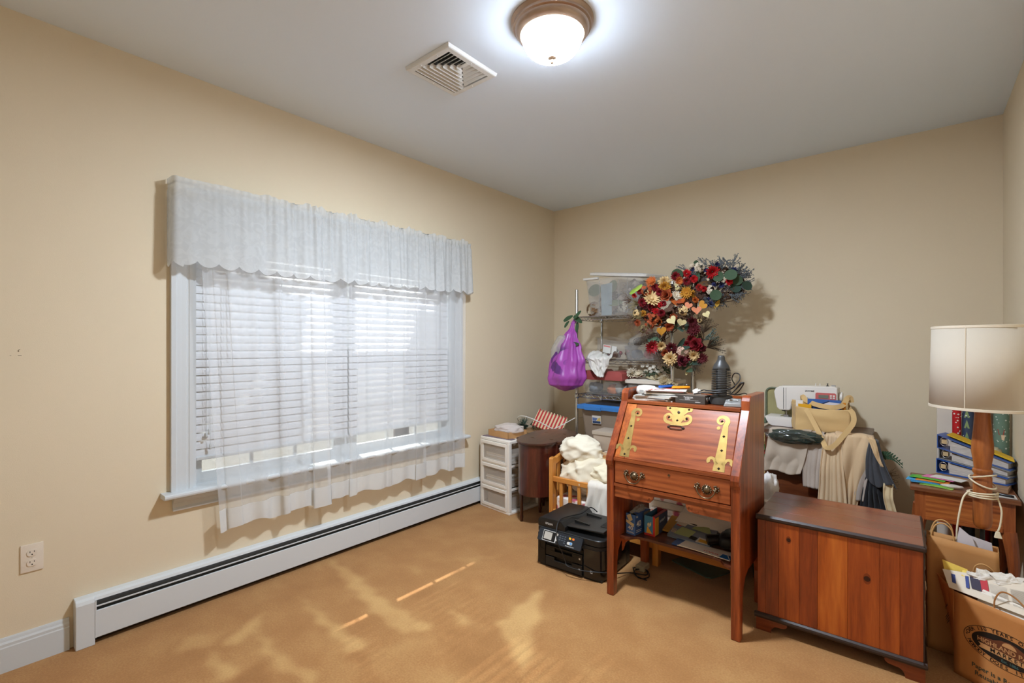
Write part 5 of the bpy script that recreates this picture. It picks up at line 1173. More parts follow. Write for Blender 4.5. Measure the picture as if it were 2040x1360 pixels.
# ------------------------------------------------------------------ purple bag on the post
def purple_bag():
    t = thing('shopping_bag', 'full purple plastic shopping bag hanging from the rack post', 'plastic bag', (.58, 3.50, .95))
    m = bpy.data.materials.new('purple_film'); m.use_nodes = True; n = m.node_tree.nodes; l = m.node_tree.links; b = n['Principled BSDF']
    b.inputs['Roughness'].default_value = .36; b.inputs['Transmission Weight'].default_value = 0.0
    tc = n.new('ShaderNodeTexCoord'); nz = n.new('ShaderNodeTexNoise'); nz.inputs['Scale'].default_value = 9; nz.inputs['Detail'].default_value = 1; nz.inputs['Distortion'].default_value = .6
    l.new(tc.outputs['Object'], nz.inputs['Vector'])
    sp = n.new('ShaderNodeSeparateXYZ'); l.new(tc.outputs['Object'], sp.inputs[0])
    g1 = n.new('ShaderNodeMapRange'); g1.inputs[1].default_value = .42; g1.inputs[2].default_value = .36; l.new(sp.outputs['Z'], g1.inputs[0])
    g2 = n.new('ShaderNodeMapRange'); g2.inputs[1].default_value = .12; g2.inputs[2].default_value = .16; l.new(sp.outputs['Z'], g2.inputs[0])
    gx = n.new('ShaderNodeMapRange'); gx.inputs[1].default_value = .05; gx.inputs[2].default_value = .0; l.new(sp.outputs['X'], gx.inputs[0])
    th = n.new('ShaderNodeMapRange'); th.inputs[1].default_value = .49; th.inputs[2].default_value = .505; l.new(nz.outputs[0], th.inputs[0])
    def mul(a, c): q = n.new('ShaderNodeMath'); q.operation = 'MULTIPLY'; l.new(a, q.inputs[0]); l.new(c, q.inputs[1]); return q.outputs[0]
    k = mul(mul(mul(g1.outputs[0], g2.outputs[0]), gx.outputs[0]), th.outputs[0])
    mx = n.new('ShaderNodeMix'); mx.data_type = 'RGBA'; mx.inputs[6].default_value = (*C('#a64aa8'), 1); mx.inputs[7].default_value = (*C('#5c2a72'), 1)
    l.new(k, mx.inputs[0]); l.new(mx.outputs[2], b.inputs['Base Color'])
    def fn(u, v):
        a = 2*PI*u; z = .60*(1-v)
        prof = [(0, .012), (.08, .02), (.2, .055), (.38, .105), (.6, .15), (.78, .165), (.9, .14), (.97, .07), (1, .0)]
        for (v0, r0), (v1, r1) in zip(prof, prof[1:]):
            if v0 <= v <= v1: s = (v-v0)/(v1-v0); s = s*s*(3-2*s); r = r0+(r1-r0)*s
        k = 1+.16*math.sin(a*7+2*math.sin(v*4))*(1-v)**.6+.08*math.sin(a*15+3+v*2)*(1-v)**.7+.17*nz3(math.cos(a)*1.6, math.sin(a)*1.6, z*7+2)+.05*nz3(math.cos(a)*4, math.sin(a)*4, z*11)
        return (r*k*1.05*math.cos(a)-.012+.03*(1-v), r*k*.66*math.sin(a)+.08*(1-v)**2-.02, z)
    obj('bag_film', MB().grid(fn, 90, 60), m, t, smooth=True)
    obj('handle_loop', MB().tube(smoothpath([(.0, .06, .58), (.012, .10, .63), (.024, .125, .645), (.035, .10, .63), (.022, .06, .58)], 5), .008, 6), m, t, smooth=True)
    w = obj('inner_bag', blob((.0-.03, .03, .25), (.16, .075, .24), 8, .1, 2, pw=.9), plastic_clear('film_grey', '#d8d6d0', .4, .3), t, smooth=True)
    v = thing('ivy_sprig', 'green artificial ivy leaves on the rack post above the purple bag', 'artificial ivy', (.602, 3.59, 1.50))
    obj('stem', MB().tube(smoothpath([(0, 0, .06), (.03, -.03, .10), (.06, -.04, .14)], 4), .002, 5), mat('stem_brown', '#5a4a38', .8), v)
    for x, y, z, r, rot in ((-.06, -.02, .08, .05, .5), (.045, -.03, .07, .055, -.6), (-.075, -.02, .03, .035, 1.0), (.04, -.03, .0, .045, 1.6), (.045, -.10, -.15, .055, .1), (.06, -.05, .11, .04, .9)):
        put_flower(v, 'leaf', '#3d5a3c', Matrix.Translation((x, y, z)), r, rot, tilt=(1.35, 0))
purple_bag()

# ------------------------------------------------------------------ things on the cart and cabinet
def corner_items():
    zt = .583
    # kraft box lid holding tulle
    t = thing('cardboard_tray', 'shallow tan cardboard tray of white tulle on the plastic cart', 'cardboard tray', (.245, 3.07, zt), rz=math.radians(-8))
    K = mat('kraft_tan', '#cf9c66', .8, var=.15)
    x0, x1, y0, y1 = -.12, .13, -.09, .12
    obj('base', MB().box(x0, x1, y0, y1, .0, .004), K, t)
    for b in ((x0, x1, y0, y0+.004), (x0, x1, y1-.004, y1), (x0, x0+.004, y0, y1), (x1-.004, x1, y0, y1)): obj('side', MB().box(*b, .004, .055), K, t)
    tag(obj('mat_board', MB().box(.085, .40, 2.955, 3.01, zt, zt+.004), mat('board_mauve', '#7a6a72', .7)), 'thin mauve board on the front edge of the plastic cart', 'board')
    tag(obj('tulle_fabric', blob((.27, 3.08, zt+.062), (.13, .11, .048), 4, .16, 2.5, ridge=.12, flat=zt+.028), plastic_clear('tulle', '#efe3dc', .5, .8), smooth=True), 'puffy white tulle in the tan cardboard tray', 'fabric')
    tag(obj('tape_reel', MB().lathe([(.03, 0), (.055, 0), (.055, .05), (.03, .05), (.03, 0)], 28, (.21, 3.27, zt+.001)), mat('reel_white', '#ddd5ca', .4, var=.1), smooth=35), 'round white reel behind the tan cardboard tray', 'reel')
    # striped gift bag
    m = bpy.data.materials.new('red_stripes'); m.use_nodes = True; n = m.node_tree.nodes; l = m.node_tree.links; b = n['Principled BSDF']; b.inputs['Roughness'].default_value = .5
    tc = n.new('ShaderNodeTexCoord'); w = n.new('ShaderNodeTexWave'); w.bands_direction = 'X'; w.inputs['Scale'].default_value = 9.5; l.new(tc.outputs['Object'], w.inputs['Vector'])
    r = n.new('ShaderNodeValToRGB'); r.color_ramp.interpolation = 'CONSTANT'; e = r.color_ramp.elements; e[0].color = (*C('#c0282c'), 1); e[1].position = .5; e[1].color = (*C('#e6cfa6'), 1)
    l.new(w.outputs['Fac'], r.inputs[0]); l.new(r.outputs[0], b.inputs['Base Color'])
    t = thing('gift_bag', 'red and cream striped paper gift bag lying behind the sewing cabinet', 'gift bag', (.35, 3.50, .584), rot=(math.radians(-32), math.radians(12), math.radians(8)))
    obj('bag_paper', MB().box(-.15, .15, -.012, .012, .0, .16), m, t, bevel=.004)
    top = MB()
    for k in range(10): top.add([(-.15+.03*k, -.013, .16), (-.12+.03*k, -.013, .16), (-.135+.03*k, -.013, .175)], [(0, 1, 2)])
    obj('pinked_edge', top, m, t)
    tag(obj('storage_carton', MB().box(.10, .47, 3.38, 3.62, 0, .575), mat('carton_brown', '#a8845c', .85, var=.15), bevel=.004), 'plain brown carton standing behind the plastic cart in the corner', 'carton')
    g = thing('pine_garland', 'piece of dark green artificial pine beside the striped gift bag', 'garland', (.12, 3.50, .62))
    rn = random.Random(3)
    for k in range(7): put_flower(g, 'grass', '#33483a', Matrix.Translation((-.04+.02*k, -.01, -.02+.01*(k % 3))), .08, rn.uniform(0, 6), 'pine_tuft', tilt=(.8, 0))
    tag(obj('white_cable', MB().tube(smoothpath([(.10, 3.42, .645), (.12, 3.38, .69), (.19, 3.36, .715), (.29, 3.36, .703), (.38, 3.39, .668), (.445, 3.43, .630), (.47, 3.45, .618), (.52, 3.50, .65), (.60, 3.585, .71)], 6), .0042, 6), mat('cable_white', '#e8e4dc', .4), smooth=True), 'white cable looping from the corner to the wire rack', 'cable')
    tag(obj('thin_wire', MB().tube(smoothpath([(.45, 3.9, .66), (.55, 3.9, .69), (.62, 3.88, .68), (.70, 3.86, .62)], 6), .002, 5), mat('wire_grey', '#b4ada2', .4), smooth=True), 'thin pale wire arching behind the rack post', 'wire')
corner_items()

# ------------------------------------------------------------------ things on the toddler bed
def bed_items():
    Cm = mat('cream_cotton', '#eaddc2', .85, sheen=.2)
    tag(obj('cream_blanket', blob((1.10, 3.02, .43), (.22, .20, .155), 2, .10, 1.6, ridge=.13, nu=90, nv=60, flat=.27), Cm, smooth=True), 'rumpled cream cotton blanket heaped on the toddler bed', 'blanket')
    tag(obj('cream_blanket', blob((1.03, 2.99, .585), (.16, .13, .105), 7, .12, 1.5, ridge=.13, nu=70, nv=50), mat('cream_cotton_b', '#efe4cc', .85, sheen=.2), smooth=True), 'upper cream cloth bundle resting against the bed headboard', 'blanket')
    tag(obj('cream_blanket', blob((1.27, 2.985, .47), (.15, .14, .08), 5, .12, 1.6, ridge=.13, nu=70, nv=50, flat=.29), mat('cream_cotton_c', '#ecdfc0', .85, sheen=.2), smooth=True), 'cream cloth fold beside the left side of the desk', 'blanket')
    def fn(u, v):
        x = 1.19+.24*u+.012*math.sin(v*5+u*3); z = .435-.235*v; y = 2.806-.012*math.sin(u*11+v*2)*v-.006*math.sin(u*23)-.015*v
        if v < .12: y += (.12-v)*.5; z = .43-.06*v
        return (x, y, z)
    tag(obj('white_towel', MB().grid(fn, 50, 30), mat('towel_white', '#e6ddcf', .9), smooth=True, solid=.004), 'white towel hanging over the bed guard rail', 'towel')
    for i, (z, w) in enumerate(((.545, .012), (.558, .010), (.569, .014), (.584, .010))):
        tag(obj('wooden_board', MB().box(1.13+.02*i, 1.56, 3.00+.015*i, 3.22, z, z+w-.001), mat('board_'+str(i), ['#d9b079', '#c98a52', '#e0c096', '#dcc8b4'][i], .6, var=.2, vscale=20, stretch=(1, 9, 9))), ['lowest pale board under the grey box', 'second orange board under the grey box', 'third light board under the grey box', 'top whitish board under the grey box'][i], 'board', 'boards stacked on the bed')
    tag(obj('folded_quilt', MB().box(1.15, 1.60, 2.95, 3.28, .268, .544), mat('quilt_cream', '#dccfb8', .9, var=.15, vscale=9), bevel=.03, seg=3, smooth=True), 'folded cream quilt on the bed under the stacked boards', 'quilt')
    t = thing('grey_box', 'plain taupe lidded plastic box on the stacked boards behind the desk', 'box', (1.26, 3.12, .594))
    G = mat('box_taupe', '#a89684', .5)
    obj('body', MB().box(1.09, 1.45, 3.06, 3.23, .594, .70), G, t, bevel=.006, seg=2, smooth=35, world=True)
    obj('lid', MB().box(1.083, 1.457, 3.053, 3.237, .701, .728), mat('box_lid', '#b0a08e', .45), t, bevel=.006, seg=2, smooth=35, world=True)
    tag(obj('cloth_strap', MB().tube(smoothpath([(1.44, 3.10, .735), (1.40, 3.06, .79), (1.345, 3.02, .80), (1.31, 3.0, .77), (1.33, 3.0, .735), (1.38, 3.03, .735)], 6), .014, 6, M=None), mat('strap_cream', '#e4d8c4', .85), smooth=True), 'cream cloth strap on the taupe box beside the desk', 'strap')
    f = thing('folded_fabric', 'folded rose print fabric on the bed seen under the desk', 'fabric', (1.72, 3.05, .27))
    for k, c in enumerate(('floral_sheet', 'quilt_cream', 'floral_sheet')): obj('fold', MB().box(-.16, .20, -.10, .14, .001+.042*k, .041+.042*k), MATS[c], f, bevel=.016, seg=3, smooth=True)
    g = thing('green_foliage', 'dark green silk leaves lying on the bed behind the desk shelf', 'artificial leaves', (1.98, 2.98, .30))
    rn = random.Random(8)
    for k in range(16): put_flower(g, 'leaf', '#22382a', Matrix.Translation((rn.uniform(-.12, .14), rn.uniform(-.08, .08), rn.uniform(.02, .15))), rn.uniform(.05, .08), rn.uniform(0, 6), tilt=(rn.uniform(.4, 1.4), 0))
bed_items()

# ------------------------------------------------------------------ on top of the desk
ZT = 1.0405
def desk_top_items():
    # stacks of magazines
    rn = random.Random(21)
    cols = ['#e4ddd2', '#c9c2b6', '#8a8d90', '#d8d0c2', '#b8b4ae', '#dcd6cc', '#4c4a4a', '#e0dace', '#c0b0a0', '#d9d3c8', '#9a5048', '#e6dfd4']
    names = ['lowest magazine', 'second magazine', 'third magazine', 'fourth magazine', 'fifth magazine', 'sixth magazine', 'seventh magazine', 'eighth magazine', 'ninth magazine', 'tenth magazine', 'eleventh magazine']
    z = ZT
    for k in range(11):
        th = rn.uniform(.0035, .007); w, d = rn.uniform(.2, .215), rn.uniform(.165, .19); xo = 1.80-(.03 if k < 5 else -.005)+rn.uniform(-.012, .012); yo = 2.625+rn.uniform(-.012, .012)
        Mz = Matrix.Translation((xo, yo, z)) @ Matrix.Rotation(rn.uniform(-.16, .14)+(.22 if k > 5 else 0), 4, 'Z')
        o = obj('magazine', MB().box(-w/2, w/2, -d/2, d/2, 0, th-.0004, Mz), mat('magazine_%d' % k, cols[k], .4, var=.12, vscale=20))
        tag(o, names[k]+' up from the desk top in the pile', 'magazine', 'magazines on the desk'); z += th
    Mt = Matrix.Translation((1.818, 2.62, z)) @ Matrix.Rotation(.30, 4, 'Z')
    t = thing('magazine', 'top magazine of the desk pile with red print on a white cover', 'magazine', (1.818, 2.62, z), rz=.30, group='magazines on the desk')
    obj('cover', MB().box(-.105, .105, -.09, .09, 0, .005), mat('cover_white', '#e9e3dc', .35), t)
    tx = MB(); put_text(tx, 'JO', .075, Matrix.Translation((-.045, -.055, .005))); obj('lettering', tx, mat('print_red', '#c8301f', .4), t)
    tx = MB(); rr = random.Random(3)
    for k in range(26): x, y = rr.uniform(-.1, .08), rr.uniform(-.03, .085); tx.box(x, x+rr.uniform(.01, .03), y, y+.004, .005, .0056)
    tag(obj('small_print', tx, mat('print_dark', '#4a4644', .5), t), kind='stuff')
    obj('red_panel', MB().add([(-.03, .02, .0058), (.08, .01, .0058), (.085, .05, .0058), (-.01, .06, .0058)], [(0, 1, 2, 3)]), mat('print_red', '#c8301f', .4), t)
    obj('orange_panel', MB().add([(-.06, .06, .0056), (.10, .055, .0056), (.10, .088, .0056), (-.05, .088, .0056)], [(0, 1, 2, 3)]), mat('print_salmon', '#e09878', .4), t)
    zt = z+.006
    # rotary cutters
    for nm, x, y, a, c, lb in (('rotary_cutter', 1.795, 2.66, 1.15, '#2f63b8', 'blue handled rotary cutter on the magazine pile'), ('rotary_cutter', 1.885, 2.655, .75, '#e8931f', 'orange handled rotary cutter on the magazine pile')):
        q = thing(nm, lb, 'rotary cutter', (x, y, zt), rot=(math.radians(-14), 0, a), group='rotary cutters on the desk')
        obj('handle', MB().prism([(-.045, -.008), (.0, -.011), (.03, -.017), (.045, -.014), (.052, 0), (.045, .014), (.03, .017), (0, .011), (-.045, .008), (-.052, 0)], 'Z', .003, .016), mat('handle_'+c[1:], c, .35), q, bevel=.003, seg=2, smooth=35)
        obj('blade_guard', MB().lathe([(.0165, .016), (.0165, .02), (.012, .022), (0, .022)], 20, (.034, 0, 0)), mat('guard_black', '#1e1e20', .35), q, smooth=35)
        obj('blade_nut', MB().lathe([(.006, .022), (.005, .026), (0, .027)], 12, (.034, 0, 0)), mat('nickel', '#c9c5bd', .3, .9), q, smooth=35)
    # white puck
    q = thing('white_device', 'rounded white plastic device at the left end of the desk top', 'device', (1.70, 2.615, z-.03))
    obj('shell', MB().lathe([(.0, .0), (.046, .0), (.055, .008), (.057, .02), (.054, .036), (.044, .047), (.02, .051), (0, .051)], 32, M=Matrix.Diagonal((1.05, .8, 1, 1))), mat('shell_white', '#efe8de', .35), q, smooth=True)
    obj('grey_print', MB().box(-.022, .012, -.0456, -.0452, .012, .026), mat('print_grey', '#a8a39c', .5), q)
    tag(obj('paper_slip', MB().hexa([(1.665, 2.53, ZT), (1.75, 2.525, ZT), (1.75, 2.61, ZT), (1.66, 2.61, ZT)], [(1.665, 2.53, z-.031), (1.75, 2.525, z-.031), (1.75, 2.61, z-.031), (1.66, 2.61, z-.031)]), mat('paper_mixed', '#bdb3a6', .6, var=.5, vscale=200, stretch=(.05, .05, 1))), 'stack of loose paper slips under the white device', 'papers')
    # dark gift box with printed label
    b = thing('gift_box', 'small charcoal box with silver lettering at the front of the desk top', 'box', (1.978, 2.53, ZT), rz=math.radians(-2))
    Kb = mat('box_charcoal', '#4a443e', .5)
    obj('carton', MB().box(-.078, .078, 0, .085, 0, .043), Kb, b, bevel=.001)
    obj('top_flap', MB().box(-.077, .077, .001, .084, .0432, .0446), mat('flap_taupe', '#7a685a', .6), b)
    Mf = frame((0, 0, 0), (1, 0, 0), (0, 0, 1)); Pw = mat('print_silver', '#dcdcd8', .4)
    tx = MB(); put_text(tx, 'TWEEZER', .0115, Mf @ Matrix.Translation((-.008, .031, 0)), .0008); put_text(tx, 'GURU', .0105, Mf @ Matrix.Translation((-.012, .0225, 0)), .0008); tx.box(.028, .055, -.0008, -.0004, .0075, .0105)
    obj('lettering', tx, Pw, b)
    obj('stripe', MB().box(-.055, .045, -.0006, -.0002, .0165, .0172), Pw, b)
    Me = frame((.078, 0, 0), (0, 1, 0), (0, 0, 1))
    for y in (.025, .058): obj('tweezer_head', MB().lathe([(.010, 0), (.012, .003), (.009, .006), (.004, .004), (0, .004)], 14, M=Me @ Matrix.Translation((y, .024, .001))), mat('chrome', '#c9c9c6', .22, .95), b, smooth=True)
    # tower fan heater
    f = thing('tower_fan', 'dark grey slotted tower fan on the desk top', 'fan', (2.113, 2.605, ZT))
    Gy = mat('fan_grey', '#3b3a39', .4); Dk = mat('fan_dark', '#1c1c1c', .6)
    obj('base', MB().lathe([(.050, 0), (.054, .004), (.055, .035), (.052, .044), (.03, .046), (0, .046)], 32), Gy, f, smooth=35)
    obj('core', MB().lathe([(.026, .046), (.026, .18), (0, .18)], 20), Dk, f, smooth=35)
    obj('cap', MB().lathe([(.043, .178), (.041, .19), (.034, .206), (.024, .220), (.018, .232), (.017, .245), (.013, .252), (0, .253)], 28), Gy, f, smooth=True)
    a0 = -PI/2+.35
    def arcpanel(a, b, r, z0, z1, th):
        n = 8; pts = [(r*math.cos(a+(b-a)*k/n), r*math.sin(a+(b-a)*k/n)) for k in range(n+1)]; inn = [((r-th)*math.cos(a+(b-a)*k/n), (r-th)*math.sin(a+(b-a)*k/n)) for k in range(n, -1, -1)]
        return MB().prism(pts+inn, 'Z', z0, z1)
    obj('front_panel', arcpanel(a0-.42, a0+.42, .0455, .046, .186, .01), Gy, f, smooth=35); obj('rear_panel', arcpanel(a0+PI-.42, a0+PI+.42, .0455, .046, .186, .01), Gy, f, smooth=35)
    for k in range(15):
        zz = .052+k*.0088; rr_ = .0475-.003*k/15
        obj('grille_ring', MB().tube([(rr_*math.cos(2*PI*i/24), rr_*math.sin(2*PI*i/24), zz) for i in range(24)], .0018, 5, closed=True), Gy, f, smooth=True)
    cab = smoothpath([(1.965, 2.69, 1.088), (2.02, 2.62, 1.108), (2.06, 2.548, 1.112), (2.12, 2.542, 1.116), (2.17, 2.56, 1.128), (2.20, 2.60, 1.165), (2.195, 2.63, 1.195), (2.165, 2.655, 1.20), (2.15, 2.66, 1.17), (2.17, 2.625, 1.13), (2.10, 2.545, 1.10), (2.04, 2.59, 1.098), (2.00, 2.60, 1.09), (1.99, 2.56, 1.09), (2.045, 2.545, 1.10), (2.13, 2.545, 1.105), (2.19, 2.60, 1.095), (2.215, 2.65, 1.10), (2.232, 2.665, 1.08), (2.228, 2.66, 1.06)], 7)
    tag(obj('fan_cord', MB().tube(cab, .0028, 6), mat('cable_charcoal', '#2e2c2b', .45), smooth=True), 'tangled charcoal cord wrapped around the tower fan', 'cord')
    cb2 = MB()
    for k in range(4): cb2.tube(smoothpath([(2.165+.004*k, 2.60, 1.10+.004*k), (2.19, 2.585+.004*k, 1.125), (2.213+.003*k, 2.585, 1.158), (2.222, 2.59+.003*k, 1.150), (2.20, 2.60, 1.115), (2.175, 2.605, 1.092)], 5), .0026, 5)
    tag(obj('fan_cord', cb2, mat('cable_charcoal', '#2e2c2b', .45), smooth=True), 'folded bunch of charcoal cord right of the tower fan', 'cord')
    # phone cradle
    p = thing('phone_cradle', 'silver grey phone charging cradle at the right end of the desk top', 'phone cradle', (2.185, 2.555, ZT), rz=math.radians(12))
    obj('body', MB().hexa([(-.043, -.04, 0), (.043, -.04, 0), (.043, .055, 0), (-.043, .055, 0)], [(-.036, -.036, .020), (.036, -.036, .020), (.034, .05, .036), (-.034, .05, .036)]), mat('cradle_silver', '#9a9896', .35, .2), p, bevel=.007, seg=3, smooth=35)
    Mt2 = frame((0, -.005, .027), (1, 0, 0), (0, .086, .0165))
    obj('cup', MB().lathe([(.024, .0006), (.022, .0012), (.018, .0004), (0, .0002)], 24, M=Mt2 @ Matrix.Translation((0, .012, .0))), mat('cradle_light', '#c4c2be', .3), p, smooth=True)
    tx = MB(); put_text(tx, 'at&t', .009, Mt2 @ Matrix.Translation((-.008, -.024, 0)), .0008); obj('lettering', tx, mat('print_dark', '#4a4644', .5), p)
    tag(obj('tissue', blob((1.955, 2.70, 1.075), (.022, .015, .028), 3, .45, 3, ridge=.3, nu=24, nv=16, flat=ZT), mat('tissue_white', '#eee4d6', .8), smooth=True), 'crumpled white tissue behind the charcoal box', 'tissue')
    tag(obj('cable_coil', MB().tube(smoothpath([(1.945, 2.67, 1.043), (1.98, 2.66, 1.046), (2.02, 2.67, 1.044), (2.05, 2.665, 1.046), (2.03, 2.69, 1.05), (1.97, 2.695, 1.05)], 6, True), .004, 6, closed=True), mat('cable_copper', '#9a4a30', .5), smooth=True), 'reddish brown coiled wire behind the charcoal box', 'wire')
desk_top_items()

# ------------------------------------------------------------------ on the desk's lower shelf
ZS = 0.3045
def shelf_items():
    def carton(name, label, x, y, w, d, h, rz, faces, cat='box'):
        """open carton; faces = colours front, right, back, left, inside"""
        t = thing(name, label, cat, (x, y, ZS), rz=rz)
        F, R, Bk, Lf, In = [mat('carton_'+c[1:], c, .5) for c in faces]
        obj('front_wall', MB().box(0, w, 0, .0015, 0, h), F, t); obj('side_wall', MB().box(w-.0015, w, .0015, d, 0, h), R, t)
        obj('back_wall', MB().box(0, w, d-.0015, d, 0, h), Bk, t); obj('side_wall', MB().box(0, .0015, .0015, d-.0015, 0, h), Lf, t); obj('bottom', MB().box(0, w, 0, d, 0, .001), In, t)
        return t
    Wp = mat('print_white', '#e4e2dc', .5)
    t = carton('bag_box', 'torn blue carton printed with 40 on the desk shelf', 1.652, 2.455, .058, .155, .112, math.radians(-8), ('#4e76b8', '#34558f', '#4e76b8', '#34558f', '#c8b890'))
    Mf = frame((0, 0, 0), (1, 0, 0), (0, 0, 1)); Mr = frame((.058, 0, 0), (0, 1, 0), (0, 0, 1))
    tx = MB(); put_text(tx, '40', .031, Mf @ Matrix.Translation((.029, .036, 0))); tx.box(.006, .052, -.0008, -.0003, .010, .012); tx.box(.006, .048, -.0008, -.0003, .015, .017); obj('lettering', tx, Wp, t)
    tx = MB(); put_text(tx, '40', .044, Mr @ Matrix.Translation((.036, .058, 0))); put_text(tx, 'Tall', .014, Mr @ Matrix.Translation((.018, .098, 0))); tx.box(.0582, .0588, .012, .062, .024, .0265); tx.box(.0582, .0588, .010, .058, .015, .0175); obj('lettering', tx, Wp, t)
    obj('grey_panel', MB().box(.0581, .0588, .085, .154, .002, .111), mat('carton_grey', '#8c8a86', .5), t)
    obj('torn_flap', MB().add([(.006, -.003, .10), (.034, -.008, .118), (.050, -.010, .088), (.024, -.004, .070)], [(0, 1, 2, 3)]), mat('carton_raw', '#d8cca8', .7), t)
    obj('torn_flap', MB().add([(.002, -.002, .064), (.05, -.002, .046), (.056, -.006, .066), (.004, -.004, .08)], [(0, 1, 2, 3)]), mat('carton_raw', '#d8cca8', .7), t)
    obj('top_flap', MB().box(.030, .057, .03, .15, .112, .1135), mat('carton_3a62a8', '#3a62a8', .5), t)
    obj('plastic_film', blob((.026, .09, .115), (.022, .06, .024), 3, .5, 3, ridge=.3, nu=30, nv=20), plastic_clear('film_bag', '#c8c6c0', .5, .25), t, smooth=True)
    t = carton('crayon_box', 'red, blue and yellow carton in the middle of the desk shelf', 1.737, 2.505, .062, .165, .105, math.radians(-1), ('#3f7fa8', '#3a4a68', '#b02c2c', '#3f7fa8', '#b8a890'))
    obj('red_edge', MB().box(.050, .0622, -.0008, -.0002, 0, .105), mat('print_red2', '#c8302a', .45), t); obj('red_edge', MB().box(0, .05, -.0008, -.0002, 0, .010), mat('print_red2', '#c8302a', .45), t)
    obj('yellow_panel', MB().box(.0621, .0628, 0, .045, .004, .098), mat('print_yellow', '#e8a83a', .45), t)
    obj('yellow_patch', MB().add([(.012, -.001, .012), (.046, -.001, .012), (.018, -.001, .05)], [(0, 1, 2)]), mat('print_yellow', '#e8a83a', .45), t)
    obj('red_flap', MB().box(.045, .062, .0, .165, .105, .1065), mat('print_crimson', '#a8242c', .45), t)
    for k, (x, z0, z1) in enumerate(((.019, .052, .066), (.025, .045, .070), (.031, .050, .066), (.036, .056, .074))): obj('printed_mark', MB().box(x, x+.004, -.0014, -.0009, z0, z1), mat('print_cream', '#ecd9a8', .5), t)
    for y0, y1, z in ((.06, .072, .066), (.076, .115, .068), (.118, .130, .072)): obj('printed_mark', MB().box(.0622, .0628, y0, y1, z-.006, z+.006), mat('print_grey2', '#9aa0a8', .5), t)
    # envelope box tilted on other papers
    P1, P2, P3, P4 = Vector((1.845, 2.555, .318)), Vector((2.075, 2.535, .318)), Vector((2.082, 2.705, .372)), Vector((1.875, 2.725, .385))
    def on(u, v, lift=0.001):
        a = P1.lerp(P2, u); b = P4.lerp(P3, u); return a.lerp(b, v)+Vector((0, -.25, 1)).normalized()*lift
    t = thing('envelope_box', 'grey-blue printed box of envelopes lying tilted on the desk shelf', 'box', tuple(P1))
    dn = Vector((0, .006, -.022))
    obj('carton', MB().hexa([P1+dn, P2+dn, P3+dn, P4+dn], [P1, P2, P3, P4]), mat('carton_slate', '#7c8796', .45), t, world=True)
    def patch(nm, pts, c, l=.001): obj(nm, MB().add([on(u, v, l) for u, v in pts], [tuple(range(len(pts)))]), mat('print_'+c[1:], c, .45), t, world=True)
    patch('white_panel', [(.0, .52), (.25, .50), (.30, 1), (.06, 1)], '#d8d2c4'); patch('yellow_panel', [(.06, .72), (.22, .70), (.24, .86), (.09, .88)], '#d8a438', .002)
    patch('green_envelope', [(.12, .10), (.52, .10), (.56, .42), (.20, .46)], '#a8b47c', .002); patch('green_envelope', [(.42, .50), (.92, .48), (.76, .80), (.45, .62)], '#a3b078', .002)
    patch('black_label', [(.50, .06), (.66, .04), (.69, .18), (.52, .20)], '#1a1a1a', .003); patch('black_label', [(.30, .68), (.48, .66), (.50, .82), (.33, .84)], '#1a1a1a', .003)
    patch('white_panel', [(.68, .0), (1, .0), (1, .22), (.70, .24)], '#d8d2c4', .002); patch('yellow_panel', [(.72, .05), (.93, .04), (.94, .16), (.74, .17)], '#d8a438', .003)
    patch('red_print', [(.04, .46), (.16, .45), (.17, .49), (.05, .50)], '#c04a3c', .003); patch('red_print', [(.82, .34), (.96, .33), (.97, .37), (.83, .38)], '#c04a3c', .003)
    for k in range(4): patch('envelope_edge', [(.05+.03*k, .12), (.065+.03*k, .12), (.03+.03*k, .30), (.02+.03*k, .30)], '#e2c89c', .003)
    tag(obj('manila_envelope', MB().hexa([(1.80, 2.60, .3105), (2.14, 2.62, .3105), (2.14, 2.75, .3105), (1.80, 2.74, .3105)], [(1.80, 2.60, .3205), (2.14, 2.62, .3205), (2.14, 2.75, .345), (1.80, 2.74, .36)]), mat('manila', '#d09a3c', .6, var=.1)), 'golden manila envelopes under the tilted envelope box', 'envelope')
    tag(obj('paper_stack', MB().hexa([(1.85, 2.66, .3605), (2.15, 2.66, .3505), (2.15, 2.76, .3505), (1.85, 2.76, .3605)], [(1.87, 2.70, .405), (2.15, 2.69, .385), (2.15, 2.76, .41), (1.87, 2.76, .42)]), mat('paper_white', '#e8e2d8', .8)), 'white papers behind the tilted envelope box', 'papers')
    tag(obj('blue_pouch', MB().box(1.905, 2.00, 2.47, 2.56, ZS, ZS+.006), mat('pouch_blue', '#3f63a4', .4, var=.3, vscale=30)), 'blue packet peeking out under the envelope box', 'packet')
    s = thing('store_receipt', 'long folded white store receipt with red lettering on the shelf edge', 'receipt', (2.06, 2.49, ZS))
    Mr2 = Matrix.Translation((2.075, 2.488, ZS+.006)) @ Matrix.Rotation(math.radians(-6), 4, 'Z')
    obj('paper', MB().box(-.13, .13, -.036, .05, 0, .0022, Mr2), mat('paper_warm', '#ece4d6', .7), s, world=True)
    obj('paper', MB().box(-.14, .12, -.025, .06, -.0028, -.0004, Mr2 @ Matrix.Rotation(.1, 4, 'Z')), mat('paper_cream2', '#e0d4c0', .7), s, world=True)
    tx = MB(); put_text(tx, 'STAPLES', .02, Mr2 @ Matrix.Translation((.028, -.010, .0022))); obj('lettering', tx, mat('print_orange_red', '#d8492c', .5), s, world=True)
    tag(obj('blue_card', MB().box(.078, .13, -.032, .012, .0026, .004, Mr2), mat('card_blue', '#2a6ca8', .35)), 'bright blue card on the folded receipt by the right desk leg', 'card')
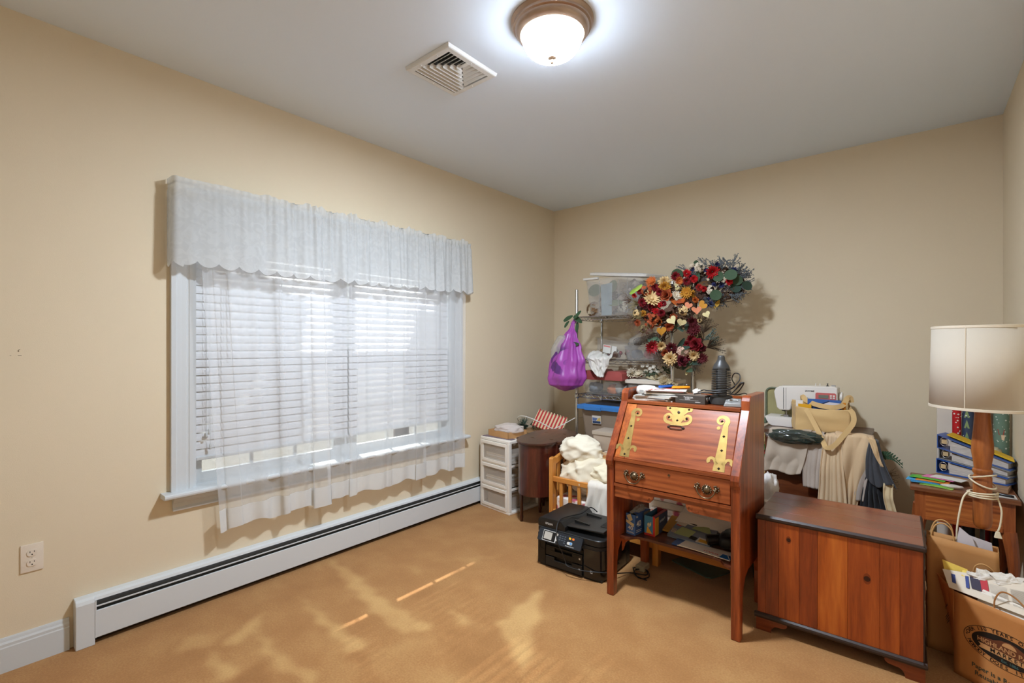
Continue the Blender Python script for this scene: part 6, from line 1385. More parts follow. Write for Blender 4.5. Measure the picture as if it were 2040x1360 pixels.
    tag(obj('earphone_wire', MB().tube(smoothpath([Mr2 @ Vector(p) for p in ((.10, .014, .006), (.108, .0, .007), (.12, -.02, .007), (.128, -.034, .007))], 5), .0016, 5), mat('cable_white', '#e8e4dc', .4), smooth=True), 'short white wire lying on the bright blue card', 'wire')
    tag(obj('black_pouch', blob((2.165, 2.60, .356), (.055, .085, .042), 4, .08, 2, nu=32, nv=20, flat=ZS+.012, pw=.8), mat('pouch_black', '#0c0c0e', .5), smooth=True), 'soft black pouch at the right end of the desk shelf', 'pouch')
    tag(obj('black_tube', MB().tube([(2.06, 2.545, .345), (2.20, 2.63, .36)], .027, 16), mat('tube_black', '#121214', .4), smooth=35), 'short black tube in front of the soft black pouch', 'tube')
    tag(obj('green_glass_plate', MB().prism([(1.72, 2.94), (1.955, 2.855), (1.985, 2.862), (2.06, 3.04), (2.02, 3.12), (1.78, 3.14)], 'Z', .001, .008), mat('glass_green', '#52685c', .15, spec=.6)), 'dark green glass sheet lying on the carpet under the desk', 'glass sheet')
    tag(obj('foam_block', MB().box(1.60, 1.655, 2.68, 2.76, .001, .035), mat('foam_cream', '#a8987c', .8), bevel=.004), 'cream packaging block beside the printer under the desk', 'block')
shelf_items()

# ------------------------------------------------------------------ sewing table by the back wall
def sewing_table():
    t = thing('sewing_table', 'dark wooden sewing table under the sewing machine at the back wall', 'table', (2.37, 3.86, 0))
    Wd = wood('table_walnut', '#6e4a34', '#543424', '#362016', 'X', .8, .4, .3); Wp = wood('table_panel', '#7c4424', '#5e2e16', '#3c1a0c', 'X', .8, .35, .4)
    d = lambda n, mb, m, **k: obj(n, mb, m, t, world=True, **k)
    d('table_top', MB().box(2.07, 2.67, 3.62, 4.10, .752, .78), Wd, bevel=.004)
    d('front_panel', MB().box(2.11, 2.64, 3.642, 3.66, .34, .752), Wp); d('side_panel', MB().box(2.63, 2.65, 3.66, 4.08, .34, .752), Wp); d('side_panel', MB().box(2.09, 2.11, 3.66, 4.08, .34, .752), Wp)
    d('drawer_edge', MB().box(2.652, 2.664, 3.70, 4.05, .69, .742), wood('table_drawer', '#9a5a30', '#7e4422', '#582a12', 'Y', .8, .35, .4))
    for x in (2.095, 2.615):
        for y in (3.645, 4.04): d('leg', MB().hexa([(x+.008, y+.008, 0), (x+.03, y+.008, 0), (x+.03, y+.03, 0), (x+.008, y+.03, 0)], [(x, y, .34), (x+.038, y, .34), (x+.038, y+.038, .34), (x, y+.038, .34)]), Wp)
sewing_table()
def sewing_machine():
    t = thing('sewing_machine', 'white sewing machine with a red bordered display on the sewing table', 'sewing machine', (2.28, 3.86, .78))
    Wm = mat('machine_white', '#ebe4dc', .35); G = mat('machine_grey', '#a8a4a0', .4); S_ = mat('chrome', '#c9c9c6', .22, .95); Dk = mat('machine_dark', '#3a3836', .4)
    d = lambda n, mb, m, p=None, **k: obj(n, mb, m, p or t, world=True, **k)
    y0, y1 = 3.80, 3.93
    arm = [(2.122, .985), (2.117, 1.02), (2.128, 1.045), (2.152, 1.058), (2.30, 1.066), (2.47, 1.070), (2.492, 1.062), (2.494, .845), (2.36, .845), (2.352, .93), (2.335, .952), (2.23, .955), (2.222, .90), (2.205, .893), (2.150, .893), (2.135, .91)]
    d('arm_body', MB().prism(arm, 'Y', y0, y1), Wm, bevel=.014, seg=3, smooth=35)
    bed = [(2.064, .845), (2.494, .845), (2.494, .7815), (2.115, .7815), (2.092, .79), (2.075, .815)]
    d('free_arm_base', MB().prism(bed, 'Y', 3.775, 3.96), Wm, bevel=.006, seg=2, smooth=35)
    pn = d('control_panel', MB().prism(rnd_rect(2.368, 2.484, .975, 1.028, .01), 'Y', y0-.003, y0+.002), mat('panel_red', '#cf6a66', .4))
    d('display', MB().box(2.386, 2.442, y0-.005, y0-.003, .992, 1.014), mat('lcd_olive', '#7c7e70', .3), pn)
    for x in (2.450, 2.466):
        for z in (.992, 1.006): d('button', MB().prism(rnd_rect(x, x+.012, z, z+.009, .003), 'Y', y0-.006, y0-.003), Wm, pn)
    d('thread_slot', MB().box(2.176, 2.179, y0-.0015, y0+.001, .90, 1.05), Dk); d('thread_slot', MB().box(2.192, 2.1935, y0-.0015, y0+.001, .90, 1.05), Dk)
    d('lever_slot', MB().box(2.28, 2.325, y0-.002, y0+.001, .985, .991), G); d('lever_knob', MB().prism(rnd_rect(2.292, 2.312, .983, .993, .004), 'Y', y0-.008, y0-.001), Wm)
    tx = MB(); put_text(tx, 'JANOME', .014, frame((2.335, y0, 1.035), (1, 0, 0), (0, 0, 1)), .0015); d('lettering', tx, Dk)
    d('needle_bar', MB().tube([(2.185, 3.86, .90), (2.185, 3.86, .858)], .004, 8), S_); d('presser_foot', MB().box(2.170, 2.20, 3.84, 3.875, .848, .858), S_); d('needle_clamp', MB().box(2.158, 2.178, 3.85, 3.865, .880, .896), Dk)
    d('needle_plate', MB().box(2.15, 2.23, 3.82, 3.90, .8452, .847), S_)
    for x in (2.36, 2.385): d('spool_pin', MB().tube([(x, 3.87, 1.06), (x, 3.87, 1.085)], .003, 6), Wm)
    d('bobbin_winder', MB().lathe([(.008, 0), (.008, .006), (.003, .008), (.003, .018), (.007, .02), (0, .022)], 10, (2.43, 3.86, 1.067)), Dk); d('winder_stop', MB().box(2.452, 2.475, 3.855, 3.87, 1.069, 1.078), G)
    d('hand_wheel', MB().lathe([(.0, 0), (.03, 0), (.034, .006), (.034, .018), (.03, .022), (0, .022)], 20, M=frame((2.494, 3.86, 1.0), (0, 1, 0), (0, 0, 1))), Wm, smooth=35)
    c = thing('machine_cover', 'olive plastic machine cover standing behind the sewing machine', 'cover', (2.13, 3.99, .78))
    Ol = mat('cover_olive', '#6a7058', .45)
    obj('shell', MB().prism(rnd_rect(2.03, 2.30, .782, 1.03, .035), 'Y', 3.985, 4.0), mat('cover_olive_in', '#b0a676', .5, var=.2), c, world=True); obj('rim', MB().tube([(x, 3.982, z) for x, z in rnd_rect(2.03, 2.30, .785, 1.03, .035)], .008, 6, closed=True), Ol, c, smooth=True, world=True)
    obj('tray', MB().box(2.015, 2.06, 3.84, 3.90, .782, .822), mat('tray_green', '#6a7a62', .45), c, bevel=.004, world=True); obj('bottle_cap', MB().lathe([(.014, 0), (.014, .022), (.012, .026), (0, .026)], 16, (2.035, 3.86, .823)), Wm, c, smooth=35, world=True)
sewing_machine()
def tote_bag():
    t = thing('tote_bag', 'tan fabric tote bag of books standing in front of the sewing machine', 'tote bag', (2.42, 3.70, .78))
    Tn = mat('tote_tan', '#d8b47c', .8, var=.08, vscale=6, sheen=.1)
    def wall(A, B, za, zb, amp, seed, bulge=0):
        A, B = Vector(A), Vector(B); n = Vector((B.y-A.y, -(B.x-A.x), 0)).normalized()
        def fn(u, v):
            p = A.lerp(B, u); z = za+(zb-za)*v; o = bulge*math.sin(PI*u)*math.sin(PI*v)+amp*nz3(u*3+seed, v*3, seed)+amp*.6*math.sin(v*9+3*u)*math.sin(PI*v)
            return (p.x+n.x*o, p.y+n.y*o, z-.012*math.sin(PI*u)*v)
        return MB().grid(fn, 24, 20)
    for nm, A, B, za, zb, bl in (('front_panel', (2.275, 3.652), (2.575, 3.652), .785, .945, .012), ('back_panel', (2.56, 3.765), (2.235, 3.765), .785, .975, .0), ('side_gusset', (2.235, 3.765), (2.275, 3.652), .785, .962, -.01), ('side_gusset', (2.575, 3.652), (2.56, 3.765), .785, .962, -.01)):
        obj(nm, wall((*A, 0), (*B, 0), za, zb, .006, len(nm)+A[0], bl), Tn, t, smooth=True, solid=.002, world=True)
    obj('bag_base', MB().box(2.25, 2.57, 3.655, 3.765, .7812, .785), Tn, t, world=True)
    def strap(pts, nm, w=.028, side=(0, 0, 0)):
        P_ = smoothpath(pts, 8); n = len(P_); mb = MB(); vs = []
        for i, p in enumerate(P_):
            tg = (P_[min(i+1, n-1)]-P_[max(i-1, 0)]).normalized(); vwdir = Vector((.15, -1, .1)); s = tg.cross(vwdir).normalized()*w/2; vs += [p+s, p-s]
        mb.add(vs, [(2*i, 2*i+1, 2*i+3, 2*i+2) for i in range(n-1)]); obj(nm, mb, Tn, t, smooth=False, solid=.002, world=True)
    strap([(2.335, 3.645, .93), (2.352, 3.632, .905), (2.40, 3.60, .82), (2.44, 3.558, .745), (2.462, 3.535, .712), (2.50, 3.54, .728), (2.545, 3.575, .79), (2.59, 3.615, .865), (2.588, 3.64, .92), (2.57, 3.65, .945)], 'front_strap')
    strap([(2.30, 3.77, .975), (2.302, 3.755, 1.0), (2.33, 3.725, .975), (2.40, 3.69, .955), (2.48, 3.67, .948), (2.53, 3.69, .965), (2.55, 3.73, 1.005), (2.565, 3.745, 1.01), (2.57, 3.75, .98)], 'rear_strap', .03)
    for nm, lb, x0, x1, y, z1, c, cat in (('blue_folder', 'glossy blue folder with white print in the tan tote bag', 2.335, 2.52, 3.715, .992, '#3f66a8', 'folder'), ('yellow_pad', 'yellow pad in the tan tote bag', 2.285, 2.36, 3.69, .957, '#e8ac2c', 'pad'), ('white_pad', 'white pad at the left of the tan tote bag', 2.27, 2.31, 3.70, .978, '#ece6de', 'pad'), ('orange_book', 'orange edged book at the right of the tan tote bag', 2.528, 2.545, 3.70, .98, '#d88a2c', 'book')):
        q = thing(nm, lb, cat, ((x0+x1)/2, y, .79)); obj('cover', MB().box(x0, x1, y-.004, y+.004, .787, z1), mat('cover_'+c[1:], c, .3), q, world=True)
        if nm == 'blue_folder':
            obj('cover_print', MB().add([(2.41, y-.0046, .955), (2.455, y-.0046, .978), (2.515, y-.0046, .972), (2.515, y-.0046, .945), (2.43, y-.0046, .94)], [(0, 1, 2, 3, 4)]), mat('print_pale', '#e0d8dc', .4), q, world=True)
            obj('cover_print', MB().add([(2.40, y-.0048, .952), (2.46, y-.0048, .980), (2.455, y-.0048, .985), (2.39, y-.0048, .955)], [(0, 1, 2, 3)]), mat('print_navy', '#1c2c50', .4), q, world=True)
tote_bag()
def garments():
    def drape(name, label, cat, top, bot, zb, col, ye=3.606, seed=1, folds=5, amp=.012, ztop=.79, slant=0.0, back=.05, sheen=.2, rough=.9, dz=0.0, bulge=0.0):
        rn = random.Random(seed); ph = [rn.uniform(0, 6) for _ in range(4)]
        def fn(u, v):
            if v < .12:
                s = v/.12; x = top[0]+(top[1]-top[0])*u; return (x, ye+back*(1-s)-.0, ztop-.004*s*s+.004*math.sin(u*9+ph[0]))
            s = (v-.12)/.88; x = (top[0]*(1-s)+bot[0]*s)*(1-u)+(top[1]*(1-s)+bot[1]*s)*u
            zbb = zb+slant*(u-.5)+dz*math.sin(u*7+ph[1])
            o = amp*(math.sin(u*folds*2*PI+ph[2]+.8*s)*.7+math.sin(u*folds*3.7+ph[3])*.5)*(.3+.7*s)+bulge*math.sin(PI*min(1, s*1.3))
            return (x+.006*math.sin(s*4+ph[0]), ye-.010-abs(o)*1.0-.008*min(1, s*6)+.01*nz3(u*2+seed, s*3, 0), ztop-.004-(ztop-zbb)*s)
        tag(obj(name, MB().grid(fn, 60, 40), mat('cloth_'+col[1:], col, rough, sheen=sheen, bump=.1, bscale=500), smooth=True, solid=.004), label, cat, 'clothes draped over the sewing table')
    drape('grey_sweatshirt', 'heather grey sweatshirt draped at the left of the sewing table', 'sweatshirt', (2.135, 2.37), (2.082, 2.318), .51, '#c4b3a0', 3.606, 2, 2, .014, slant=.02, dz=.012, bulge=.012)
    drape('grey_sleeve_shirt', 'pale grey shirt hanging between the sweatshirt and beige pants', 'shirt', (2.33, 2.44), (2.335, 2.425), .44, '#c0b0a2', 3.600, 4, 2, .008, slant=.0)
    drape('beige_pants', 'beige pants with vertical folds hanging below the tote bag', 'pants', (2.45, 2.545), (2.405, 2.56), .36, '#dcbf9a', 3.588, 5, 3, .016)
    drape('beige_sheet', 'wide beige cloth hanging over the right corner of the sewing table', 'cloth', (2.50, 2.69), (2.54, 2.615), .36, '#dabb94', 3.600, 7, 2, .016, ztop=.80, bulge=.012)
    drape('grey_legging', 'narrow grey cloth strip beside the navy sweater', 'cloth', (2.655, 2.70), (2.60, 2.65), .41, '#b4a79c', 3.592, 8, 1, .006, ztop=.775)
    drape('navy_sweater', 'dark slate sweater hanging at the right end of the sewing table', 'sweater', (2.672, 2.715), (2.655, 2.80), .53, '#47484d', 3.575, 9, 2, .02, ztop=.78, slant=-.03, dz=.02)
    drape('black_cloth', 'black cloth hanging below the slate sweater', 'cloth', (2.67, 2.73), (2.62, 2.775), .37, '#16171c', 3.592, 10, 3, .02, ztop=.6)
    drape('cream_sock', 'cream cloth hanging at the far right beside the end table', 'cloth', (2.74, 2.785), (2.752, 2.80), .39, '#dfc79c', 3.56, 12, 1, .012, ztop=.545)
    drape('beige_edge', 'thin beige strip of cloth over the slate sweater', 'cloth', (2.66, 2.695), (2.735, 2.748), .64, '#d8b68a', 3.560, 13, 1, .004, ztop=.795)
    t = thing('wrapped_bundle', 'dark green fabric roll in shiny clear plastic on the sewing table edge', 'fabric bundle', (2.287, 3.575, .70))
    obj('fabric_roll', blob((0, 0, .052), (.150, .048, .043), 3, .10, 2.2, ridge=.10, nu=60, nv=30, pw=.75), mat('fabric_forest', '#1f332c', .75), t, smooth=True)
    f = bpy.data.materials.new('shiny_film'); f.use_nodes = True; n = f.node_tree.nodes; l = f.node_tree.links; n.remove(n['Principled BSDF']); g = n.new('ShaderNodeBsdfGlossy'); g.inputs['Roughness'].default_value = .08; tp = n.new('ShaderNodeBsdfTransparent'); x = n.new('ShaderNodeMixShader'); x.inputs[0].default_value = .14
    l.new(tp.outputs[0], x.inputs[1]); l.new(g.outputs[0], x.inputs[2]); l.new(x.outputs[0], n['Material Output'].inputs[0])
    obj('plastic_wrap', blob((-.008, 0, .054), (.170, .053, .047), 6, .10, 3, ridge=.09, nu=80, nv=44, pw=.8), f, t, smooth=True)
garments()

# ------------------------------------------------------------------ behind the desk's right side
def behind_desk():
    t = thing('teal_basket', 'dark teal plastic basket between the desk and the chest', 'basket', (2.22, 3.17, 0))
    obj('tub', tub(2.14, 2.30, 3.0, 3.34, .001, .43, .02, .03), mat('basket_teal', '#1f4a44', .5), t, smooth=35, world=True)
    b = thing('plastic_bag', 'white plastic bag with pink print in the teal basket', 'plastic bag', (2.215, 3.18, .28))
    obj('bag_film', blob((0, 0, .15), (.055, .10, .15), 5, .18, 2.5, ridge=.15, nu=40, nv=30), mat('film_white', '#e2dcd8', .35), b, smooth=True)
    obj('pink_print', MB().add([(-.045, -.118, .10), (.0, -.122, .12), (.01, -.122, .17), (-.03, -.118, .16)], [(0, 1, 2, 3)]), mat('print_pink', '#c4616e', .5), b); obj('dark_print', MB().add([(-.07, -.112, .15), (-.02, -.120, .165), (-.025, -.120, .20), (-.07, -.112, .19)], [(0, 1, 2, 3)]), mat('print_dark', '#4a4644', .5), b)
    for i, (x, a) in enumerate(((2.185, .25), (2.222, -.2))):
        tag(obj('white_organizer', MB().box(-.014, .014, -.02, .02, 0, .16, Matrix.Translation((x, 3.06, .30)) @ Matrix.Rotation(a, 4, 'Y')), mat('organizer_white', '#ddd4c8', .4), bevel=.003), ['left white plastic strip in the teal basket', 'right white plastic strip in the teal basket'][i], 'plastic strip')
    g = thing('gift_bag', 'yellow printed gift bag with green leaves behind the desk', 'gift bag', (2.0, 3.93, 0))
    m = mat('gift_yellow', '#e2c888', .6, var=.5, vscale=30, col2='#b88a4c')
    obj('bag_paper', MB().hexa([(-.10, -.06, 0), (.075, -.06, 0), (.075, .06, 0), (-.10, .06, 0)], [(-.11, -.05, .70), (.06, -.05, .70), (.06, .05, .70), (-.11, .05, .70)]), m, g)
    for x, z, r, rot in ((.03, .60, .05, .6), (.05, .56, .05, 1.4), (.02, .54, .045, 2.4), (.04, .52, .035, .2)): put_flower(g, 'leaf', '#3f7a3a', Matrix.Translation((x, -.075, z)), r, rot, tilt=(1.4, 0))
    put_flower(g, 'mum', '#c83a2c', Matrix.Translation((.052, -.08, .575)), .02, 0, tilt=(1.4, 0)); put_flower(g, 'sprig', '#46563c', Matrix.Translation((.03, -.07, .62)), .07, 1.5, tilt=(1.4, 0))
    f = thing('fern_branch', 'green fern frond and dry twigs right of the sewing table', 'artificial fern', (2.74, 3.86, 0))
    obj('stem', MB().tube(smoothpath([(0, 0, .002), (-.01, 0, .4), (-.02, 0, .63), (.03, -.005, .645), (.085, -.01, .60)], 6), .003, 5), mat('stem_green', '#3c5238', .8), f)
    for k in range(9):
        s = k/8; x = -.02+.10*s; z = .645+.012*math.sin(s*PI)-.045*s*s
        for q in (-1, 1): put_flower(f, 'leaf', '#3e5c3e', Matrix.Translation((x, -.008, z+q*.012)), .017*(1.15-.7*s), q*(1.1-.3*s), tilt=(1.45, 0))
    for k in range(2): put_flower(f, 'grass', '#8a7458', Matrix.Translation((-.01, 0, .46+.06*k)), .075, .2-.2*k, 'dry_twig', tilt=(1.4, 0))
behind_desk()

# ------------------------------------------------------------------ oak end table and what is on it
def end_table():
    t = thing('end_table', 'oak end table with cabriole legs in the right corner', 'end table', (3.067, 3.495, 0))
    W_ = wood('oak_red', '#cc7a3c', '#a5562a', '#5c2a14', 'X', .9, .35, .35, figure=.7); Wt = wood('oak_red_top', '#a0643c', '#804a2a', '#562c18', 'X', .9, .4, .3); Wl = wood('oak_red_leg', '#be6c36', '#984e26', '#622c16', 'Z', .9, .38, .3)
    d = lambda n, mb, m, p=None, **k: obj(n, mb, m, p or t, world=True, **k)
    x0, x1, y0, y1 = 2.862, 3.272, 3.315, 3.675
    d('table_top', MB().box(x0, x1, y0, y1, .578, .600), Wt, bevel=.003)
    a = .018
    for nm, b in (('apron_front', (x0+a+.045, x1-a-.045, y0+a, y0+a+.016)), ('apron_back', (x0+a+.045, x1-a-.045, y1-a-.016, y1-a)), ('apron_side', (x0+a, x0+a+.016, y0+a+.045, y1-a-.045)), ('apron_side', (x1-a-.016, x1-a, y0+a+.045, y1-a-.045))):
        d(nm, MB().box(*b, .432, .578), W_)
    d('bottom_rail', MB().box(x0+a+.045, x1-a-.045, y0+a-.004, y0+a, .432, .452), W_)
    for sx, x in ((1, x0+a), (-1, x1-a)):
        for sy, y in ((1, y0+a), (-1, y1-a)):
            d('leg_block', MB().box(min(x, x+sx*.045), max(x, x+sx*.045), min(y, y+sy*.045), max(y, y+sy*.045), .43, .578), Wl)
            pts = []; rs = []
            for k in range(13):
                s = k/12; o = -.014*math.sin(s*PI*1.1)*(1 if s < .9 else .5)+.012*math.sin(max(0, s-.55)*PI*2.2)
                pts.append((x+sx*(.022+o*1.2), y+sy*(.022+o*1.2), .435*(1-s))); rs.append(.030-.016*min(1, s*1.35)+(.010*max(0, (s-.85)/.15)))
            d('cabriole_leg', MB().tube(pts, rs, 10), Wl, smooth=35)
end_table()
def binders():
    def wedge(name, label, O, d, p, L, Wd, z0a, z1a, z0b, z1b, cov, spine_label, cat='binder'):
        """O = spine corner, d = along the page edge, p = along the spine; z at the spine (a) and at the open end (b)"""
        O, d, p = Vector(O), Vector(d).normalized(), Vector(p).normalized(); t = thing(name, label, cat, (O.x, O.y, z0a), group='ring binders on the end table')
        Cm = mat('binder_'+cov[1:], cov, .4); Pg = mat('page_edges', '#d8cdc2', .8, var=.35, vscale=260, stretch=(.1, .1, 1)); th = .004
        def slab(nm, za0, za1, zb0, zb1, s0, s1, w0, w1, m):
            c = [O+d*s0+p*w0, O+d*s1+p*w0, O+d*s1+p*w1, O+d*s0+p*w1]
            zf = lambda s, a, b: a+(b-a)*s/L
            bo = [Vector((q.x, q.y, zf(s, za0, zb0))) for q, s in zip(c, (s0, s1, s1, s0))]; to = [Vector((q.x, q.y, zf(s, za1, zb1))) for q, s in zip(c, (s0, s1, s1, s0))]
            obj(nm, MB().hexa(bo, to), m, t, world=True)
        slab('bottom_cover', z0a, z0a+th, z0b, z0b+th, 0, L, 0, Wd, Cm); slab('top_cover', z1a-th, z1a, z1b-th, z1b, 0, L, 0, Wd, Cm)
        slab('spine', z0a+th, z1a-th, z0b+th, z1b-th, 0, .004, 0, Wd, Cm)
        slab('page_block', z0a+th+.001, z1a-.014, z0b+th+.001, z1b-th-.001, .055, L-.012, .012, Wd-.012, Pg)
        rc = O+d*.03+p*.006; zc = (z0a+z1a)/2
        Mr = frame((rc.x, rc.y, zc), d, (0, 0, 1))
        obj('ring', MB().tube([(.018*math.cos(2*PI*k/16), min(.024, (z1a-z0a)*.38)*math.sin(2*PI*k/16), 0) for k in range(16)], .0022, 5, closed=True, M=Mr), mat('nickel', '#c9c5bd', .3, .9), t, smooth=True, world=True)
        obj('tab', MB().box(-.012, .012, -.012, .012, -.001, .001, Mr), mat('tab_tan', '#c8ac80', .6), t, world=True)
        if spine_label:
            cc = O+p*Wd*.45-d*.001; Ms = frame((cc.x, cc.y, (z0a+z1a)/2), -p, (0, 0, 1)); obj('spine_label', MB().box(-.025, .025, -.018, .018, 0, .001, Ms), mat('label_white', '#dcdad4', .5), t, world=True)
    d = (.27, -.20, 0); p = (.20, .27, 0)
    wedge('ring_binder', 'lowest blue ring binder on the end table with thick pages', (2.975, 3.655, 0), (.275, -.13, 0), (.13, .275, 0), .30, .12, .622, .702, .622, .66, '#2f5aa8', False)
    wedge('ring_binder', 'grey ring binder in the middle of the slanted stack', (2.985, 3.66, 0), (.275, -.12, 0), (.12, .275, 0), .295, .12, .703, .762, .661, .695, '#8c8a88', True)
    wedge('ring_binder', 'topmost blue ring binder with a white spine label', (2.978, 3.652, 0), (.275, -.10, 0), (.10, .275, 0), .30, .12, .763, .840, .696, .738, '#4a66a4', True)
    tag(obj('yellow_folder', MB().hexa([(3.02, 3.66, .838), (3.275, 3.56, .742), (3.28, 3.66, .742), (3.05, 3.76, .838)], [(3.02, 3.66, .843), (3.275, 3.56, .752), (3.28, 3.66, .752), (3.05, 3.76, .843)]), mat('folder_yellow', '#e2b62c', .5)), 'bright yellow folder on top of the binders', 'folder')
    tag(obj('tan_folder', MB().hexa([(2.94, 3.58, .6005), (3.24, 3.45, .6005), (3.268, 3.60, .6005), (2.99, 3.672, .6005)], [(2.94, 3.58, .6205), (3.24, 3.45, .6205), (3.268, 3.60, .6205), (2.99, 3.672, .6205)]), mat('folder_tan', '#b08a68', .7, var=.3, vscale=200, stretch=(.1, .1, 1))), 'thick tan folder under the binders on the end table', 'folder')
    cols = [('#e47cae', 'pink'), ('#66b838', 'bright green'), ('#4cae4a', 'green'), ('#49a8dc', 'sky blue'), ('#ea8a30', 'orange'), ('#8cc84a', 'light green'), ('#3f9ad0', 'blue'), ('#dfe0dc', 'white'), ('#a8d46a', 'lime green')]
    rn = random.Random(5)
    pos = [(2.985, 3.50, -.35), (2.945, 3.475, -.28), (2.93, 3.49, -.2), (2.915, 3.45, -.12), (2.955, 3.445, -.2), (2.96, 3.415, -.42), (2.93, 3.43, .05), (3.02, 3.50, -.4), (2.975, 3.40, -.3)]
    for k in (8, 5, 6, 3, 4, 2, 1, 0, 7):
        x, y, a = pos[k]; i = [8, 5, 6, 3, 4, 2, 1, 0, 7].index(k); z = .6015+.0032*i
        def fn(u, v): return Matrix.Translation((x, y, z)) @ Matrix.Rotation(a, 4, 'Z') @ Vector(((u-.5)*.135, (v-.5)*.075, .002*math.sin(u*3)))
        tag(obj('coloured_paper', MB().grid(fn, 6, 3), mat('paper_'+cols[k][1].replace(' ', '_'), cols[k][0], .6), solid=.0018), cols[k][1]+' paper sheet in the fan on the end table', 'paper', 'coloured papers on the end table')
    tag(obj('paper_brush', blob((3.03, 3.385, .612), (.045, .018, .010), 2, .2, 3, nu=24, nv=14, flat=.6005), mat('brush_white', '#e8dcd0', .6, var=.3, vscale=40), smooth=True), 'white bundle of paper strips at the front of the end table', 'paper bundle')
    q = thing('pen', 'black pen lying on the end table beside the lamp', 'pen', (3.20, 3.38, .608), rot=(0, PI/2, math.radians(-22)))
    obj('barrel', MB().lathe([(.0, -.055), (.003, -.05), (.007, -.035), (.007, .045), (.005, .055), (0, .056)], 12), mat('pen_black', '#17171a', .25), q, smooth=True); obj('band', MB().lathe([(.0074, -.004), (.0076, 0), (.0074, .004)], 12), mat('pen_gold', '#c8a860', .3, .8), q, smooth=True)
    tag(obj('black_case', MB().box(3.215, 3.283, 3.69, 3.80, .001, .66), mat('case_black', '#1c1c1e', .5), bevel=.008, seg=2, smooth=35), 'tall black case behind the end table at the right wall', 'case')
    tag(obj('loose_paper', MB().box(3.10, 3.262, 3.345, 3.43, .6006, .6016), mat('paper_white', '#e8e2d8', .8)), 'white sheet of paper on the end table behind the pen', 'paper')
binders()
def gift_rolls():
    def roll(x, y, r, h, c, label, dots=None, lean=0.0):
        t = thing('wrapping_roll', label, 'wrapping paper roll', (x, y, 0), rot=(0, lean, 0), group='wrapping paper rolls behind the end table')
        obj('paper_roll', MB().lathe([(r*.8, .001), (r, .001), (r, h), (r*.8, h), (r*.78, h-.03), (0, h-.03)], 20), mat('roll_'+c[1:], c, .4, var=.1), t, smooth=35)
        rn = random.Random(int(x*1000))
        if dots:
            for k in range(34):
                a = rn.uniform(-PI, 0); z = rn.uniform(.70, h-.02); s = rn.uniform(.002, .005); cx, cy = (r+.0005)*math.cos(a), (r+.0005)*math.sin(a)
                obj('printed_dot', MB().lathe([(s, 0), (0, .0004)], 6, M=frame((cx, cy, z), (-math.sin(a), math.cos(a), 0), (0, 0, 1))), mat('roll_print_'+dots[1:], dots, .5), t)
        return t
    roll(3.068, 3.80, .020, 1.02, '#c01c22', 'red wrapping roll left of the lamp column', '#ece4dc')
    t = roll(3.118, 3.815, .028, 1.02, '#3c4a62', 'dark blue wrapping roll with little trees', '#e4e4e0')
    for z in (.80, .87, .93): obj('printed_tree', MB().add([(-.020, -.0225, z), (.004, -.0298, z), (-.008, -.0285, z+.05)], [(0, 1, 2)]), mat('print_pine', '#8aa06a', .5), t)
    roll(3.185, 3.80, .022, 1.02, '#b4161e', 'red snowflake wrapping roll right of the lamp column', '#f0e4e0')
    roll(3.215, 3.85, .020, 1.02, '#e8ded0', 'plain white paper roll beside the green roll')
    t = roll(3.247, 3.765, .032, 1.02, '#6c8674', 'green wrapping roll with red motifs in the corner', '#d8dcd0')
    obj('printed_motif', MB().add([(-.018, -.0275, .885), (.010, -.0312, .885), (.006, -.0320, .855), (-.012, -.0305, .855)], [(0, 1, 2, 3)]), mat('print_brick', '#a8382c', .5), t)
    obj('printed_motif', MB().add([(-.004, -.0325, .855), (.012, -.031, .855), (.008, -.0318, .825), (-.002, -.0325, .83)], [(0, 1, 2, 3)]), mat('print_peach', '#e2c8a8', .5), t)
    tag(obj('white_paper_bag', MB().hexa([(2.985, 3.90, .001), (3.09, 3.88, .001), (3.09, 3.95, .001), (2.985, 3.97, .001)], [(2.985, 3.90, 1.0), (3.09, 3.88, 1.0), (3.09, 3.95, 1.0), (2.985, 3.97, 1.0)]), mat('bag_cream', '#e8dccc', .6, var=.1)), 'cream paper bag standing at the back wall beside the red roll', 'paper bag')
    tag(obj('tinsel_ornament', blob((3.215, 3.70, .76), (.03, .02, .03), 2, .2, nu=20, nv=14), mat('ornament_cream', '#d8c49c', .6, var=.5, vscale=40, col2='#4c5e48'), smooth=True), 'cream and green ornament hanging between the wrapping rolls', 'ornament')
gift_rolls()

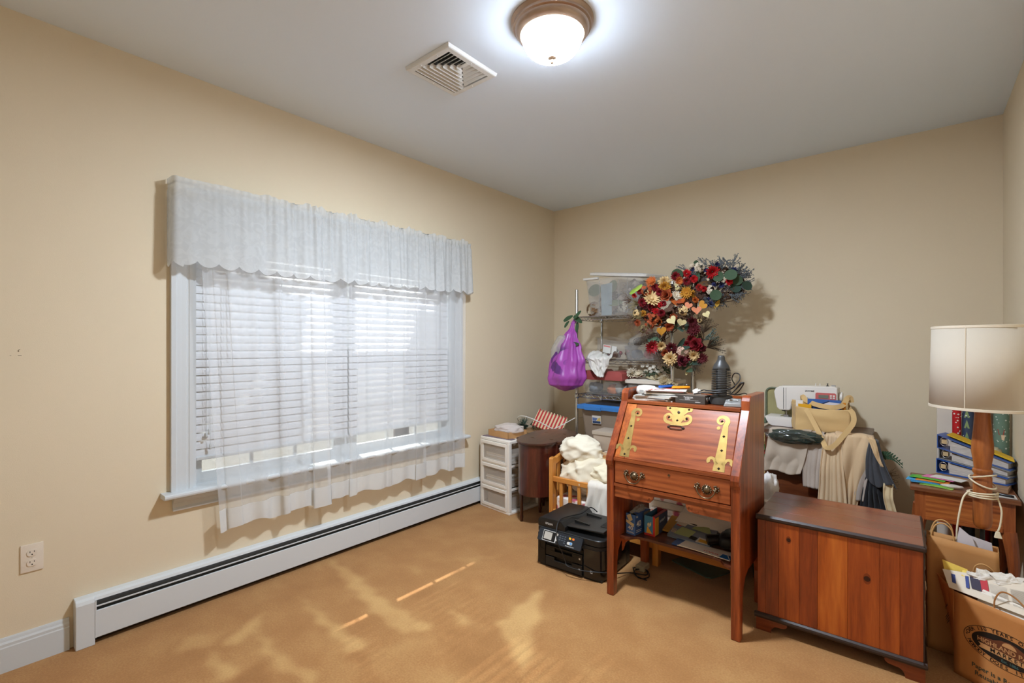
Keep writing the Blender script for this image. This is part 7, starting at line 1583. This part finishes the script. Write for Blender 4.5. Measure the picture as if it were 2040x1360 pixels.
# ------------------------------------------------------------------ floor lamp
def lamp():
    x, y = 3.109, 2.948
    t = thing('floor_lamp', 'floor lamp with a turned wooden column and large cream drum shade', 'lamp', (x, y, 0))
    Wv = wood('lamp_oak', '#c47a3a', '#a85e28', '#7a3e18', 'Z', .9, .4, .35)
    obj('base', MB().lathe([(.045, 0), (.05, .006), (.045, .016), (.03, .024), (.012, .03), (0, .03)], 32), mat('lamp_iron', '#17130f', .5), t, smooth=35)
    obj('lower_rod', MB().lathe([(.008, .03), (.008, .548)], 12), mat('lamp_iron', '#17130f', .5), t, smooth=35)
    z0 = .543; col = [(.0, z0), (.022, z0), (.031, z0+.012), (.034, z0+.03), (.034, z0+.225), (.030, z0+.235), (.036, z0+.245), (.036, z0+.256), (.030, z0+.262), (.033, z0+.29), (.040, z0+.335), (.039, z0+.37), (.033, z0+.43), (.028, z0+.50), (.026, z0+.60), (.012, z0+.64), (.010, z0+.72), (0, z0+.72)]
    col = [(r*.93, z) for r, z in col]
    obj('column', MB().lathe(col, 24), Wv, t, smooth=35)
    Fb = sheer('shade_linen', '#eee2d0', 0.985, .3)
    zs0, zs1 = 1.069, 1.430; r0, r1 = .1775, .169
    sh = MB().lathe([(r0, zs0), (r1, zs1)], 56); sh.f = [f for f in sh.f if len(f) == 4]
    o = obj('shade', sh, Fb, t, smooth=True, solid=.002)
    for r, z in ((r0+.001, zs0+.004), (r1+.001, zs1-.006)):
        obj('trim_band', MB().lathe([(r, z-.006), (r+.0022, z-.005), (r+.0022, z+.005), (r, z+.006)], 56), mat('shade_trim', '#e4d6c0', .7), t, smooth=35)
    a = math.radians(-112); obj('seam', MB().tube([((r0+.0015)*math.cos(a), (r0+.0015)*math.sin(a), zs0), ((r1+.0015)*math.cos(a), (r1+.0015)*math.sin(a), zs1)], .0018, 5), mat('shade_trim', '#e4d6c0', .7), t)
    obj('shade_spider', MB().tube([(-r1, 0, zs1-.012), (0, 0, zs1-.03), (r1, 0, zs1-.012)], .002, 5), mat('nickel', '#c9c5bd', .3, .9), t)
    # cord wound round the column
    Cd = mat('cord_ivory', '#e6d8b8', .5)
    R = .040; pts = [(R*math.cos(q), R*math.sin(q), .745-.0055*q+.012*math.sin(q*1.0)) for q in [k*.35 for k in range(48)]]
    cp = [(-.075, -.07, .44), (-.082, -.075, .50), (-.07, -.07, .60), (-.058, -.06, .655), (-.035, -.045, .685)]
    loopA = smoothpath([Vector(p) for p in cp]+[Vector((R*math.cos(q), R*math.sin(q), .69+.03*math.sin(q*.5)+.002*k)) for k, q in enumerate([-2.4+.6*i for i in range(10)])], 5)
    c = thing('lamp_cord', 'ivory lamp cord wound around the wooden lamp column', 'cord', (x, y, .6))
    for nm, zc, tl in (('cord_loop', .770, .35), ('cord_loop', .745, -.5), ('cord_loop', .700, .12), ('cord_loop', .692, .06), ('cord_loop', .684, .0)):
        ring = [((R+.003)*math.cos(q)*(1.12 if zc < .71 else 1), (R+.003)*math.sin(q)*(1.12 if zc < .71 else 1), zc-.6+tl*.04*math.cos(q+.6)) for q in [2*PI*k/28 for k in range(28)]]
        obj(nm, MB().tube(ring, .0036, 6, closed=True), Cd, c, smooth=True)
    obj('cord_tail', MB().tube(smoothpath([(-.040, -.012, .105), (-.062, -.03, .075), (-.075, -.05, .02), (-.085, -.06, -.06), (-.086, -.06, -.13)], 6), .0036, 6), Cd, c, smooth=True)
    obj('cord_tail', MB().tube(smoothpath([(.044, -.015, .09), (.056, -.03, .04), (.052, -.035, -.02), (.044, -.04, -.05)], 6), .0036, 6), Cd, c, smooth=True)
    obj('plug', MB().hexa([(.032, -.048, -.078), (.058, -.048, -.078), (.058, -.032, -.078), (.032, -.032, -.078)], [(.038, -.044, -.05), (.050, -.044, -.05), (.050, -.036, -.05), (.038, -.036, -.05)]), Cd, c, bevel=.002)
lamp()

# ------------------------------------------------------------------ paper bags
def bag_wall(mb, A, B, C_, D, n=14, m=14, amp=.006, seed=0):
    """A,B bottom; C_,D top (C_ above B)"""
    A, B, C_, D = map(Vector, (A, B, C_, D)); nr = (B-A).cross(D-A).normalized()
    def fn(u, v):
        p = A.lerp(B, u).lerp(D.lerp(C_, u), v); e = math.sin(PI*u)**.6*math.sin(PI*min(1, v*1.02))**.6 if 0 < u < 1 else 0
        return p+nr*(amp*e*(nz3(u*4+seed, v*4, seed)+.6*nz3(u*9, v*9, seed)))
    mb.grid(fn, n, m)
def front_bag():
    t = thing('paper_bag', 'brown paper market bag with black oval emblem full of papers', 'paper bag', (3.12, 2.68, 0))
    Kr = mat('kraft_bag', '#c88a4e', .75, var=.12, vscale=7, col2='#bb7a40')
    A0, B0, C0, D0 = (3.005, 2.687, .002), (3.272, 2.5045, .002), (3.272, 2.70, .002), (3.03, 2.81, .002)
    A1, B1, C1, D1 = (3.005, 2.687, .335), (3.272, 2.5045, .335), (3.278, 2.70, .345), (2.955, 2.795, .355)
    for nm, q, s in (('front_panel', (A0, B0, B1, A1), 1), ('side_gusset', (B0, C0, C1, B1), 2), ('back_panel', (C0, D0, D1, C1), 3), ('side_gusset', (D0, A0, A1, D1), 4)):
        mb = MB(); bag_wall(mb, *q, amp=.0002 if nm == 'front_panel' else .008, seed=s); obj(nm, mb, Kr, t, smooth=True, solid=.0008, world=True)
    obj('bag_base', MB().add([A0, B0, C0, D0], [(0, 1, 2, 3)]), Kr, t, world=True)
    d = Vector(B1)-Vector(A1); d.z = 0; Mf = frame((A0[0]*.5+A1[0]*.5, A0[1]*.5+A1[1]*.5, 0), d, (0, 0, 1)) @ Matrix.Translation((0, 0, .0008))
    Ink = mat('ink_black', '#1d1712', .6); Br2 = mat('ink_brown', '#6a3a22', .6); Tan = mat('ink_tan', '#c89460', .6); Grn = mat('ink_green', '#3a4636', .6)
    cu, cv, a, b = .172, .186, .138, .070
    def ell(r, n=56): return [(cu+a*r[0]*math.cos(2*PI*k/n), cv+b*r[1]*math.sin(2*PI*k/n)) for k in range(n)]
    em = obj('emblem', MB().prism(ell((.80, .72)), 'Z', 0, .0006, Mf), Ink, t, world=True)
    rim = MB(); o1, o2 = ell((1, 1)), ell((.985, .97)); n = len(o1); rim.add([(*p, .0005) for p in o1]+[(*p, .0005) for p in o2], [(k, (k+1) % n, n+(k+1) % n, n+k) for k in range(n)], Mf); obj('emblem_rim', rim, Ink, t, world=True)
    def arc_text(s, a0, a1, size, flip, col, nm='lettering'):
        mb = MB(); L = len(s)
        for i, ch in enumerate(s):
            if ch == ' ': continue
            q = a0+(a1-a0)*i/(L-1); x, y = cu+a*.90*math.cos(q), cv+b*.855*math.sin(q)
            tx, ty = -a*math.sin(q), b*math.cos(q); ang = math.atan2(ty, tx)+(PI if not flip else 0)
            put_text(mb, ch, size, Mf @ Matrix.Translation((x, y, 0)) @ Matrix.Rotation(ang, 4, 'Z'), .0008)
        obj(nm, mb, col, t, world=True)
    arc_text('OVER 130 YEARS OF QUALITY', math.radians(168), math.radians(12), .0185, False, Ink)
    arc_text('NOBODY DOES IT BETTER', math.radians(200), math.radians(340), .0185, True, Ink)
    obj('emblem_dot', MB().lathe([(.0028, 0), (0, .0003)], 10, M=Mf @ Matrix.Translation((cu-a*.92, cv+.002, .0006))), Ink, t, world=True)
    hill = [(cu-.088, cv+.000), (cu-.084, cv+.016), (cu-.06, cv+.020), (cu-.04, cv+.024), (cu-.02, cv+.034), (cu+.01, cv+.040), (cu+.035, cv+.034), (cu+.06, cv+.022), (cu+.085, cv+.016), (cu+.088, cv+.0), (cu+.06, cv-.010), (cu-.06, cv-.010)]
    obj('emblem_hill', MB().prism(hill, 'Z', .0006, .0009, Mf), Br2, t, world=True)
    obj('emblem_sun', MB().prism([(cu+.008+.022*math.cos(PI*k/10), cv+.018+.018*math.sin(PI*k/10)) for k in range(11)], 'Z', .0009, .0011, Mf), Tan, t, world=True)
    tx = MB(); put_text(tx, 'HIGHLAND PARK', .0235, Mf @ Matrix.Translation((cu, cv+.005, .0009))); obj('lettering', tx, Tan, t, world=True)
    obj('emblem_banner', MB().prism([(cu-.088, cv-.008), (cu-.080, cv-.016), (cu-.088, cv-.027), (cu+.088, cv-.027), (cu+.080, cv-.016), (cu+.088, cv-.008)], 'Z', .0009, .0012, Mf), Tan, t, world=True)
    tx = MB(); put_text(tx, 'MARKET', .0215, Mf @ Matrix.Translation((cu, cv-.0175, .0010)), space=1.35); obj('lettering', tx, Ink, t, world=True)
    tx = MB(); put_text(tx, 'Est. 1886', .014, Mf @ Matrix.Translation((cu+.01, cv-.039, .0008))); obj('lettering', tx, mat('ink_teal', '#4a6a68', .6), t, world=True)
    tx = MB(); put_text(tx, 'Paper is a Renewable', .024, Mf @ Matrix.Translation((cu-.008, .075, 0)), .0006); put_text(tx, 'Reusable Resource', .024, Mf @ Matrix.Translation((cu-.008, .048, 0)), .0006); obj('lettering', tx, Grn, t, world=True)
    ds = Vector(A0)-Vector(D0); ds.z = 0; Ms = frame((.5*(A0[0]+D0[0])*.35+.5*(A1[0]+D1[0])*.65, .5*(A0[1]+D0[1])*.35+.5*(A1[1]+D1[1])*.65, .25), ds, (0, 0, 1)) @ Matrix.Translation((0, 0, .006))
    tx = MB(); put_text(tx, 'Market', .022, Ms @ Matrix.Translation((.01, .0, 0)), .0006); obj('lettering', tx, Ink, t, world=True)
    for k in range(4): obj('printed_line', MB().box(-.035, .03-.01*k, -.045-.012*k, -.042-.012*k, .0004, .0008, Ms), Ink, t, world=True)
    hp = [Vector(A1).lerp(Vector(B1), .42)+Vector((0, .004, -.02)), Vector(A1).lerp(Vector(B1), .42)+Vector((0, .004, .03)), Vector(A1).lerp(Vector(B1), .48)+Vector((.005, .02, .065)), Vector(A1).lerp(Vector(B1), .62)+Vector((.005, .03, .055)), Vector(A1).lerp(Vector(B1), .76)+Vector((0, .01, .02)), Vector(A1).lerp(Vector(B1), .78)+Vector((0, .004, -.02))]
    obj('handle', MB().tube(smoothpath(hp, 7), .0028, 6), mat('twist_handle', '#a8703c', .8), t, smooth=True, world=True)
    # papers in the bag
    def sheet(nm, lb, q, c, cat='paper', prints=None):
        s = thing(nm, lb, cat, tuple(q[0])); q = [Vector(p) for p in q]; nn = (q[1]-q[0]).cross(q[3]-q[0]).normalized()
        obj('sheet', MB().hexa([p-nn*.0015 for p in q], q), mat('sheet_'+c[1:], c, .7), s, world=True)
        for nm2, pts, c2 in prints or []:
            f = lambda u, v: q[0].lerp(q[1], u).lerp(q[3].lerp(q[2], u), v)+nn*.0006
            if nm2 == 'text_lines':
                mb = MB()
                for pp in pts: mb.add([f(*x) for x in pp], [tuple(range(len(pp)))])
                tag(obj(nm2, mb, mat('printed_'+c2[1:], c2, .6), s, world=True), kind='stuff')
            else:
                for pp in pts: obj(nm2, MB().add([f(*x) for x in pp], [tuple(range(len(pp)))]), mat('printed_'+c2[1:], c2, .6), s, world=True)
    lines = [[(x, y), (x+.16, y), (x+.16, y+.012), (x, y+.012)] for x in (.45, .64) for y in [.2+.03*k for k in range(18)]]
    sheet('newsletter', 'white newsletter with blue and red photos on top of the market bag', [(2.99, 2.70, .34), (3.268, 2.53, .348), (3.272, 2.70, .43), (2.972, 2.775, .385)], '#e0d2be', 'newsletter',
          [('blue_heading', [[(.06, .35), (.10, .33), (.12, .8), (.08, .82)], [(.20, .30), (.235, .30), (.26, .85), (.225, .85)], [(.80, .75), (1, .72), (1, .76), (.80, .79)], [(.84, .2), (1, .18), (1, .5), (.85, .54)]], '#3a4a8a'), ('photo_print', [[(.26, .35), (.36, .34), (.37, .85), (.27, .86)]], '#3c3648'), ('photo_print', [[(.36, .34), (.43, .33), (.44, .84), (.37, .85)]], '#c03a42'), ('text_lines', lines, '#b8aea2')])
    sheet('white_letter', 'plain white letter leaning at the front of the market bag', [(3.06, 2.652, .30), (3.262, 2.522, .30), (3.268, 2.56, .362), (3.09, 2.68, .372)], '#efe7da')
    sheet('yellow_paper', 'folded yellow paper sticking up at the back of the market bag', [(2.985, 2.765, .33), (3.075, 2.745, .33), (3.05, 2.775, .405), (2.972, 2.79, .42)], '#ecca5c')
    sheet('yellow_paper', 'second yellow paper lying flat behind the newsletter', [(3.03, 2.745, .385), (3.12, 2.705, .385), (3.10, 2.745, .393), (3.035, 2.78, .40)], '#ecd06a')
    for i, (x, y, z, lb) in enumerate(((3.10, 2.75, .385, 'crumpled white paper behind the newsletter'), (3.17, 2.735, .395, 'second crumpled white paper near the right wall'))):
        tag(obj('crumpled_paper', blob((x, y, z), (.055, .03, .035), i+2, .4, 2.5, ridge=.3, nu=24, nv=16), mat('crumple_white', '#e4dcd0', .8), smooth=False), lb, 'paper')
front_bag()
def rear_bag():
    t = thing('paper_bag', 'plain brown paper bag with twisted handles beside the chest', 'paper bag', (3.04, 2.86, 0))
    Kr = mat('kraft_bag_light', '#c08a52', .75, var=.1, vscale=7)
    A0, B0, C0, D0 = (2.925, 2.835, .002), (3.155, 2.815, .002), (3.155, 2.885, .002), (2.925, 2.905, .002)
    A1, B1, C1, D1 = (2.922, 2.845, .500), (3.148, 2.815, .487), (3.15, 2.87, .495), (2.922, 2.90, .503)
    for nm, q, s in (('front_panel', (A0, B0, B1, A1), 1), ('side_gusset', (B0, C0, C1, B1), 2), ('back_panel', (C0, D0, D1, C1), 3), ('side_gusset', (D0, A0, A1, D1), 4)):
        mb = MB(); bag_wall(mb, *q, amp=.010, seed=s+5); obj(nm, mb, Kr, t, smooth=True, solid=.0008, world=True)
    obj('bag_base', MB().add([A0, B0, C0, D0], [(0, 1, 2, 3)]), Kr, t, world=True)
    Hd = mat('twist_handle_light', '#cc9c62', .8)
    for y, z in ((2.845, .498), (2.892, .500)):
        obj('handle', MB().tube(smoothpath([(2.938, y, z-.03), (2.938, y, z+.01), (2.952, y, z+.05), (2.978, y, z+.062), (3.004, y, z+.04), (3.012, y, z-.005), (3.012, y, z-.03)], 6), .0032, 6), Hd, t, smooth=True, world=True)
    obj('handle', MB().tube(smoothpath([(3.07, 2.818, .36), (3.075, 2.812, .41), (3.10, 2.805, .43), (3.13, 2.806, .41), (3.145, 2.812, .37)], 6), .003, 6), Hd, t, smooth=True, world=True)
    tag(obj('grey_paper', MB().hexa([(3.01, 2.850, .42), (3.10, 2.845, .42), (3.10, 2.847, .42), (3.01, 2.852, .42)], [(3.03, 2.855, .555), (3.07, 2.85, .52), (3.07, 2.852, .52), (3.03, 2.857, .555)]), mat('paper_lilac', '#cfc8cc', .7)), 'pale grey paper standing in the plain brown bag', 'paper')
    tag(obj('grey_paper', MB().hexa([(3.05, 2.862, .42), (3.14, 2.857, .42), (3.14, 2.859, .42), (3.05, 2.864, .42)], [(3.06, 2.862, .525), (3.13, 2.857, .51), (3.13, 2.859, .51), (3.06, 2.864, .525)]), mat('paper_lilac', '#cfc8cc', .7)), 'lower pale grey paper behind the other in the plain brown bag', 'paper')
    b = thing('white_carton', 'off-white carton with a black hand hole behind the plain brown bag', 'carton', (2.965, 3.01, 0))
    obj('carton', MB().box(2.926, 3.0, 2.965, 3.06, .001, .31), mat('carton_offwhite', '#c9bda8', .6), b, world=True, bevel=.003)
    obj('hand_hole', MB().box(2.927, 2.956, 2.963, 2.9655, .245, .285), mat('hole_black', '#15120f', .6), b, world=True); obj('hole_centre', MB().prism([(2.943+.008*math.cos(2*PI*k/14), .265+.011*math.sin(2*PI*k/14)) for k in range(14)], 'Y', 2.962, 2.963), mat('hole_tan', '#a08a68', .6), b, world=True)
rear_bag()
